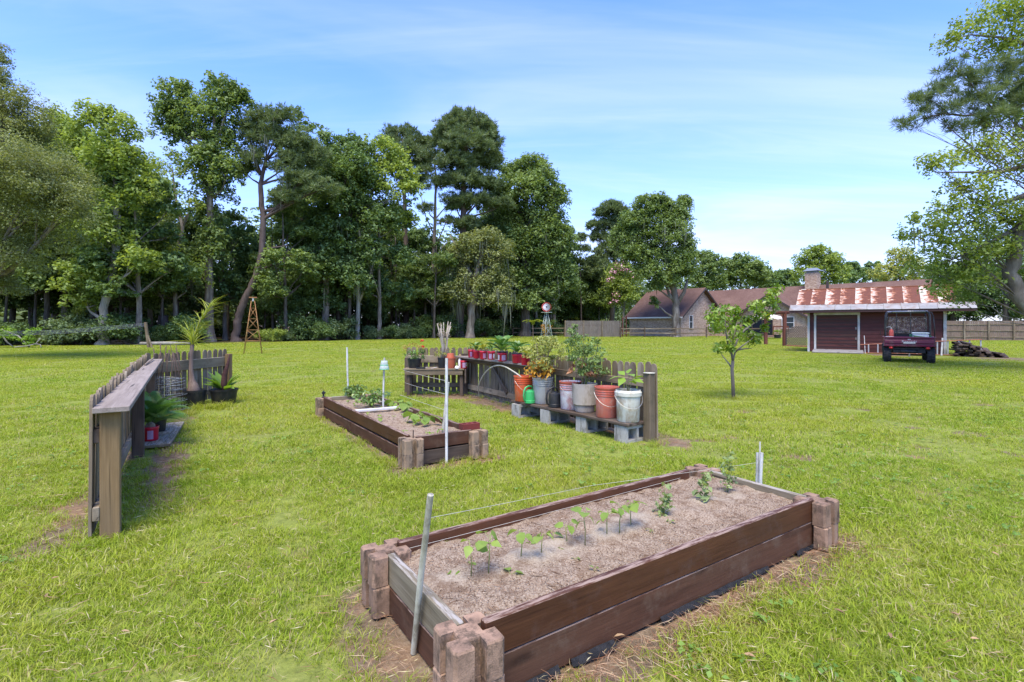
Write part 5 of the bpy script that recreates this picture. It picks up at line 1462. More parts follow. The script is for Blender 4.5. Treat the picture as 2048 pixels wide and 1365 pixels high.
# tomato with its wire cage
tom = []
for i in range(44):
    a_ = rs.uniform(0, 6.28); z = rs.uniform(.50, .98); r_ = rs.uniform(.02, .25) * (1.15 - abs(z - .75) * 1.2); tom.append((math.cos(a_) * r_ + .06 * (z > .8) * -1 + .03, math.sin(a_) * r_, z, rs.uniform(.045, .08)))
tom += [(-.12, 0, 1.0, .06), (-.15, .02, 1.06, .05), (-.13, 0, 1.12, .035), (-.18, 0, 1.04, .045)]
stems(pl2, [[(0, 0, .3), (.02, 0, .5), (-.06, 0, .8), (-.14, 0, 1.08)], [(.01, 0, .3), (.06, .02, .5), (.12, 0, .7)], [(0, 0, .32), (-.05, 0, .45), (-.1, 0, .62)]] + [[(x * .3, y * .3, z - .15), (x, y, z)] for x, y, z, r_ in tom[:20]], .007, STEM)
cloud_part(pl2, 'foliage', tom, 38, .045, PL['tomato'], aspect=.40, up=.3)
cloud_part(pl2, 'dry_leaves', [(-.20, -.05, .52, .045), (.17, -.08, .55, .05), (.04, -.1, .50, .04), (-.14, -.02, .60, .04), (.12, -.05, .48, .045), (-.05, -.08, .62, .04)], 18, .06, PL['brown'], aspect=.4, up=.1)
def cage(t, r0, r1, z0, z1, rings, mat=WIRE_DARK, name='wire_cage', nl=3, w=.0022, ph=.3):
    mb = MB()
    for k in range(nl):
        a_ = ph + 2 * math.pi * k / nl
        mb.tube([(r0 * math.cos(a_), r0 * math.sin(a_), z0), (r1 * math.cos(a_), r1 * math.sin(a_), z1)], w, 5)
    for z in rings:
        u = (z - z0) / (z1 - z0); r_ = r0 + (r1 - r0) * u
        mb.tube([(r_ * math.cos(2 * math.pi * i / 28), r_ * math.sin(2 * math.pi * i / 28), z) for i in range(28)], w, 5, closed=True)
    return mb.build(name, mat, t, smooth=True)
cage(pl2, .11, .22, .30, 1.135, (.86, 1.13)); cage(pl1, .09, .15, .3, 1.14, (.85,), ph=1.2)
# young plant in the white bucket
rs = random.Random(9)
LF_ = [leaf_mesh('leaf_blade', .16, .095, .25), leaf_mesh('leaf_blade', .145, .085, .35), leaf_mesh('leaf_blade', .12, .08, .15)]
stems(pl3, [[(0, 0, .33), (-.02, 0, .42), (-.05, 0, .52)], [(0, 0, .33), (.03, 0, .42), (.05, 0, .5)], [(0, 0, .33), (.0, 0, .45), (.0, 0, .55)]], .006, STEM)
for x, z, az, el_, s in ((-.05, .52, 3.3, 10, 1), (-.05, .51, 4.2, -12, .9), (-.04, .54, 2.2, 25, .8), (.0, .55, 4.9, 5, 1.1), (.05, .50, .2, 15, 1.0), (.05, .49, 5.6, -5, .95), (.0, .56, 1.2, 30, .8), (.02, .47, .9, 0, .8)):
    s *= 1.25; link('leaf', rs.choice(LF_), PL['fresh'], pl3, (x, 0, z), (R(rs.uniform(-25, 25)), -R(el_), az), (s, s, s))
MB().tube([(.05, 0, .50), (.14, -.01, .54), (.23, 0, .54), (.31, .0, .49), (.345, 0, .42)], .004, 6).build('vine', STEM, pl3, smooth=True)

# watering cans
def can(label, x, y, mat, s, rz_):
    t = thing('watering_can', label, 'watering can', (x, y, .236), rz_)
    m = MB().lathe([(0, .001), (.080, .001), (.088, .008), (.088, .045), (.083, .05), (.083, .165), (.080, .185), (.050, .20), (.046, .212), (0, .212)], 30)
    soften(m.build('can_body', mat, t), 40)
    MB().tube([(-.07, 0, .03), (-.115, 0, .05), (-.125, 0, .12), (-.12, 0, .19), (-.09, 0, .245), (-.03, 0, .27), (.03, 0, .262), (.048, 0, .215)], [.010, .013, .014, .014, .014, .013, .012, .010], 10).build('handle', mat, t, smooth=True)
    MB().tube([(.07, 0, .04), (.12, 0, .10), (.17, 0, .20), (.19, 0, .235)], [.02, .016, .012, .011], 10).build('spout', mat, t, smooth=True)
    t.scale = (s, s, s); return t
can('green plastic watering can between the orange and grey buckets', .262, 7.42, GREENP, .92, R(35))
can('black plastic watering can beside the grey bucket', .590, 7.06, BLACKP, 1.0, R(20))

# white pipe arching from the soil into the orange bucket
p = [Vector((-.62, 9.75, -.03)), P(957, 775, 9.6), P(966, 752, 9.35), P(980, 737, 9.05), P(995, 731.5, 8.7), P(1010, 734, 8.4), P(1026, 743, 8.05), P(1039, 752, 7.75), P(1045, 758, 7.66)]
hp = thing('bent_pipe', 'thin white pipe arching from the ground into the orange bucket', 'pipe', p[0])
def smooth_pts(pts, k=4):
    out = []
    for i in range(len(pts) - 1):
        p0_, p1, p2, p3 = pts[max(i - 1, 0)], pts[i], pts[i + 1], pts[min(i + 2, len(pts) - 1)]
        for j in range(k):
            t = j / k; out.append(.5 * ((2 * p1) + (p2 - p0_) * t + (2 * p0_ - 5 * p1 + 4 * p2 - p3) * t * t + (3 * p1 - p0_ - 3 * p2 + p3) * t ** 3))
    out.append(pts[-1]); return out
MB().tube([q - p[0] for q in smooth_pts(p)], .0115, 8).build('pipe', PVC_OLD, hp, smooth=True)

# red tubs on the narrow shelf, with their plants
g_t = 'red tubs on the right fence shelf'
TL = [(942.5, 715.5, 'leftmost red tub on the fence shelf, label facing out, small green plant', 'sagoy', .17, 5, (-110, -70)), (953, 717.5, 'plain red tub second from the left on the fence shelf, with a spiky plant', 'sago', .24, 7, None),
      (966.5, 719, 'red tub third from the left on the fence shelf, with a bright yellow-green leaf plant', 'sagoy', .26, 5, (-90, -40)), (982.5, 720, 'red tub fourth from the left on the fence shelf, with two white labels', 'sago', .20, 5, (-125, -80)),
      (1004.5, 723.5, 'red tub with the largest sago palm on the fence shelf', 'sago', .38, 15, (-95, -45)), (1034, 727, 'wide red tub with a black inner pot and six-fronded palm', 'sago', .30, 8, None), (1051, 731, 'rightmost red tub on the fence shelf, half behind the yellow-green plant', 'sagoy', .2, 6, None)]
for i, (px, py, lab, lf, L, n_, lb) in enumerate(TL):
    p = G(px, py, .758); r_ = .062 if i < 2 else (.084 if i in (4, 5) else .07)
    p = p + Vector((p.x, p.y, 0)).normalized() * r_ ; p.z = .758
    labs = [] if lb is None else [(lb[0], lb[1], .12, .72, LABEL)]
    if i == 3: labs.append((-60, -25, .15, .7, LABELW))
    if i == 4: labs.append((-150, -125, .15, .75, LABELW))
    t = tub(lab, p, r_, .145, lab=labs, blackrim=i in (4, 5), name='potted_plant', cat='potted plant', group=g_t)
    sago(t, (0, 0, .12), L, n_, PL[lf], el=(12, 80), seed=i)
# things on the potting bench
zb = .531
def on_bench(px, dy=0): 
    Y = 9.97 + dy; return Vector(((px - CX) * Y / F, Y, zb))
tub('red tub with a purple label on the right end of the potting bench', on_bench(927.5, -.1), .070, .15, soil=False, lab=[(-105, -55, .12, .75, LABEL), (-50, -20, .3, .8, LABELW)], group=None)
def pot(label, loc, r, h_, mat, plant=True, taper=.78, name='potted_plant', cat='potted plant', tag_=False):
    t = thing(name, label, cat, loc)
    m = MB().lathe([(r * taper, .001), (r * (taper + .02), .006), (r * .955, h_ * .86), (r * 1.0, h_ * .865), (r * 1.02, h_), (r * .95, h_), (r * .9, h_ * .85), (r * .8, h_ * .8), (0, h_ * .8)], 30); m.lathe([(0, .001), (r * taper, .001)], 30)
    soften(m.build('pot_body', mat, t), 40)
    if plant: MB().lathe([(0, h_ * .9), (r * .95, h_ * .88)], 24).build('soil', POTSOIL, t)
    if tag_: MB().box((.0, -r * .93, h_ * .55), (.035, .002, .035), M=Matrix.Rotation(R(-6), 4, 'X')).build('label', LABELW, t)
    return t
t = pot('black pot with red flowers and orange young leaves, left on the potting bench', on_bench(829), .135, .18, BLACKP, tag_=True)
rs = random.Random(2)
cloud_part(t, 'foliage', [(rs.uniform(-.16, .16), rs.uniform(-.1, .1), rs.uniform(.2, .36), .06) for _ in range(14)], 28, .035, PL['sago'], aspect=.5)
cloud_part(t, 'young_leaves', [(x, 0, z, .05) for x, z in ((-.17, .36), (-.12, .42), (-.05, .46), (.02, .44), (-.2, .41), (.1, .42))], 16, .04, PL['bronze'], aspect=.35)
stems(t, [[(0, 0, .15), (.1, 0, .35), (.15, 0, .52)], [(0, 0, .15), (.12, 0, .3), (.165, 0, .40)], [(0, 0, .15), (-.1, 0, .3), (-.19, 0, .42)]], .004, STEM)
cloud_part(t, 'flower', [(.15, 0, .53, .03)], 26, .03, PL['flower'], aspect=.8); cloud_part(t, 'flower', [(.17, 0, .405, .03)], 26, .03, PL['flower'], aspect=.8)
t = pot('tall black pot with a dead grey twiggy plant, middle of the potting bench', on_bench(884), .085, .20, BLACKP, taper=.85)
rs = random.Random(12)
lines_ = []
for i in range(9):
    a_ = rs.uniform(0, 6.28); x = .09 * math.cos(a_) + .04; y = .07 * math.sin(a_)
    lines_.append([(x * .1, y * .1, .15), (x * .5 + .03, y * .5, .4), (x * .9, y, .65), (x * 1.5 - .02, y * 1.3, rs.uniform(.75, .92))])
DEAD = m_plain('dead_grey_stem', (.42, .37, .30, 1), rough=.9, c2=(.28, .24, .19, 1), dscale=20)
stems(t, lines_, .018, DEAD)
cloud_part(t, 'dry_leaves', [(rs.uniform(-.06, .14), rs.uniform(-.06, .06), rs.uniform(.5, .86), .05) for _ in range(16)], 18, .022, m_leaf('dry_bud', (.24, .19, .13), (.46, .40, .31), .2), aspect=.6)
cloud_part(t, 'foliage', [(rs.uniform(-.12, .16), rs.uniform(-.1, .1), rs.uniform(.2, .34), .05) for _ in range(9)], 16, .03, PL['nand'], aspect=.5)
t = pot('tall orange plastic pot on the potting bench', on_bench(901, -.04), .100, .205, TERRA, plant=False, name='plant_pot', cat='plant pot', tag_=True)
t = thing('plant_pot', 'smaller orange pot turned upside down in the tall orange pot', 'plant pot', on_bench(901, -.04) + Vector((0, 0, .165)))
soften(MB().lathe([(.085, 0), (.085, .03), (.078, .035), (.062, .12), (0, .12)], 26).build('pot_body', TERRA, t), 40)
t = thing('spray_bottle', 'white plastic bottle beside the orange pot on the potting bench', 'bottle', on_bench(920, .03))
soften(MB().lathe([(0, 0), (.035, 0), (.037, .01), (.037, .14), (.02, .18), (.014, .20), (.014, .225)], 18, cap=False).build('bottle_body', WHITE, t), 40)
MB().lathe([(.016, .225), (.016, .26), (0, .262)], 14).build('cap', m_plain('tan_cap', (.5, .36, .2, 1)), t)
t = thing('scoop', 'small round white lid lying against the red tub on the bench', 'lid', on_bench(914, -.14)); MB().lathe([(0, .05), (.03, .046), (.042, .03), (.044, 0)], 18, M=Matrix.Rotation(R(12), 4, 'Y')).build('lid_body', WHITE, t, smooth=True)
t = thing('tray', 'flat black tray left of the middle pot on the potting bench', 'tray', on_bench(842, -.12)); 
mb = MB(); mb.box((0, 0, .004), (.17, .10, .008)); [mb.box((x, 0, .014), (.006, .10, .012)) for x in (-.082, .082)]; [mb.box((0, y, .014), (.158, .006, .012)) for y in (-.047, .047)]; mb.build('tray_body', BLACKP, t)
for px, rz_, lab in ((849, .3, 'white plant tag lying on the left of the bench top'), (868, .35, 'white plant tag lying in front of the tall black pot')):
    t = thing('plant_tag', lab, 'plant tag', on_bench(px, -.1) + Vector((0, 0, .009)), rz_); MB().box((0, 0, .002), (.12, .018, .003), M=Matrix.Rotation(R(-9), 4, 'Y')).build('tag_body', WHITE, t)

# ---------------------------------------------------------------- along the left fence
rs = random.Random(21)
pa = G(287, 902); 
t = thing('plank', 'short grey plank lying on the ground under the red tub by the left fence', 'plank', (-4.18, 6.05, 0))
q0, q1 = Vector((-3.93, 5.63, 0)), Vector((-4.60, 6.92, 0)); q0 -= t.location; q1 -= t.location; q0.z = q1.z = .035
board('plank_body', PLANK_GREY, t, q0, q1, .034, .29)
p = G(296, 884, .053) + Vector((-.03, .08, 0)); p.z = .053
t = tub('red tub with a broad sago palm, standing on the plank by the left fence', p, .085, .16, lab=[(-75, -35, .15, .75, LABEL)], name='potted_plant', cat='potted plant'); sago(t, (0, 0, .13), .47, 17, PL['sago'], el=(8, 78), seed=41)
p = P(318, 868, 6.35); p.z = .053
t = pot('small black pot with a sago palm behind the red tub by the left fence', p, .085, .16, BLACKP); sago(t, (0, 0, .13), .36, 11, PL['sago'], el=(5, 70), seed=44)
# wire cages pushed together upside down
t = thing('wire_cage', 'stack of upturned round wire plant cages by the left fence shelf', 'plant cage', (-5.40, 8.04, 0))
mb = MB()
for j in range(4):
    ox, oy = rs.uniform(-.03, .03), rs.uniform(-.03, .03)
    for z in (.04, .10, .19, .27, .35, .41, .47, .52):
        r_ = .24 - z * .10 + rs.uniform(-.01, .01); zz = z + rs.uniform(-.02, .02)
        mb.tube([(ox + r_ * math.cos(2 * math.pi * i / 26), oy + r_ * math.sin(2 * math.pi * i / 26), zz + .01 * math.sin(i * .5 + j)) for i in range(26)], .0032, 5, closed=True)
mb.build('ring_wires', WIRE, t, smooth=True)
mb = MB()
for i in range(17):
    a_ = 2 * math.pi * i / 17; r1 = rs.uniform(.05, .2)
    mb.tube([(.22 * math.cos(a_), .22 * math.sin(a_), .02), (.18 * math.cos(a_), .20 * math.sin(a_), .55), (r1 * math.cos(a_ + .2), r1 * math.sin(a_ + .2), rs.uniform(.9, 1.08))], .005, 5)
mb.build('leg_wires', WIRE_DARK, t, smooth=True)
# ponytail palm
bp = Vector((-5.33, 8.60, 0))
t = pot('large black pot with a feathery yellow-green palm on a swollen trunk', (bp.x, bp.y, 0), .175, .28, BLACKP)
mb = MB(); mb.tube([(-.02, 0, .20), (-.02, 0, .28), (-.03, 0, .36), (-.05, 0, .45), (-.06, .0, .62), (-.055, 0, .85), (-.04, 0, 1.04)], [.08, .10, .075, .045, .034, .028, .032], 12)
mb.build('trunk', m_wood('palm_trunk', (.13, .09, .07, 1), (.29, .22, .175, 1), grain=6, knots=False, axis='z'), t, smooth=True)
def strap_mesh(L, w, arch, tint):
    vs, fs = [], []
    for i in range(9):
        u = i / 8; p = Vector((L * (u - .18 * arch * u * u), 0, L * (.05 * u - arch * u * u * .75))); ww = w * (1 - u ** 2.2) * .5 + .0006
        vs += [(p.x, -ww, p.z + ww * .5), (p.x, 0, p.z), (p.x, ww, p.z + ww * .5)]
        if i: b = 3 * i; fs += [(b - 3, b, b + 1, b - 2), (b - 2, b + 1, b + 2, b - 1)]
    me = bpy.data.meshes.new('strap_leaf'); me.from_pydata([tuple(v) for v in vs], [], fs)
    a = me.attributes.new('tint', 'FLOAT', 'POINT'); a.data.foreach_set('value', [min(1, tint + .38 * ((i // 3) / 8) ** 2) for i in range(len(vs))]); me.update(); return me
ST = [strap_mesh(1, .036, ar, ti) for ar, ti in ((.25, .4), (.5, .5), (.8, .3), (.4, .66), (.15, .6))]
for i in range(125):     # rosette at the head, then the long feathered shoot leaning to the right
    if i < 46:
        c0 = (-.04, 0, 1.0 + .10 * rs.random()); az = rs.uniform(0, 6.28); e = R(rs.uniform(-5, 75)); L = rs.uniform(.34, .58)
    else:
        u = (i - 46) / 79; c0 = (-.02 + .30 * u ** 1.3, 0, 1.10 + .66 * u - .06 * u * u); az = rs.choice((0, 0, math.pi, 1.2, -1.2, 2.4)) + rs.uniform(-.5, .5); e = R(rs.uniform(25, 65)); L = rs.uniform(.26, .42)
    link('leaf', rs.choice(ST), PL['palm'], t, c0, (0, -e, az), (L, L, L))
MB().tube([(-.04, 0, 1.02), (.01, 0, 1.25), (.12, 0, 1.5), (.28, 0, 1.7)], [.03, .018, .012, .005], 8).build('shoot', STEM, t, smooth=True)
bp = Vector((-4.99, 8.87, 0))
t = pot('wide black pot with a dark dry spathe, by the left fence end post', (bp.x, bp.y, 0), .22, .26, BLACKP)
MB().tube([(-.02, 0, .18), (.0, 0, .34), (.01, 0, .50), (.06, 0, .66), (.10, 0, .86)], [.035, .05, .045, .028, .006], 9).build('dry_spathe', m_wood('dark_dry_spathe', (.045, .02, .018, 1), (.13, .06, .05, 1), knots=False, grain=5), t, smooth=True)
for i in range(22):
    az = rs.choice((0, 3.14)) + rs.uniform(-.9, .9); me = rs.choice(LF_); s = rs.uniform(1.5, 2.5)
    link('leaf', me, PL['fresh'], t, (.02 * math.cos(az), .02 * math.sin(az), .24), (R(rs.uniform(-20, 20)), -R(rs.uniform(25, 70)), az), (s, s * .7, s))

# ---------------------------------------------------------------- plants in the beds
SL = [leaf_mesh('seedling_leaf', .060, .052, .5, lobed=True), leaf_mesh('seedling_leaf', .050, .046, .35, lobed=True), leaf_mesh('seedling_leaf', .042, .036, .6)]
def seedling(label, g, H, n, seed, mat, s=1.0, group=None, name='seedling'):
    r_ = random.Random(seed); t = thing(name, label, 'seedling', (g.x, g.y, g.z - .012), 0, group)
    mb = MB(); mb.tube([(0, 0, 0), (r_.gauss(0, .003), 0, H * .5), (r_.gauss(0, .006), 0, H)], [.0032, .0027, .002], 6); tips = []
    for i in range(n):
        az = i * 2.3 + r_.uniform(-.5, .5); z = H * (r_.uniform(.80, 1.0) if i < 4 else r_.uniform(.45, .8)); l = .022 * s * r_.uniform(.6, 1.4)
        q = (math.cos(az) * l, math.sin(az) * l, z + l * .4); mb.tube([(0, 0, z - l * .3), q], .0013, 4); tips.append((q, az))
    mb.build('stem', STEM, t, smooth=True)
    for q, az in tips:
        k = s * r_.uniform(.75, 1.4); link('leaf', r_.choice(SL), mat, t, q, (R(r_.uniform(-30, 30)), R(r_.uniform(-25, 35)), az), (k, k, k))
    return t
zs = .243
SD = [(942, 1152, 72, 4, 'lime seedling nearest the leaning pipe, in the nearest bed'), (977, 1146, 84, 6, 'largest-leaved lime seedling, second from the leaning pipe'), (1041, 1118, 62, 3, 'lime seedling third from the leaning pipe, with a flat top leaf'),
      (1083, 1108, 46, 3, 'short lime seedling fourth from the leaning pipe'), (1106, 1082, 22, 2, 'tiny low seedling beside the short lime one'), (1134, 1088, 44, 3, 'thin pale seedling before the middle of the bed row'), (1170, 1090, 72, 5, 'tall lime seedling in the middle of the bed row'),
      (1214, 1073, 58, 5, 'first of the three lime seedlings standing close together'), (1239, 1067, 60, 4, 'middle one of the three lime seedlings standing close together'), (1262, 1055, 54, 4, 'last of the three lime seedlings standing close together')]
for i, (px, py, hp_, n_, lab) in enumerate(SD):
    g = G(px, py, zs); seedling(lab, g, hp_ * g.y / F, n_, i, PL['lime'], 1.0 if hp_ > 30 else .6)
for i, (px, py, hp_, lab) in enumerate(((1328, 1030, 68, 'bushy blue-green seedling past the middle of the nearest bed'), (1408, 1004, 62, 'leafy seedling near the far right of the nearest bed'), (1455, 985, 82, 'tallest leafy plant at the far right end of the nearest bed'))):
    g = G(px, py, zs); H = hp_ * g.y / F
    t = thing('seedling', lab, 'plant', (g.x, g.y, zs - .015)); rs = random.Random(i + 60)
    stems(t, [[(0, 0, 0), (.01, 0, H * .5), (0, 0, H)], [(0, 0, H * .3), (.03, 0, H * .55)], [(0, 0, H * .4), (-.03, 0, H * .65)]], .0035, STEM)
    cloud_part(t, 'foliage', [(rs.uniform(-.03, .03), rs.uniform(-.03, .03), H * rs.uniform(.12, 1), .032) for _ in range(11)], 8, .034, PL['blue'], aspect=.6)
for i, (px, py) in enumerate(((905, 1154), (1021, 1150), (1150, 1120), (940, 1128), (1235, 1040), (1300, 1062), (1120, 1100), (1060, 1090), (1190, 1140), (890, 1085), (1340, 1045))):
    g = G(px, py, zs); seedling(('bluish round seed leaf pair lying low by the first seedlings', 'round seed leaf pair lying low before the third seedling')[i] if i < 2 else 'tiny weed sprout on the soil of the nearest bed', g, .018, 2, 80 + i, PL['blue' if i < 2 else 'lime'], .75 if i < 2 else .4, group=None if i < 2 else 'weed sprouts in the nearest bed', name='sprout')
rs = random.Random(33)
for i, (px, py, w_, h_, lab) in enumerate(((713, 797, .17, .19, 'small dark pepper bush at the far end of the farther bed'), (742, 814, .24, .22, 'larger glossy pepper bush beside the cup-topped pole'))):
    g = G(px, py, .23); t = thing('pepper_plant', lab, 'plant', (g.x, g.y, .22))
    stems(t, [[(0, 0, 0), (0, 0, h_ * .5), (rs.uniform(-.05, .05), 0, h_ * .9)], [(0, 0, .02), (w_ * .3, 0, h_ * .6)], [(0, 0, .02), (-w_ * .3, 0, h_ * .6)]], .006, STEM)
    cloud_part(t, 'foliage', [(rs.uniform(-w_, w_) * .75, rs.uniform(-w_, w_) * .6, h_ * rs.uniform(.3, 1.0), .07) for _ in range(20)], 15, .062, PL['pepper'], aspect=.45, up=.2)
for i, (px, py, lab) in enumerate(((789, 816, 'squash seedling beside the white board in the farther bed'), (806, 822, 'squash seedling second in the row of the farther bed'), (830, 845, 'squash seedling in the middle of the row of the farther bed'), (852, 850, 'squash seedling nearest the leaning greenish pole'), (760, 843, 'tiny squash seedling before the white board'))):
    g = G(px, py, .228); k = 1.0 if i < 4 else .4
    seedling(lab, g, .11 * k, 7 if i < 4 else 3, 120 + i, PL['fresh' if i % 2 else 'lime'], 1.9 * k)
for i in range(26):
    u_ = random.uniform(BED2[0] + .1, BED2[1] - .1); v_ = random.uniform(BED2[2] + .1, BED2[3] - .2); g = UV(u_, v_, .232)
    seedling('tiny weed sprout on the soil of the farther bed', g, .05, 3, 200 + i, PL['lime'], .5, group='weed sprouts in the farther bed', name='sprout')

# citrus sapling on the lawn
def citrus():
    b = G(1466, 798); Y = b.y
    t = thing('citrus_tree', 'young citrus tree with glossy leaves alone on the lawn', 'tree', (b.x, b.y, 0))
    q = lambda px, py, dy=0: P(px, py, Y + dy) - Vector((b.x, b.y, 0))
    L = [[(1467, 800), (1466, 770), (1464, 740), (1466, 722)], [(1466, 740), (1458, 728), (1445, 712), (1438, 700)], [(1466, 724), (1462, 700), (1471, 690), (1478, 672), (1490, 660), (1510, 645), (1528, 635), (1540, 615), (1548, 598), (1550, 580)],
         [(1466, 722), (1470, 706), (1466, 690), (1455, 672), (1440, 655), (1428, 640)], [(1456, 690), (1452, 665), (1450, 640), (1448, 618)], [(1470, 705), (1485, 692), (1502, 680), (1512, 668)], [(1476, 700), (1490, 698), (1503, 697)], [(1510, 645), (1515, 625), (1512, 608)],
         [(1462, 700), (1470, 660), (1476, 640)], [(1540, 615), (1530, 605), (1520, 600)]]
    mb = MB()
    for i, l in enumerate(L):
        dy = 0 if i == 0 else random.uniform(-.3, .3); n_ = len(l)
        pts = [q(x, y, dy * k / (n_ - 1)) for k, (x, y) in enumerate(l)]
        if i == 0: pts[0].z = -.05
        r0 = .034 if i == 0 else (.024 if i == 2 else .018); mb.tube(pts, [r0 * (1 - (.15 if i == 0 else .75) * k / (n_ - 1)) for k in range(n_)], 8)
    mb.build('trunk', BARK, t, smooth=True)
    cl = []
    for px, py, r in ((1430, 625, 16), (1445, 632, 16), (1420, 640, 12), (1455, 618, 14), (1440, 648, 16), (1465, 640, 16), (1480, 650, 18), (1455, 660, 16), (1490, 670, 16), (1475, 675, 14), (1505, 680, 13), (1520, 682, 10), (1445, 690, 12), (1438, 700, 8), (1510, 612, 12), (1522, 608, 12), (1515, 628, 10),
                      (1545, 590, 11), (1552, 582, 12), (1540, 604, 10), (1548, 612, 9), (1535, 632, 10), (1500, 640, 10), (1430, 660, 10), (1470, 625, 10), (1528, 660, 7), (1460, 700, 8)):
        for k in range(2):
            p = q(px + random.gauss(0, 4), py + random.gauss(0, 4), random.uniform(-.35, .35)); cl.append((*p, r * Y / F * .95))
    co, f, ti = leaf_cloud(np.array(cl), 34, .085, .45, flat=.8, up=.15, fold=.1)
    link('crown', quads('crown', co, f, ti), PL['citrus'], t)
citrus()
# a few fallen leaves on the lawn
DL = MB().add([(-.03, 0, .004), (-.012, -.012, .010), (.012, -.011, .012), (.032, .002, .004), (.014, .012, .008), (-.010, .013, .012), (0, 0, .002)], [(6, 0, 1), (6, 1, 2), (6, 2, 3), (6, 3, 4), (6, 4, 5), (6, 5, 0)]).mesh('fallen_leaf')
DLM = m_plain('dry_tan_leaf', (.34, .23, .12, 1), rough=.8, c2=(.24, .14, .07, 1), vary=.3)
first = None
for px, py in ((100, 1108), (110, 1170), (498, 1148), (400, 1315), (548, 1260), (630, 930), (95, 1205), (1780, 1288), (1950, 1295), (470, 1060), (1910, 1245), (1680, 1240), (250, 1280), (1840, 1010), (700, 1010), (1120, 1332), (1240, 1290), (320, 1010), (1500, 1330), (1990, 1120)):
    g = G(px, py); r_ = random.uniform(.45, .85)
    o = link('fallen_leaf', DL, DLM, None, (g.x, g.y, .035), (random.gauss(0, .2), random.gauss(0, .2), random.uniform(0, 6.28)), (r_, r_, r_)); tag(o, 'small dry tan leaf lying on the grass', 'leaf', 'fallen leaves on the lawn')
# ================================================================== shed, utility vehicle, house, far fences
SIDING = m_wood('dark_red_siding', (.060, .018, .016, 1), (.115, .036, .030, 1), (.085, .034, .028, 1), rough=.6, grain=6, vary=.16, knots=False)
TRIM = m_plain('white_trim_paint', (.56, .57, .56, 1), rough=.6, c2=(.38, .39, .38, 1), dirt=(.36, .34, .30, 1), dscale=2)
FASCIA = m_plain('dark_maroon_fascia', (.045, .018, .016, 1), rough=.6)
def rust_mat():
    h = NT('rusted_tin_roof').set(.55, spec=.35)
    w = h.coord('Object'); sx = h.n.new('ShaderNodeSeparateXYZ'); h.l.new(w, sx.inputs[0])
    edge_ = h.math('ABSOLUTE', h.math('ADD', sx.outputs[0], .30))      # zinc survives beside one seam of every sheet
    n1 = h.noise(h.map((1.6, 3.2, 1)), 2.2, 6, .7); n2 = h.noise(h.map((3, 22, 1)), 1.0, 5, .7); n3 = h.noise(h.map(), 14, 4, .7)
    f = h.math('ADD', h.math('MULTIPLY', h.math('ADD', h.math('MULTIPLY', h.rand(), .28), h.math('SUBTRACT', .17, edge_)), .62), h.math('ADD', h.math('MULTIPLY', n1, 1.05), h.math('MULTIPLY', n2, .45)))
    rust = h.ramp(h.math('ADD', h.math('MULTIPLY', n3, .5), h.math('MULTIPLY', n1, .5)), [(.3, (.085, .028, .013)), (.55, (.15, .048, .018)), (.75, (.26, .095, .026))])
    zinc = h.ramp(n3, [(.3, (.42, .35, .28)), (.7, (.60, .54, .46))])
    col = h.mix(h.rng(f, .79, .87), rust, h.mix(h.rng(f, .83, .92), (.50, .17, .05, 1), zinc))
    h.color(col); h.bump(n3, .004); return h.m
RUST = rust_mat()
ZINC = m_plain('grey_zinc_sheet', (.36, .35, .32, 1), rough=.6, metal=.2, c2=(.25, .25, .235, 1), dirt=(.24, .17, .12, 1), dscale=1.3)
DOORW = m_wood('dark_red_door_boards', (.055, .017, .014, 1), (.105, .034, .027, 1), (.075, .04, .028, 1), rough=.6, grain=6, vary=.2, knots=False)

SHX = Vector((.82, -.572, 0)); SHN = Vector((.572, .82, 0)); SRZ = math.atan2(SHX.y, SHX.x)
shed = thing('shed', 'low dark red shed with a rusted tin roof, at the right of the lawn', 'shed', (15.0, 26.0, 0), SRZ)
LW, DP, WH = 5.42, 3.0, 2.06
MB().box((LW / 2, DP / 2, WH / 2 - .05), (LW - .06, DP - .06, WH + .06)).build('inner_wall', FASCIA, shed)
BH_ = .172
def siding(x0, x1, z0, z1, y, m=SIDING, nm='siding_board', side=None):
    z = z0
    while z < z1 - .03:
        hh = min(BH_ - .006, z1 - z)
        o = MB().add([(x0, y, z), (x1, y, z), (x1, y - .004, z + hh), (x0, y - .004, z + hh), (x0, y - .026, z), (x1, y - .026, z), (x1, y - .008, z + hh), (x0, y - .008, z + hh)],
                     [(0, 3, 2, 1), (4, 5, 6, 7), (0, 1, 5, 4), (3, 7, 6, 2), (0, 4, 7, 3), (1, 2, 6, 5)])
        cxm = ((x0 + x1) / 2, 0, 0)
        me = o.mesh(nm); ob = link(nm, me, m, shed)
        z += BH_
dx0, dx1, dh = .40, 2.10, 1.86
siding(.13, dx0 - .12, .06, WH, .028); siding(dx1 + .12, LW - .14, .06, WH, .028); siding(dx0 - .12, dx1 + .12, dh + .13, WH, .028)
siding(dx0, dx1, .12, dh, .045, DOORW, 'door_board')
for x, w in ((.055, .10), (LW - .06, .11)): MB().box((x, -.002, WH / 2), (w, .06, WH + .04), bev=.004).build('corner_board', TRIM, shed)
for x in (dx0 - .06, dx1 + .06): MB().box((x, -.004, (dh + .12) / 2), (.095, .07, dh + .10), bev=.004).build('door_frame', TRIM, shed)
MB().box(((dx0 + dx1) / 2, -.006, dh + .065), (dx1 - dx0 + .24, .075, .13), bev=.004).build('door_frame', TRIM, shed)
MB().box((dx1 - .05, .0, 1.2), (.03, .03, .12)).build('door_hinge', ZINC, shed); MB().box((dx1 - .05, .0, .7), (.03, .03, .12)).build('door_hinge', ZINC, shed)
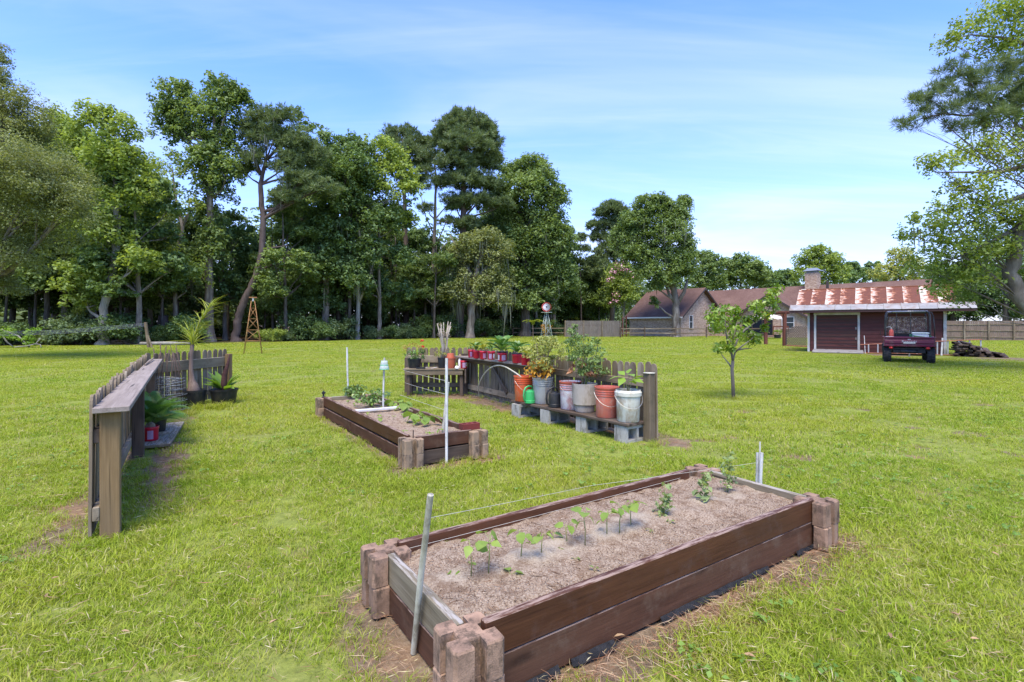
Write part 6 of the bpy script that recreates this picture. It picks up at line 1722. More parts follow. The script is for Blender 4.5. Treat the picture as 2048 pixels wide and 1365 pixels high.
# roof: rusty sheets on the upper slope, grey tin on the flatter eave
XL, XR = -.75, LW + .95; XRr = LW + .35
yE, zE = -.60, 2.10; yB, zB = -.02, 2.36; yR, zR = DP / 2, 3.22
ns = 10; wS = (XRr - (XL + .25)) / ns
for i in range(ns):
    x0 = XL + .25 + i * wS; d = Vector((0, yR - yB, zR - zB)); L = d.length; ang = math.atan2(d.z, d.y)
    me_ = MB(); me_.box((0, 0, 0), (wS - .012, L, .012)); me_.box((-wS / 2 + .012, 0, .016), (.024, L, .022)); me_.box((0, 0, .010), (.016, L, .012))
    me_.build('roof_sheet', RUST, shed, (x0 + wS / 2, (yB + yR) / 2, (zB + zR) / 2 + .01 + random.uniform(0, .006)), (ang, 0, 0))
ne = 11; wE = (XR - XL) / ne
for i in range(ne):
    d = Vector((0, yB - yE, zB - zE)); L = d.length + .05; ang = math.atan2(d.z, d.y); x = XL + (i + .5) * wE
    me_ = MB(); me_.box((0, 0, 0), (wE - .012, L, .01)); me_.box((-wE / 2 + .012, 0, .012), (.024, L, .018))
    me_.build('eave_sheet', ZINC, shed, (x, (yB + yE) / 2, (zB + zE) / 2 + random.uniform(0, .006)), (ang + R(random.gauss(0, .5)), 0, 0))
d = Vector((0, yR - yB, zR - zB)); MB().add([(XL + .25, yR, zR), (XRr, yR, zR), (XRr, DP + .5, 2.0), (XL + .25, DP + .5, 2.0)], [(0, 1, 2, 3)]).add([(XL + .25, yR, zR - .03), (XRr, yR, zR - .03), (XRr, DP + .5, 1.97), (XL + .25, DP + .5, 1.97)], [(3, 2, 1, 0)]).build('back_roof', RUST, shed)
MB().tube([(XL + .25, yR, zR + .02), (XRr, yR, zR + .02)], .035, 6).build('ridge_cap', RUST, shed)
MB().box(((XL + XR) / 2, yE + .02, zE - .075), (XR - XL - .02, .03, .11)).build('fascia', FASCIA, shed)
MB().box(((XL + XR) / 2, (yE + .04) / 2, zE - .125), (XR - XL - .06, -yE - .08, .012)).build('soffit', FASCIA, shed)
for x in (0.03, LW - .03):
    MB().add([(x, 0.02, 2.05), (x, DP, 2.05), (x, yR, 3.12), (x + .03, 0.02, 2.05), (x + .03, DP, 2.05), (x + .03, yR, 3.12)], [(0, 1, 2), (5, 4, 3), (0, 2, 5, 3), (1, 4, 5, 2), (0, 3, 4, 1)]).build('gable_wall', SIDING, shed)
MB().add([(XR, yE, zE), (XRr, yB, zB), (XRr, 2.2, 2.5), (XR, 2.2, 2.05)], [(0, 1, 2, 3)]).build('side_eave', ZINC, shed)
rmp = thing('wooden_ramp', 'pale weathered plank step before the shed door', 'ramp', Vector((15, 26, 0)) + SHX * 1.3 - SHN * .50, SRZ)
RW = m_wood('pale_ramp_wood', (.22, .20, .18, 1), (.42, .39, .36, 1), vary=.15)
for i in range(5): board('plank', RW, rmp, (-1.02 + random.uniform(-.03, .03), -.36 + i * .17, .045 + .022 * i), (1.05 + random.uniform(-.03, .03), -.36 + i * .17, .045 + .022 * i), .05, .155)
for x in (-.8, 0, .85): MB().box((x, 0, .03), (.09, .8, .045)).build('bearer', WOOD_DARK, rmp)

# ladder lying on edge along the shed wall
ld = thing('ladder', 'aluminium ladder with orange rails lying on its edge along the shed wall', 'ladder', Vector((15, 26, 0)) + SHX * 2.3 - SHN * .28, SRZ)
RAILM = m_plain('faded_orange_ladder_rail', (.40, .15, .08, 1), rough=.5, c2=(.30, .13, .08, 1)); ALU = m_plain('aluminium_rung', (.50, .51, .52, 1), rough=.4, metal=.5)
board('rail', RAILM, ld, (-.1, 0, .04), (4.35, -.05, .04), .035, .07); board('rail', RAILM, ld, (-.1, 0, .42), (4.25, -.05, .74), .035, .07)
for i in range(12): x = .25 + i * .36; board('rung', ALU, ld, (x, 0, .05), (x, -.01, .41 + .074 * x), .075, .05)
board('spreader', ALU, ld, (3.5, -.04, .62), (4.05, -.05, .06), .02, .02)
def lumber():
    base = Vector((15, 26, 0)) + SHX * 5.75 - SHN * .15
    lm = m_wood('old_dark_lumber', (.035, .024, .018, 1), (.12, .085, .062, 1), (.20, .16, .13, 1), vary=.5)
    lays = [(0, 9, .0), (1, 8, .0), (2, 7, .02), (3, 6, .0), (4, 5, .0), (5, 4, .02), (6, 3, 0), (7, 2, 0)]
    for k, n_, dx in lays:
        for j in range(n_):
            u = dx + j * .185 + random.uniform(-.04, .04); z = .035 + k * .078; ln = random.uniform(.9, 1.7)
            c = base + SHX * u - SHN * random.uniform(-.1, .15)
            t = thing('lumber_piece', ('old dark board at the bottom of the pile beside the shed' if k < 3 else 'old dark board high in the pile beside the shed'), 'board', (c.x, c.y, z), SRZ, 'old boards piled beside the shed, ' + ('bottom' if k < 3 else 'top'))
            an = random.gauss(0, .14); dz = random.gauss(0, .03); v = Vector((math.sin(an), math.cos(an), 0)) * ln / 2
            board('board_body', lm, t, -v + Vector((0, 0, -abs(dz) * .3)), v + Vector((0, 0, abs(dz))), .06, .165)
lumber()

# ---------------------------------------------------------------- utility vehicle, seen from behind
def utv():
    c = Vector((13.56, 18.62, 0)) + SHX * .70
    t = thing('utility_vehicle', 'muddy maroon utility vehicle parked before the shed, seen from behind', 'utility vehicle', (c.x, c.y, 0), SRZ)
    MAR = m_plain('maroon_body_paint', (.125, .008, .040, 1), rough=.35, spec=.5, c2=(.095, .007, .030, 1), dirt=(.17, .10, .09, 1), dscale=2)
    BLK = m_plain('black_chassis', (.012, .012, .014, 1), rough=.55, c2=(.03, .028, .026, 1)); TYR = m_plain('tyre_rubber', (.018, .019, .024, 1), rough=.85, c2=(.05, .045, .04, 1), dscale=10)
    TUBE = m_plain('scuffed_dark_tube', (.02, .021, .024, 1), rough=.4, metal=.2, c2=(.06, .06, .065, 1)); TUBEL = m_plain('grey_top_tube', (.30, .31, .34, 1), rough=.35, metal=.4)
    SEAT = m_plain('black_seat_vinyl', (.02, .02, .022, 1), rough=.6)
    for i, (x, y) in enumerate(((-.62, .30), (.62, .30), (-.62, 2.15), (.62, 2.15))):
        w = thing('wheel', None, None, (x, y, .29)); w.parent = t
        M = Matrix.Rotation(R(90), 4, 'Y')
        mb = MB().lathe([(.14, -.11), (.24, -.115), (.275, -.095), (.287, -.05), (.288, .05), (.275, .095), (.24, .115), (.14, .11)], 30, M=M)
        for k in range(20):     # tread lugs
            a_ = 2 * math.pi * k / 20
            for s in (-1, 1):
                mb.box((s * .058, 0, .292), (.085, .04, .02), M=Matrix.Rotation(a_ + (s * .08), 4, 'X'))
        mb.build('tyre', TYR, w)
        MB().lathe([(0, -.06), (.05, -.07), (.09, -.05), (.14, -.09), (.145, .09), (.09, .05), (0, .06)], 20, M=M).build('rim', ALU if i % 2 else TUBE, w, smooth=True)
    MB().box((0, 1.25, .42), (.95, 2.3, .14), bev=.02).build('chassis', BLK, t)
    MB().box((0, .42, .50), (1.20, .6, .12), bev=.02).build('bed_support', BLK, t)
    MB().tube([(-.52, .3, .29), (.52, .3, .29)], .035, 10).build('rear_axle', BLK, t); MB().tube([(-.52, 2.15, .29), (.52, 2.15, .29)], .03, 10).build('front_axle', BLK, t)
    MB().lathe([(.0, -.25), (.07, -.24), (.07, .24), (0, .25)], 16, M=Matrix.Translation((0, .12, .42)) @ Matrix.Rotation(R(90), 4, 'Y')).build('muffler', TUBE, t, smooth=True)
    mb = MB(); mb.box((0, -.06, .27), (.05, .18, .05)); mb.lathe([(0, .30), (.018, .30), (.026, .33), (.018, .36), (0, .365)], 12, c=(0, -.14, 0)); mb.build('tow_hitch', m_plain('rusty_hitch', (.34, .28, .22, 1), rough=.6, metal=.3), t)
    # cargo bed
    zb, zt, W2, y0, y1 = .60, .93, .71, -.02, 1.12
    MB().box((0, (y0 + y1) / 2, zb + .02), (2 * W2 - .02, y1 - y0, .03)).build('bed_floor', BLK, t)
    for s in (-1, 1):
        mb = MB(); mb.box((s * W2, (y0 + y1) / 2, (zb + zt) / 2), (.025, y1 - y0, zt - zb)); mb.box((s * (W2 + .012), (y0 + y1) / 2, zt), (.06, y1 - y0, .03), bev=.008); mb.build('bed_side', MAR, t)
    MB().box((0, y1, (zb + zt) / 2), (2 * W2, .025, zt - zb)).build('bed_front', MAR, t)
    tg = MB()   # pressed tailgate with rolled ribs
    prof = [(0, zb - .01), (-.035, zb), (-.04, zb + .03), (-.012, zb + .05), (-.012, zb + .09), (-.045, zb + .12), (-.045, zb + .20), (-.012, zb + .23), (-.012, zb + .27), (-.04, zb + .30), (-.04, zb + .33), (0, zb + .34)]
    tg.prism([(y0 + a_, b_) for a_, b_ in prof], -W2 + .02, W2 - .02, axis='x'); tgo = tg.build('tailgate', MAR, t)
    MB().box((0, y0 - .0135, zb + .25), (.085, .004, .035)).build('badge', LABELW, tgo)
    MB().box((0, y0 - .0475, zb + .128), (.34, .004, .055)).build('nameplate', m_plain('pale_nameplate', (.62, .61, .55, 1), rough=.6, c2=(.35, .34, .32, 1), dscale=30), tgo)
    cu = bpy.data.curves.new('lettering', 'FONT'); cu.body = 'Kawasaki'; cu.size = .105; cu.extrude = .002; cu.align_x = 'CENTER'; cu.space_character = 1.1
    lo = bpy.data.objects.new('lettering', cu); COL.objects.link(lo); lo.parent = tgo; lo.location = (0, y0 - .050, zb + .150); lo.rotation_euler = (R(90), 0, 0)
    bpy.context.view_layer.update(); lme = bpy.data.meshes.new_from_object(lo.evaluated_get(bpy.context.evaluated_depsgraph_get())); lme.materials.clear()
    bpy.data.objects.remove(lo); link('lettering', lme, LABELW, tgo, (0, y0 - .050, zb + .150), (R(90), 0, 0))
    TL_ = m_plain('red_lamp_lens', (.55, .012, .012, 1), rough=.15, spec=.7)
    for s in (-1, 1):
        l = MB().lathe([(0, -.03), (.03, -.028), (.05, -.012), (.053, .01)], 16, M=Matrix.Translation((s * .52, -.03, .545)) @ Matrix.Rotation(R(-90), 4, 'X') @ Matrix.Diagonal((1.15, .8, 1, 1))).build('tail_light', TL_, t, smooth=True)
        MB().box((s * .52, .02, .545), (.15, .05, .10), bev=.01).build('light_housing', BLK, t)
        MB().box((s * .66, .30, .60), (.20, .62, .02), bev=.006).build('mudguard', BLK, t)
        MB().box((s * .67, 1.55, .50), (.18, .75, .30), bev=.03).build('side_panel', MAR if s > 0 else BLK, t)
    MB().box((0, 2.45, .72), (1.25, .6, .42), bev=.08).build('bonnet', MAR, t)
    MB().box((0, 1.42, .68), (1.15, .42, .14), bev=.04).build('seat', SEAT, t); MB().box((0, 1.24, .92), (1.12, .09, .40), bev=.04).build('backrest', SEAT, t)
    MB().tube([(-.3, 1.95, .95), (-.3, 1.78, 1.05)], .02, 8).build('steering_column', BLK, t)
    MB().tube([(-.3 + .17 * math.cos(a_), 1.76 + .05 * math.sin(a_), 1.06 + .16 * math.sin(a_)) for a_ in [2 * math.pi * i / 18 for i in range(18)]], .013, 6, closed=True).build('steering_wheel', BLK, t, smooth=True)
    # cage
    zc = 1.86
    for s in (-1, 1):
        MB().tube(smooth_pts([Vector(p) for p in ((s * .66, 1.16, .62), (s * .66, 1.18, 1.2), (s * .65, 1.18, 1.72), (s * .58, 1.2, zc))]), .036, 8).build('rear_post', TUBE, t, smooth=True)
        MB().tube([(s * .66, 2.35, .75), (s * .62, 2.15, 1.3), (s * .58, 1.95, zc)], .024, 8).build('front_post', TUBE, t, smooth=True)
        MB().tube([(s * .58, 1.2, zc), (s * .58, 1.95, zc)], .026, 8).build('roof_rail', TUBEL, t, smooth=True)
        MB().tube([(s * .705, -.0 + .05, .94), (s * .70, .05, 1.3), (s * .67, .06, 1.66), (s * .62, .1, 1.80), (s * .45, .12, 1.845)], .016, 8).build('rack_post', TUBE, t, smooth=True)
    MB().tube([(-.60, 1.2, zc), (.60, 1.2, zc)], .034, 8).build('roof_bar', TUBEL, t, smooth=True); MB().tube([(-.6, 1.95, zc), (.6, 1.95, zc)], .026, 8).build('roof_bar', TUBEL, t, smooth=True)
    MB().tube([(-.46, .12, 1.845), (.46, .12, 1.845)], .028, 8).build('rack_bar', TUBEL, t, smooth=True)
    MB().tube([(-.66, 1.18, 1.12), (.66, 1.18, 1.12)], .02, 8).build('cross_bar', TUBE, t, smooth=True)
    MB().box((0, 1.58, zc - .045), (1.16, .74, .03), bev=.01).build('roof_panel', BLK, t)
    for x in (-.32, .10): MB().tube([(x, 1.17, .95), (x, 1.17, zc + .04)], .016, 6).build('rack_upright', TUBE, t)
    g = NT('scratched_plastic_screen'); g.set(.25, spec=.5); g.color(g.ramp(g.noise(g.map(), 9, 6, .8), [(.45, (.10, .09, .085)), (.62, (.45, .40, .36))])); 
    tb = g.n.new('ShaderNodeBsdfTransparent'); ms = g.n.new('ShaderNodeMixShader'); g.l.new(g.rng(g.noise(g.map(), 7, 6, .85), .45, .70, .10, .75), ms.inputs[0]); g.l.new(tb.outputs[0], ms.inputs[1]); g.l.new(g.b.outputs[0], ms.inputs[2]); g.l.new(ms.outputs[0], g.out.inputs[0])
    MB().box((0, 1.165, 1.36), (1.18, .004, .62)).build('rear_screen', g.m, t)
    MB().tube([(-.58, 1.15, 1.05), (.58, 1.15, 1.05), (.58, 1.15, 1.66), (-.58, 1.15, 1.66)], .012, 6, closed=True).build('screen_frame', BLK, t)
    MB().box((-.80, 1.9, 1.05), (.02, .12, .16), bev=.008).build('mirror', BLK, t)
    # load
    def W_(x, y, z): return c + SHX * x + SHN * y + Vector((0, 0, z))
    f = thing('fire_extinguisher', 'faded red fire extinguisher standing in the left of the vehicle bed', 'extinguisher', W_(-.50, .35, .636), SRZ)
    FR_ = m_plain('faded_red_cylinder', (.50, .075, .05, 1), rough=.4, c2=(.42, .12, .09, 1))
    MB().lathe([(0, 0), (.07, 0), (.075, .01), (.075, .46), (.06, .52), (.03, .56), (.02, .60)], 18).build('cylinder', FR_, f, smooth=True); MB().box((0, 0, .615), (.04, .05, .05)).build('valve', ALU, f); MB().box((.05, 0, .66), (.14, .02, .014), M=Matrix.Rotation(R(-12), 4, 'Y')).build('lever', ALU, f)
    k = thing('cooler', 'white lidded tub wrapped with a green hose, right in the vehicle bed', 'cooler', W_(.34, .45, .636), SRZ)
    MB().box((0, 0, .20), (.46, .36, .40), bev=.03).build('tub_body', WHITE, k); MB().box((0, 0, .43), (.50, .40, .05), bev=.02).build('lid', m_plain('pale_lid', (.66, .72, .66, 1), rough=.5), k)
    hz_ = thing('garden_hose', 'green garden hose coiled over the white tub in the vehicle bed', 'hose', W_(.34, .45, .80), SRZ)
    pts = [Vector((math.cos(a_) * (.30 + .02 * math.sin(3 * a_)), math.sin(a_) * .24, .10 * math.sin(a_ * .5 + .4) + .03 * i_)) for i_ in range(3) for a_ in [2 * math.pi * k_ / 20 for k_ in range(20)]]
    MB().tube([p_ + Vector((0, 0, .05)) for p_ in pts], .014, 6).build('hose_body', m_plain('green_hose', (.05, .20, .07, 1), rough=.45), hz_, smooth=True)
    j = thing('funnel', 'white and dark tub leaning on the left rim of the vehicle bed', 'tub', W_(-.56, .12, .66), SRZ)
    MB().lathe([(0, 0), (.10, 0), (.12, .27), (.13, .28), (.11, .285), (.09, .1), (0, .1)], 18).build('tub_body', WHITE, j, smooth=True)
utv()
# pale posts leaning on the wall beside the vehicle
t = thing('post', 'bare white post leaning on the shed corner', 'post', Vector((15, 26, 0)) + SHX * 5.2 - SHN * .40, SRZ); board('post_body', TRIM, t, (0, 0, 0), (.05, .15, .78), .06, .09, up=(1, 0, 0))
t = thing('post', 'short pale stick leaning right of the shed door', 'stick', Vector((15, 26, 0)) + SHX * 2.42 - SHN * .35, SRZ); board('post_body', TRIM, t, (0, 0, 0), (-.04, .2, .85), .03, .05, up=(1, 0, 0))

# ---------------------------------------------------------------- brick house
def brick_mat():
    h = NT('mottled_brick').set(.9, spec=.15)
    b = h.n.new('ShaderNodeTexBrick'); b.offset = .5; b.inputs['Scale'].default_value = 1.0
    b.inputs['Brick Width'].default_value = .21; b.inputs['Row Height'].default_value = .075; b.inputs['Mortar Size'].default_value = .006; b.inputs['Mortar Smooth'].default_value = .1
    sx = h.n.new('ShaderNodeSeparateXYZ'); h.l.new(h.coord('Object'), sx.inputs[0]); cb = h.n.new('ShaderNodeCombineXYZ')
    h.l.new(h.math('ADD', sx.outputs[0], sx.outputs[1]), cb.inputs[0]); h.l.new(sx.outputs[2], cb.inputs[1]); h.l.new(cb.outputs[0], b.inputs['Vector'])
    n1 = h.noise(h.map((4, 4, 11), shuffle=False), 1.0, 2, .5); n2 = h.noise(h.map((1.2, 1.2, 5), shuffle=False), .9, 3, .6)
    c = h.ramp(n1, [(.30, (.24, .13, .08)), (.48, (.50, .35, .24)), (.70, (.66, .52, .38))])
    c = h.mix(h.rng(n2, .4, .7, 0, .6), c, h.ramp(n1, [(.4, (.26, .16, .12)), (.6, (.40, .29, .225))]))
    h.l.new(c, b.inputs['Color1']); h.l.new(h.mix(.25, c, (.2, .12, .09, 1)), b.inputs['Color2']); b.inputs['Mortar'].default_value = (.40, .35, .29, 1)
    h.color(b.outputs['Color']); h.bump(b.outputs['Fac'], -.006); return h.m
BRICK = brick_mat()
def shingle_mat():
    h = NT('brown_shingles').set(.92, spec=.12)
    n1 = h.noise(h.map((.5, .5, .5), shuffle=False), 1.0, 5, .65); n2 = h.noise(h.map((5, 5, 22), shuffle=False), 1.0, 3, .6)
    c = h.ramp(h.math('ADD', h.math('MULTIPLY', n1, .55), h.math('MULTIPLY', n2, .45)), [(.32, (.092, .052, .042)), (.55, (.155, .095, .075)), (.72, (.22, .15, .12))])
    h.color(c); h.bump(n2, .02); return h.m
SHING = shingle_mat()
DARKTRIM = m_plain('dark_brown_trim', (.055, .040, .034, 1), rough=.6); WHT = m_plain('white_window_paint', (.72, .72, .70, 1), rough=.5)
h = NT('window_glass'); h.set(.06, spec=.8); h.color((.05, .06, .065, 1)); GLASS = h.m
HA = math.atan2(-.77, .64)      # local x runs along d, local y along n
house = thing('brick_house', 'single storey mottled brick house with brown shingle roofs beyond the lawn', 'house', (0, 0, 0), HA)
def hp_(d, n, z): return (d, n, z)
def wall_box(name, d0, d1, n0, n1_, z1, mat=BRICK, lab=None): return MB().box(((d0 + d1) / 2, (n0 + n1_) / 2, z1 / 2 - .1), (d1 - d0, n1_ - n0, z1 + .2)).build(name, mat, house, label=lab)
def slab(name, pts, th, mat):
    """thick roof plane; pts counterclockwise seen from above"""
    p = [Vector(q) for q in pts]; nn = (p[1] - p[0]).cross(p[2] - p[0]).normalized()
    lo = [q - nn * th for q in p]; k = len(p)
    return MB().add(p + lo, [tuple(range(k)), tuple(range(k, 2 * k))[::-1]] + [((i + 1) % k, i, i + k, (i + 1) % k + k) for i in range(k)]).build(name, mat, house)
EZ, RZ_ = 2.5, 5.65
# garage wing: ridge along d at n 56.3
gd0, gd1, gn0, gn1 = -39.5, -32.4, 51.8, 60.8; gm = (gn0 + gn1) / 2
wall_box('wall', gd0, gd1, gn0, gn1, EZ)
MB().prism([(gn0, EZ), (gn1, EZ), (gm, RZ_ - .12)], gd1 - .25, gd1 - .001, axis='x').build('gable_wall', BRICK, house)
MB().prism([(gn0, EZ), (gn1, EZ), (gm, RZ_ - .12)], gd0 + .001, gd0 + .25, axis='x').build('gable_wall', BRICK, house)
ov = .45; sl = (RZ_ - EZ) / (gm - gn0); ez = EZ - ov * sl
slab('roof', [(gd0 - .5, gn0 - ov, ez + .12), (gd1 + .5, gn0 - ov, ez + .12), (gd1 + .5, gm, RZ_ + .12), (gd0 - .5, gm, RZ_ + .12)], .12, SHING)
slab('roof', [(gd1 + .5, gn1 + ov, ez + .12), (gd0 - .5, gn1 + ov, ez + .12), (gd0 - .5, gm, RZ_ + .12), (gd1 + .5, gm, RZ_ + .12)], .12, SHING)
MB().box(((gd0 + gd1) / 2, gn0 - ov - .02, ez + .02), (gd1 - gd0 + 1.0, .05, .16)).build('gutter', WHT, house)
for s, y0_, y1_ in ((1, gn0 - ov, gm), (-1, gn1 + ov, gm)):
    MB().add([(gd1 + .47, y0_, ez - .12), (gd1 + .47, y1_, RZ_ - .12), (gd1 + .47, y1_, RZ_ + .11), (gd1 + .47, y0_, ez + .11), (gd1 + .53, y0_, ez - .12), (gd1 + .53, y1_, RZ_ - .12), (gd1 + .53, y1_, RZ_ + .11), (gd1 + .53, y0_, ez + .11)],
             [(0, 1, 2, 3), (7, 6, 5, 4), (0, 4, 5, 1), (3, 2, 6, 7)]).build('rake_board', DARKTRIM, house)
def window(x, y, z0, z1, w, face, lab=None):
    """face 'e' looks along +d, 'f' looks along -n"""
    rot = (0, 0, R(90)) if face == 'e' else (0, 0, 0)
    f = MB(); t_ = .05
    for sx in (-1, 1): f.box((sx * (w / 2), 0, (z1 - z0) / 2), (t_, .08, z1 - z0 + t_))
    for zz in (0, (z1 - z0) / 2, z1 - z0): f.box((0, 0, zz), (w - t_, .075, t_))
    o = f.build('window', WHT, house, (x, y, z0), rot, label=lab)
    MB().box((0, .02, (z1 - z0) * .25), (w - .04, .01, (z1 - z0) / 2 - .05)).build('pane', GLASS, o); MB().box((0, .02, (z1 - z0) * .75), (w - .04, .01, (z1 - z0) / 2 - .05)).build('pane', GLASS, o)
    MB().box((0, -.02, -.06), (w + .12, .12, .06)).build('sill', BRICK, o)
window(gd1 + .02, gn0 + 2.1, .95, 2.45, .75, 'e'); window(gd1 + .02, gn0 + 6.6, .95, 2.45, .9, 'e')
# main body
md0, md1, mn0, mn1 = -32.3, -12.0, 58.3, 66.3; mm = 62.3
wall_box('wall', md0, md1, mn0, mn1, EZ)
sl2 = (RZ_ - EZ) / (mm - mn0); ez2 = EZ - .5 * sl2
slab('roof', [(md0 - 2.6, mn0 - .5, ez2 + .12), (md1, mn0 - .5, ez2 + .12), (md1, mm, RZ_ + .12), (md0 - 2.6, mm, RZ_ + .12)], .12, SHING)
slab('roof', [(md1, mn1 + .5, ez2 + .12), (md0 - 2.6, mn1 + .5, ez2 + .12), (md0 - 2.6, mm, RZ_ + .12), (md1, mm, RZ_ + .12)], .12, SHING)
MB().box(((md0 + md1) / 2, mn0 - .52, ez2 + .02), (md1 - md0, .05, .16)).build('gutter', DARKTRIM, house)
MB().prism([(mn0, EZ), (mn1, EZ), (mm, RZ_ - .1)], md1 - .6, md1 - .3, axis='x').build('gable_wall', BRICK, house)
# front gable
fd, fn, fw, fz = -25.05, 57.5, 3.55, 4.75
MB().add([(fd - fw, fn, -.1), (fd + fw, fn, -.1), (fd + fw, fn, EZ - .1), (fd, fn, fz - .1), (fd - fw, fn, EZ - .1), (fd - fw, fn + .8, -.1), (fd + fw, fn + .8, -.1), (fd + fw, fn + .8, EZ - .1), (fd, fn + .8, fz - .1), (fd - fw, fn + .8, EZ - .1)],
         [(0, 1, 2, 3, 4), (9, 8, 7, 6, 5), (0, 5, 6, 1), (1, 6, 7, 2), (4, 9, 5, 0)]).build('gable_wall', BRICK, house)
s3 = (fz - EZ) / fw
for s in (-1, 1):
    a_ = [(fd + s * (fw + .45), fn - .45, EZ - .45 * s3), (fd + s * (fw + .45), fn + 4.5, EZ - .45 * s3), (fd, fn + 4.5, fz), (fd, fn - .45, fz)]
    slab('roof', a_ if s > 0 else a_[::-1], .12, SHING)
    MB().add([(fd + s * (fw + .47), fn - .5, EZ - .47 * s3 - .26), (fd, fn - .5, fz - .26), (fd, fn - .5, fz + .01), (fd + s * (fw + .47), fn - .5, EZ - .47 * s3 + .01), (fd + s * (fw + .47), fn - .44, EZ - .47 * s3 - .26), (fd, fn - .44, fz - .26), (fd, fn - .44, fz + .01), (fd + s * (fw + .47), fn - .44, EZ - .47 * s3 + .01)],
             [(0, 1, 2, 3), (7, 6, 5, 4), (0, 4, 5, 1), (3, 2, 6, 7)]).build('rake_board', DARKTRIM, house)
h = NT('dark_patio_glass'); h.set(.08, spec=.6); h.color((.012, .016, .026, 1)); PG = h.m
MB().box((fd - 1.35, fn - .01, 1.12), (3.3, .05, 2.2)).build('patio_door', PG, house, label='dark glass patio door')
for x in (-3.0, -1.9, -.8, .3): MB().box((fd + x, fn - .05, 1.12), (.07, .05, 2.2)).build('door_post', DARKTRIM, house)
window(fd + 1.9, fn - .03, 1.0, 2.2, 1.2, 'f')
ch = MB().box((-22.3, 61.8, 6.1), (1.25, 1.0, 2.0)).build('chimney', BRICK, house)
mb = MB(); mb.box((-22.3, 61.8, 7.20), (1.0, .8, .2)); mb.add([(-23.1, 61.1, 7.30), (-21.5, 61.1, 7.30), (-21.5, 62.5, 7.30), (-23.1, 62.5, 7.30), (-22.7, 61.5, 7.62), (-21.9, 61.5, 7.62), (-21.9, 62.1, 7.62), (-22.7, 62.1, 7.62)], [(0, 3, 2, 1), (4, 5, 6, 7), (0, 1, 5, 4), (1, 2, 6, 5), (2, 3, 7, 6), (3, 0, 4, 7)])
link('chimney_cap', mb.mesh('chimney_cap'), m_plain('grey_chimney_cap', (.22, .25, .28, 1), rough=.5, metal=.4), ch)
MB().box((-20.4, 60.5, 5.6), (.22, .22, .8)).build('vent_pipe', DARKTRIM, house); MB().box((gd1 - 2.6, 58.5, 5.2), (.12, .12, 1.3)).build('vent_pipe', WHT, house)

# patio umbrella, flower tub
def Hw(d, n, z=0): return Vector((.64 * d + .77 * n, -.77 * d + .64 * n, z))
c = P(1534, 660, 50); c.z = 0
um = thing('patio_umbrella', 'cream scalloped patio umbrella before the dark glass doors', 'umbrella', c)
MB().tube([(0, 0, 0), (0, 0, 2.65)], .03, 8).build('pole', DARKTRIM, um)
vs, fs = [(0, 0, 2.55)], []; N = 32
for i in range(N):
    a_ = 2 * math.pi * i / N; r_ = 1.52; sc = abs(math.sin(a_ * 4)); vs.append((r_ * math.cos(a_), r_ * math.sin(a_), 2.06)); vs.append((r_ * 1.01 * math.cos(a_), r_ * 1.01 * math.sin(a_), 1.93 - .07 * abs(math.sin(a_ * 8))))
for i in range(N):
    j = (i + 1) % N; fs += [(0, 1 + 2 * i, 1 + 2 * j), (1 + 2 * i, 2 + 2 * i, 2 + 2 * j, 1 + 2 * j)]
MB().add(vs, fs).build('canopy', plastic('cream_umbrella_cloth', (.74, .68, .62, 1), (.66, .55, .50, 1), rough=.9), um)
c = P(1555, 668, 52); c.z = 0
t = thing('flower_tub', 'dark round tub with a green plant on the patio edge', 'planter', c); MB().lathe([(.0, 0), (.28, 0), (.34, .36), (.28, .36), (0, .3)], 18).build('tub_body', BLACKP, t)
cloud_part(t, 'foliage', [(random.uniform(-.3, .3), random.uniform(-.2, .2), random.uniform(.45, .8), .2) for _ in range(8)], 18, .13, PL['fresh'])
t = thing('patio_step', 'long low brown step below the patio doors', 'step', Hw(fd - 1.2, fn - 1.0), HA); MB().box((0, 0, .1), (4.6, 1.2, .24), bev=.01).build('step_body', m_plain('brown_step', (.20, .13, .10, 1), rough=.9, c2=(.26, .18, .14, 1)), t)
t = thing('patio_bench', 'red-brown wooden bench on the patio right of the glass doors', 'bench', Hw(fd + 1.6, fn - 1.1, .22), HA)
RB = m_wood('red_brown_stain', (.10, .034, .022, 1), (.19, .07, .045, 1), rough=.7, knots=False)
for z in (.45, .95): board('bench_board', RB, t, (-.8, 0, z), (.8, 0, z), .14, .05)
for x in (-.75, .75): board('leg', RB, t, (x, 0, 0), (x, 0, 1.0), .08, .08, up=(1, 0, 0))

# arbour with brown posts
ar = thing('arbor', 'brown wooden arbour gateway left of the shed, its left post ivy-wound', 'arbor', P(1550, 700, 33.5).xy.to_3d(), 0)
o_ = ar.location
pL = P(1531.5, 690, 35.5); pR = P(1569, 692, 33.0); pL.z = pR.z = 0
for p_, hh in ((pL, 2.15), (pR, 2.15)): link('post', box_mesh((.19, .19, hh + .1), .006), upright(RB), ar, tuple(p_ - o_ + Vector((0, 0, hh / 2 - .05))))
q0, q1 = pL - o_, pR - o_; dv = (q1 - q0).normalized(); sv = Vector((-dv.y, dv.x, 0))
for s in (-.12, .12): board('beam', RB, ar, q0 - dv * .35 + sv * s + Vector((0, 0, 2.12)), q1 + dv * .4 + sv * s + Vector((0, 0, 2.12)), .12, .04)
for k in range(7): p_ = q0.lerp(q1, k / 6); board('rafter', RB, ar, p_ - sv * .42 + Vector((0, 0, 2.20)), p_ + sv * .42 + Vector((0, 0, 2.20)), .09, .04)
for p_, s in ((q0, 1), (q1, -1)): board('brace', RB, ar, p_ + dv * s * .1 + Vector((0, 0, 1.7)), p_ + dv * s * .45 + Vector((0, 0, 2.08)), .07, .05)
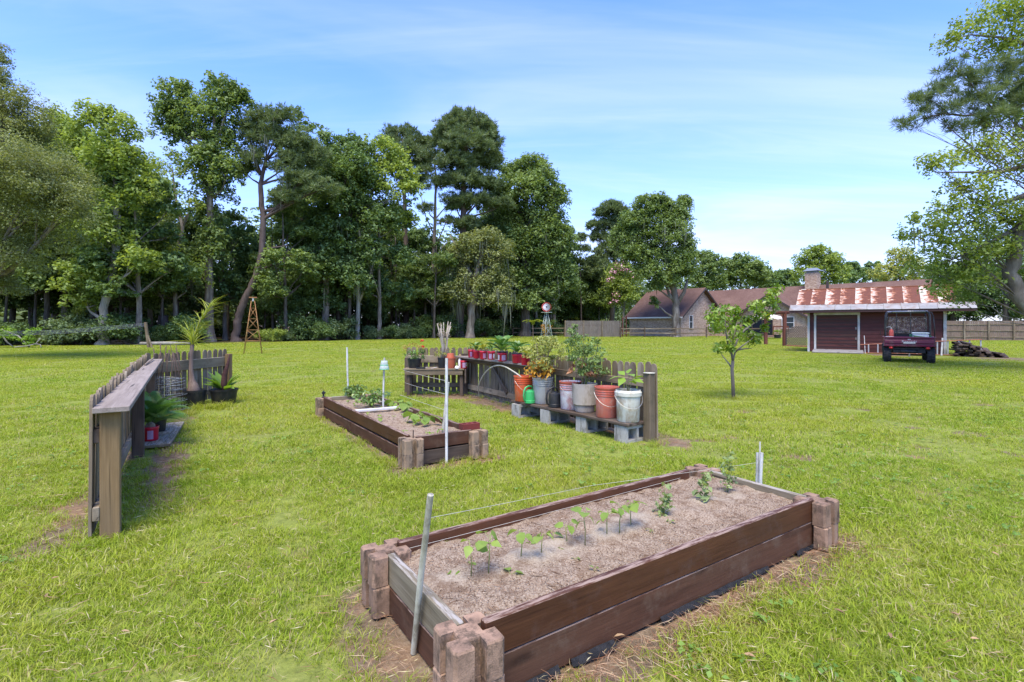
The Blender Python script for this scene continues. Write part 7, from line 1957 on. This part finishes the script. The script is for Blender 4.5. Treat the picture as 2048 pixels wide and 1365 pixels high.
cloud_part(ar, 'climbing_vine', [tuple(q0 + Vector((random.gauss(0, .1), -.1, z))) + (.14,) for z in (.9, 1.1, 1.3, 1.5, 1.65)], 20, .09, m_leaf('dry_vine_leaf', (.14, .11, .06), (.30, .26, .16), .2))
# lattice screen beside it
ls = thing('lattice_screen', 'grey-brown diagonal lattice screen between the arbour and the shed', 'lattice', P(1571, 692, 32.8).xy.to_3d())
a0 = Vector((0, 0, 0)); a1 = P(1614, 692, 31.0).xy.to_3d() - ls.location; L = a1.length; dv = a1.normalized(); rzl = math.atan2(dv.y, dv.x)
LAT = m_wood('lattice_wood', (.16, .12, .09, 1), (.30, .24, .19, 1), knots=False)
mb = MB(); k = -1.35
def clip(x0, z0, x1, z1):
    """cut a strip to the arched outline of the panel"""
    top = lambda x: 1.30 - .35 * (1 - min(1, x / (L * .5))) ** 2
    pts = [(x0 + (x1 - x0) * i / 40, z0 + (z1 - z0) * i / 40) for i in range(41)]
    pts = [(x, z) for x, z in pts if 0 <= x <= L and .08 <= z <= top(x)]
    return (pts[0], pts[-1]) if len(pts) > 2 else None
while k < L:
    for s, y in ((1, 0), (-1, .012)):
        x0 = k if s > 0 else k + 1.35; c_ = clip(x0, .05, x0 + s * 1.35, 1.40)
        if c_:
            (xa, za), (xb, zb_) = c_; ln = math.hypot(xb - xa, zb_ - za); an = math.atan2(zb_ - za, xb - xa)
            mb.box((0, 0, 0), (ln, .010, .046), M=Matrix.Translation(((xa + xb) / 2, y, (za + zb_) / 2)) @ Matrix.Rotation(-an, 4, 'Y'))
    k += .155
mb.build('lattice', LAT, ls, rot=(0, 0, rzl))
link('panel_post', box_mesh((.06, .06, 1.1), .004), WIRE_DARK, ls, tuple(dv * .08 + Vector((0, .02, .55)))); 
for i in range(9):
    u = (i + .5) / 9 * L; link('edging_brick', box_mesh((L / 9 - .02, .1, .09), .006), m_bricks if 'm_bricks' in globals() else globals().setdefault('m_bricks', m_plain('orange_edging_brick', (.36, .15, .085, 1), rough=.9, vary=.2)), ls, (dv.x * u, dv.y * u - .12, .045), (0, 0, rzl))

# ---------------------------------------------------------------- fences far off
def board_fence(label, a, b, h_, mat, npost, rails, pitch=.15, side=-1, cap=None):
    t = thing('board_fence', label, 'board fence', a); d = b - a; L = d.length; rz_ = math.atan2(d.y, d.x)
    mb = MB(); x = 0
    while x < L:
        w = pitch - .012; mb.box((x + pitch / 2, random.uniform(-.004, .004), (h_ + random.uniform(-.015, .01)) / 2), (w, .02, h_)); x += pitch
    o = mb.build('slat_panel', upright(mat), t, rot=(0, 0, rz_)); o['kind'] = 'stuff'
    for i in range(npost):
        x = L * i / (npost - 1); p_ = d.normalized() * x; nn = Vector((-math.sin(rz_), math.cos(rz_), 0)) * side * .08
        link('post', box_mesh((.11, .11, h_ + .06), .005), upright(WOOD_GREY), t, tuple(p_ + nn * (1.35 if rails else 1) + Vector((0, 0, h_ / 2))), (0, 0, rz_))
    for z in rails:
        for i in range(npost - 1):
            nn = Vector((-math.sin(rz_), math.cos(rz_), 0)) * side * .034
            p_ = d.normalized() * (L * i / (npost - 1) + .01) + nn; q_ = d.normalized() * (L * (i + 1) / (npost - 1) - .01) + nn
            board('rail', WOOD_GREY, t, p_ + Vector((0, 0, z)), q_ + Vector((0, 0, z)), .10, .04)
    return t
FEN = m_wood('far_fence_boards', (.085, .075, .06, 1), (.21, .185, .155, 1), (.15, .125, .10, 1), grain=4, knots=False, vary=.05)
FEN2 = m_wood('right_fence_boards', (.11, .08, .058, 1), (.24, .185, .14, 1), (.18, .13, .10, 1), grain=4, knots=False, vary=.05)
def gz(px, Y): p_ = P(px, 660, Y); p_.z = 0; return p_
def fence_boards_by_noise(): pass
board_fence('grey board fence beyond the lawn, left of the brick house', gz(1130, 57.5), gz(1240, 58.5), 1.83, FEN, 4, (), .15)
board_fence('brown board fence with rails, right of the shed', gz(1880, 46), gz(2420, 40), 1.72, FEN2, 11, (.3, .85, 1.4), .145)
def split_rail(label, pts, h_=1.1, rails=(.45, .95)):
    t = thing('rail_fence', label, 'rail fence', pts[0]); o = pts[0]
    for p_ in pts: link('post', box_mesh((.15, .15, h_ + .1), .02), upright(WOOD_DARK), t, tuple(p_ - o + Vector((0, 0, h_ / 2))))
    for i in range(len(pts) - 1):
        for z in rails: board('rail', WOOD_GREY, t, pts[i] - o + Vector((0, -.03, z + random.uniform(-.03, .03))), pts[i + 1] - o + Vector((0, -.03, z + random.uniform(-.03, .03))), .11, .07)
split_rail('two-rail wooden fence in front of the brick house wall', [gz(1241, 55.5), gz(1289, 56), gz(1351, 56.5), gz(1413, 55), gz(1475, 53.5), gz(1530, 52)])
split_rail('two-rail wooden fence by the woods, behind the garden windmill', [gz(1026, 61), gz(1058, 60.5), gz(1095, 60), gz(1129, 59)], 1.05)
t = thing('shed_post', 'pair of dark posts at the right end of the grey board fence', 'posts', gz(1245, 58.8)); link('post', box_mesh((.12, .12, 2.2), .01), RB, t, (0, 0, 1.1)); link('post', box_mesh((.12, .12, 2.4), .01), RB, t, (.5, .3, 1.2)); board('cross_piece', RB, t, (-.05, 0, 2.1), (.6, .3, 2.2), .1, .05)

# ---------------------------------------------------------------- garden windmills
def tower(label, base, h_, w, tw, mats, r=.014, rz_=.4, levels=(.22, .42, .62)):
    t = thing('windmill_tower', label, 'windmill', base, rz_)
    leg, br = mats
    def c_(k, u): ww = w + (tw - w) * u; return Vector(((-1, 1, 1, -1)[k] * ww / 2, (-1, -1, 1, 1)[k] * ww / 2, h_ * u))
    for k in range(4): MB().tube([c_(k, 0) - Vector((0, 0, .05)), c_(k, 1)], r, 6).build('leg', leg, t, smooth=True)
    mb = MB()
    lv = list(levels)
    for u in lv:
        for k in range(4): mb.tube([c_(k, u), c_((k + 1) % 4, u)], r * .6, 5)
    for i in range(len(lv) - 1):
        for k in range(4): mb.tube([c_(k, lv[i]), c_((k + 1) % 4, lv[i + 1])], r * .45, 5); mb.tube([c_((k + 1) % 4, lv[i]), c_(k, lv[i + 1])], r * .45, 5)
    mb.build('brace', br, t, smooth=True)
    return t
RST = m_plain('rusty_yellow_iron', (.36, .22, .075, 1), rough=.75, c2=(.26, .10, .04, 1), dscale=4)
b = G(506, 708); t = tower('rusty bare windmill tower without blades, before the leaning pine', (b.x, b.y, 0), 2.50, .78, .14, (RST, RST), .014, .42, (.25, .45, .66, .86))
MB().box((0, 0, 2.56), (.07, .07, .16)).build('top_pipe', TRIM, t); MB().box((0, 0, 2.66), (.34, .1, .05)).build('top_plate', RST, t)
GRN = m_plain('pale_green_iron', (.42, .50, .40, 1), rough=.6, c2=(.55, .58, .52, 1))
b = G(1093, 684); t = tower('pale green garden windmill with a red-tipped wheel and flowering vines', (b.x, b.y, 0), 2.35, .80, .16, (GRN, GRN), .017, .5, (.2, .5, .75))
MB().box((0, 0, 2.37), (.62, .62, .03)).build('platform', GRN, t)
MB().tube([(0, 0, 2.38), (0, 0, 2.82)], .02, 6).build('mast', GRN, t)
mb = MB(); mr = MB()
for k in range(18):
    a_ = 2 * math.pi * k / 18; M = Matrix.Translation((0, 0, 2.80)) @ Matrix.Rotation(-.5, 4, 'Z') @ Matrix.Translation((0, -.09, 0)) @ Matrix.Rotation(a_, 4, 'Y') @ Matrix.Rotation(.5, 4, 'Z')
    o = MB().add([(-.018, 0, .07), (.018, 0, .07), (.032, 0, .29), (-.032, 0, .29)], [(0, 1, 2, 3)]).add([(-.032, -.002, .29), (.032, -.002, .29), (.042, -.002, .39), (-.042, -.002, .39)], [(0, 1, 2, 3)], mi=1)
    o.v = [tuple(M @ Vector(v)) for v in o.v]
    o.build('blade', [m_ for m_ in (GRN_B if 'GRN_B' in globals() else globals().setdefault('GRN_B', m_plain('silver_blade', (.62, .60, .64, 1), rough=.35)), RED_B if 'RED_B' in globals() else globals().setdefault('RED_B', m_plain('red_blade_tip', (.48, .06, .045, 1), rough=.4)))], t)
MB().tube([(0, -.02, 2.80), (-.06, -.14, 2.80)], .045, 10).build('hub', DARKTRIM, t)
cloud_part(t, 'flowering_vine', [(random.uniform(-.45, .45), random.uniform(-.3, .3), random.uniform(1.15, 1.35), .14) for _ in range(9)], 20, .07, PL['orange'])
cloud_part(t, 'yellow_vine', [(-.30 + random.gauss(0, .09), -.2, z, .13) for z in np.linspace(.1, 1.05, 10)], 20, .08, m_leaf('golden_vine_leaf', (.38, .24, .02), (.66, .44, .05), .35))
cloud_part(t, 'green_vine', [(.18 + random.gauss(0, .1), -.1, z, .13) for z in np.linspace(.1, 1.6, 12)], 16, .07, PL['sago'])
t = thing('edging_ring', 'dark ring of edging and soil at the foot of the green windmill', 'edging', (b.x, b.y, 0)); MB().lathe([(.60, 0), (.62, .09), (.70, .10), (.74, 0)], 28).build('ring', WOOD_DARK, t); MB().lathe([(0, .05), (.6, .04)], 24).build('soil', POTSOIL, t)
b2 = G(1107, 683); t = thing('bird_bath', 'dark metal tub on a thin stand beside the green windmill', 'planter stand', (b2.x, b2.y, 0)); MB().lathe([(0, .60), (.10, .60), (.14, .72), (.12, .72), (0, .64)], 14).build('bowl', BLACKP, t); MB().tube([(0, 0, 0), (0, 0, .6)], .018, 6).build('stand', BLACKP, t)
# weeping yellow-green young palm
b3 = G(1066, 679); t = thing('young_palm', 'young weeping palm with arching yellow-green fronds, left of the green windmill', 'palm', (b3.x, b3.y, 0))
MB().tube([(0, 0, -.05), (0, 0, .7), (0, 0, 1.25)], [.03, .024, .02], 8).build('trunk', TWIG, t)
for i in range(11):
    az = (0, 3.14, .3, 2.8, -.4, 3.6, 1.6, 4.7, .1, 3.0, 4.2)[i]; e = R((45, 45, 60, 60, 55, 50, 80, 70, 72, 74, 65)[i]); s = (1.2, 1.2, 1.0, 1.0, .9, .9, .8, .9, .9, .9, .8)[i]
    link('frond', FPM[i % 2] if 'FPM' in globals() else globals().setdefault('FPM', [frond_mesh('palm_frond', 1.0, 34, .03, .34, 1.15, .7, .1), frond_mesh('palm_frond', 1.0, 34, .03, .34, 1.0, .6, .1)])[i % 2], PL['palm'], t, (0, 0, 1.2), (0, -e * .7, az), (s, s, s))

# ---------------------------------------------------------------- clothesline, logs and brush at the left
pt = G(298, 696); ptt = P(291, 645, pt.y)
t = thing('clothesline_post', 'leaning wooden clothesline post near the woods', 'post', (pt.x, pt.y, 0)); d_ = ptt - pt
MB().tube([(0, 0, -.1), (d_.x, 0, d_.z)], .085, 8).build('post_body', WOOD_GREY, t); MB().tube([(.28, -.1, -.05), (d_.x * .5, 0, d_.z * .55)], .05, 6).build('prop', WOOD_GREY, t)
for i, dz in enumerate((0, -.06, -.12, -.2)):
    e_ = P(-260, 668 + i * 4, 30); m_ = P(120, 661 + i * 2.2, 30)
    string(('topmost', 'second', 'third', 'lowest')[i] + ' sagging wire of the clothesline', [ptt + Vector((0, 0, dz - .05)), m_, e_], .005, 'clothesline_wire', WIRE, 'wire')
gp = P(30, 670, 30.5); gp.z = 0
t = thing('grape_vine', 'bright green vine sprawling over the wires at the left edge', 'vine', gp)
MB().tube([(.9, 0, 0), (.2, 0, .7), (-.8, 0, 1.1), (-1.6, 0, .5)], [.05, .04, .04, .03], 6).build('stem', BARK_PALE, t, smooth=True)
cloud_part(t, 'foliage', [(random.uniform(-2.4, 1.4), random.uniform(-.4, .4), random.uniform(.55, 1.15), .26) for _ in range(34)] + [(random.uniform(.4, 1.2), 0, random.uniform(.15, .6), .2) for _ in range(8)], 26, .12, PL['fresh'], flat=.5)
lg = gz(332, 34.0)
t = thing('log', 'pale fallen log lying behind the left fence at the lawn edge', 'log', lg); MB().tube([(-1.7, 0, .13), (0, .1, .14), (1.6, -.05, .12)], [.10, .12, .09], 9).build('log_body', BARK_PALE, t, smooth=True)
t = thing('fallen_branch', 'bare curved fallen branch at the left edge of the lawn', 'branch', gz(10, 31)); MB().tube([(-.6, 0, .9), (-.2, 0, .75), (.15, 0, .3), (.6, -.1, .05)], [.03, .045, .04, .02], 6).build('branch_body', BARK_PALE, t, smooth=True)
t = thing('fallen_branch', 'grey forked branch lying under the bright vine', 'branch', gz(60, 30.2)); MB().tube([(-.9, 0, .05), (-.2, 0, .12), (.35, 0, .25), (.6, 0, .55)], .03, 6).tube([(.35, 0, .25), (.62, 0, .2), (.66, 0, 0)], .025, 6).build('branch_body', BARK_PALE, t, smooth=True)
t = thing('brush_pile', 'heap of dead brown brush beside the stout pale trunk', 'brush pile', gz(245, 35))
mb = MB()
for _ in range(90):
    a_ = random.uniform(0, 6.28); x = random.gauss(0, .6); y = random.gauss(0, .3); z = max(.03, .35 * math.exp(-x * x) * random.random()); l = random.uniform(.3, .8)
    mb.tube([(x, y, z), (x + math.cos(a_) * l, y + math.sin(a_) * l * .5, z + random.uniform(-.02, .12))], .010, 4)
mb.build('sticks', TWIG, t)
# stump-like wide trunks at the lawn edge
for px, Y, w, lab in ((325, 40, .42, 'dark broken trunk stump behind the feathery palm'), (602, 44.5, .3, 'short reddish trunk in the gap right of the rusty tower')):
    b = gz(px, Y); t = thing('tree_stump', lab, 'stump', b); MB().tube([(0, 0, -.1), (0, 0, .6), (.05, 0, 1.6), (.05, 0, 2.1)], [w * 1.3, w, w * .92, w * .7], 12).build('stump_body', BARK_PINE, t, smooth=True)
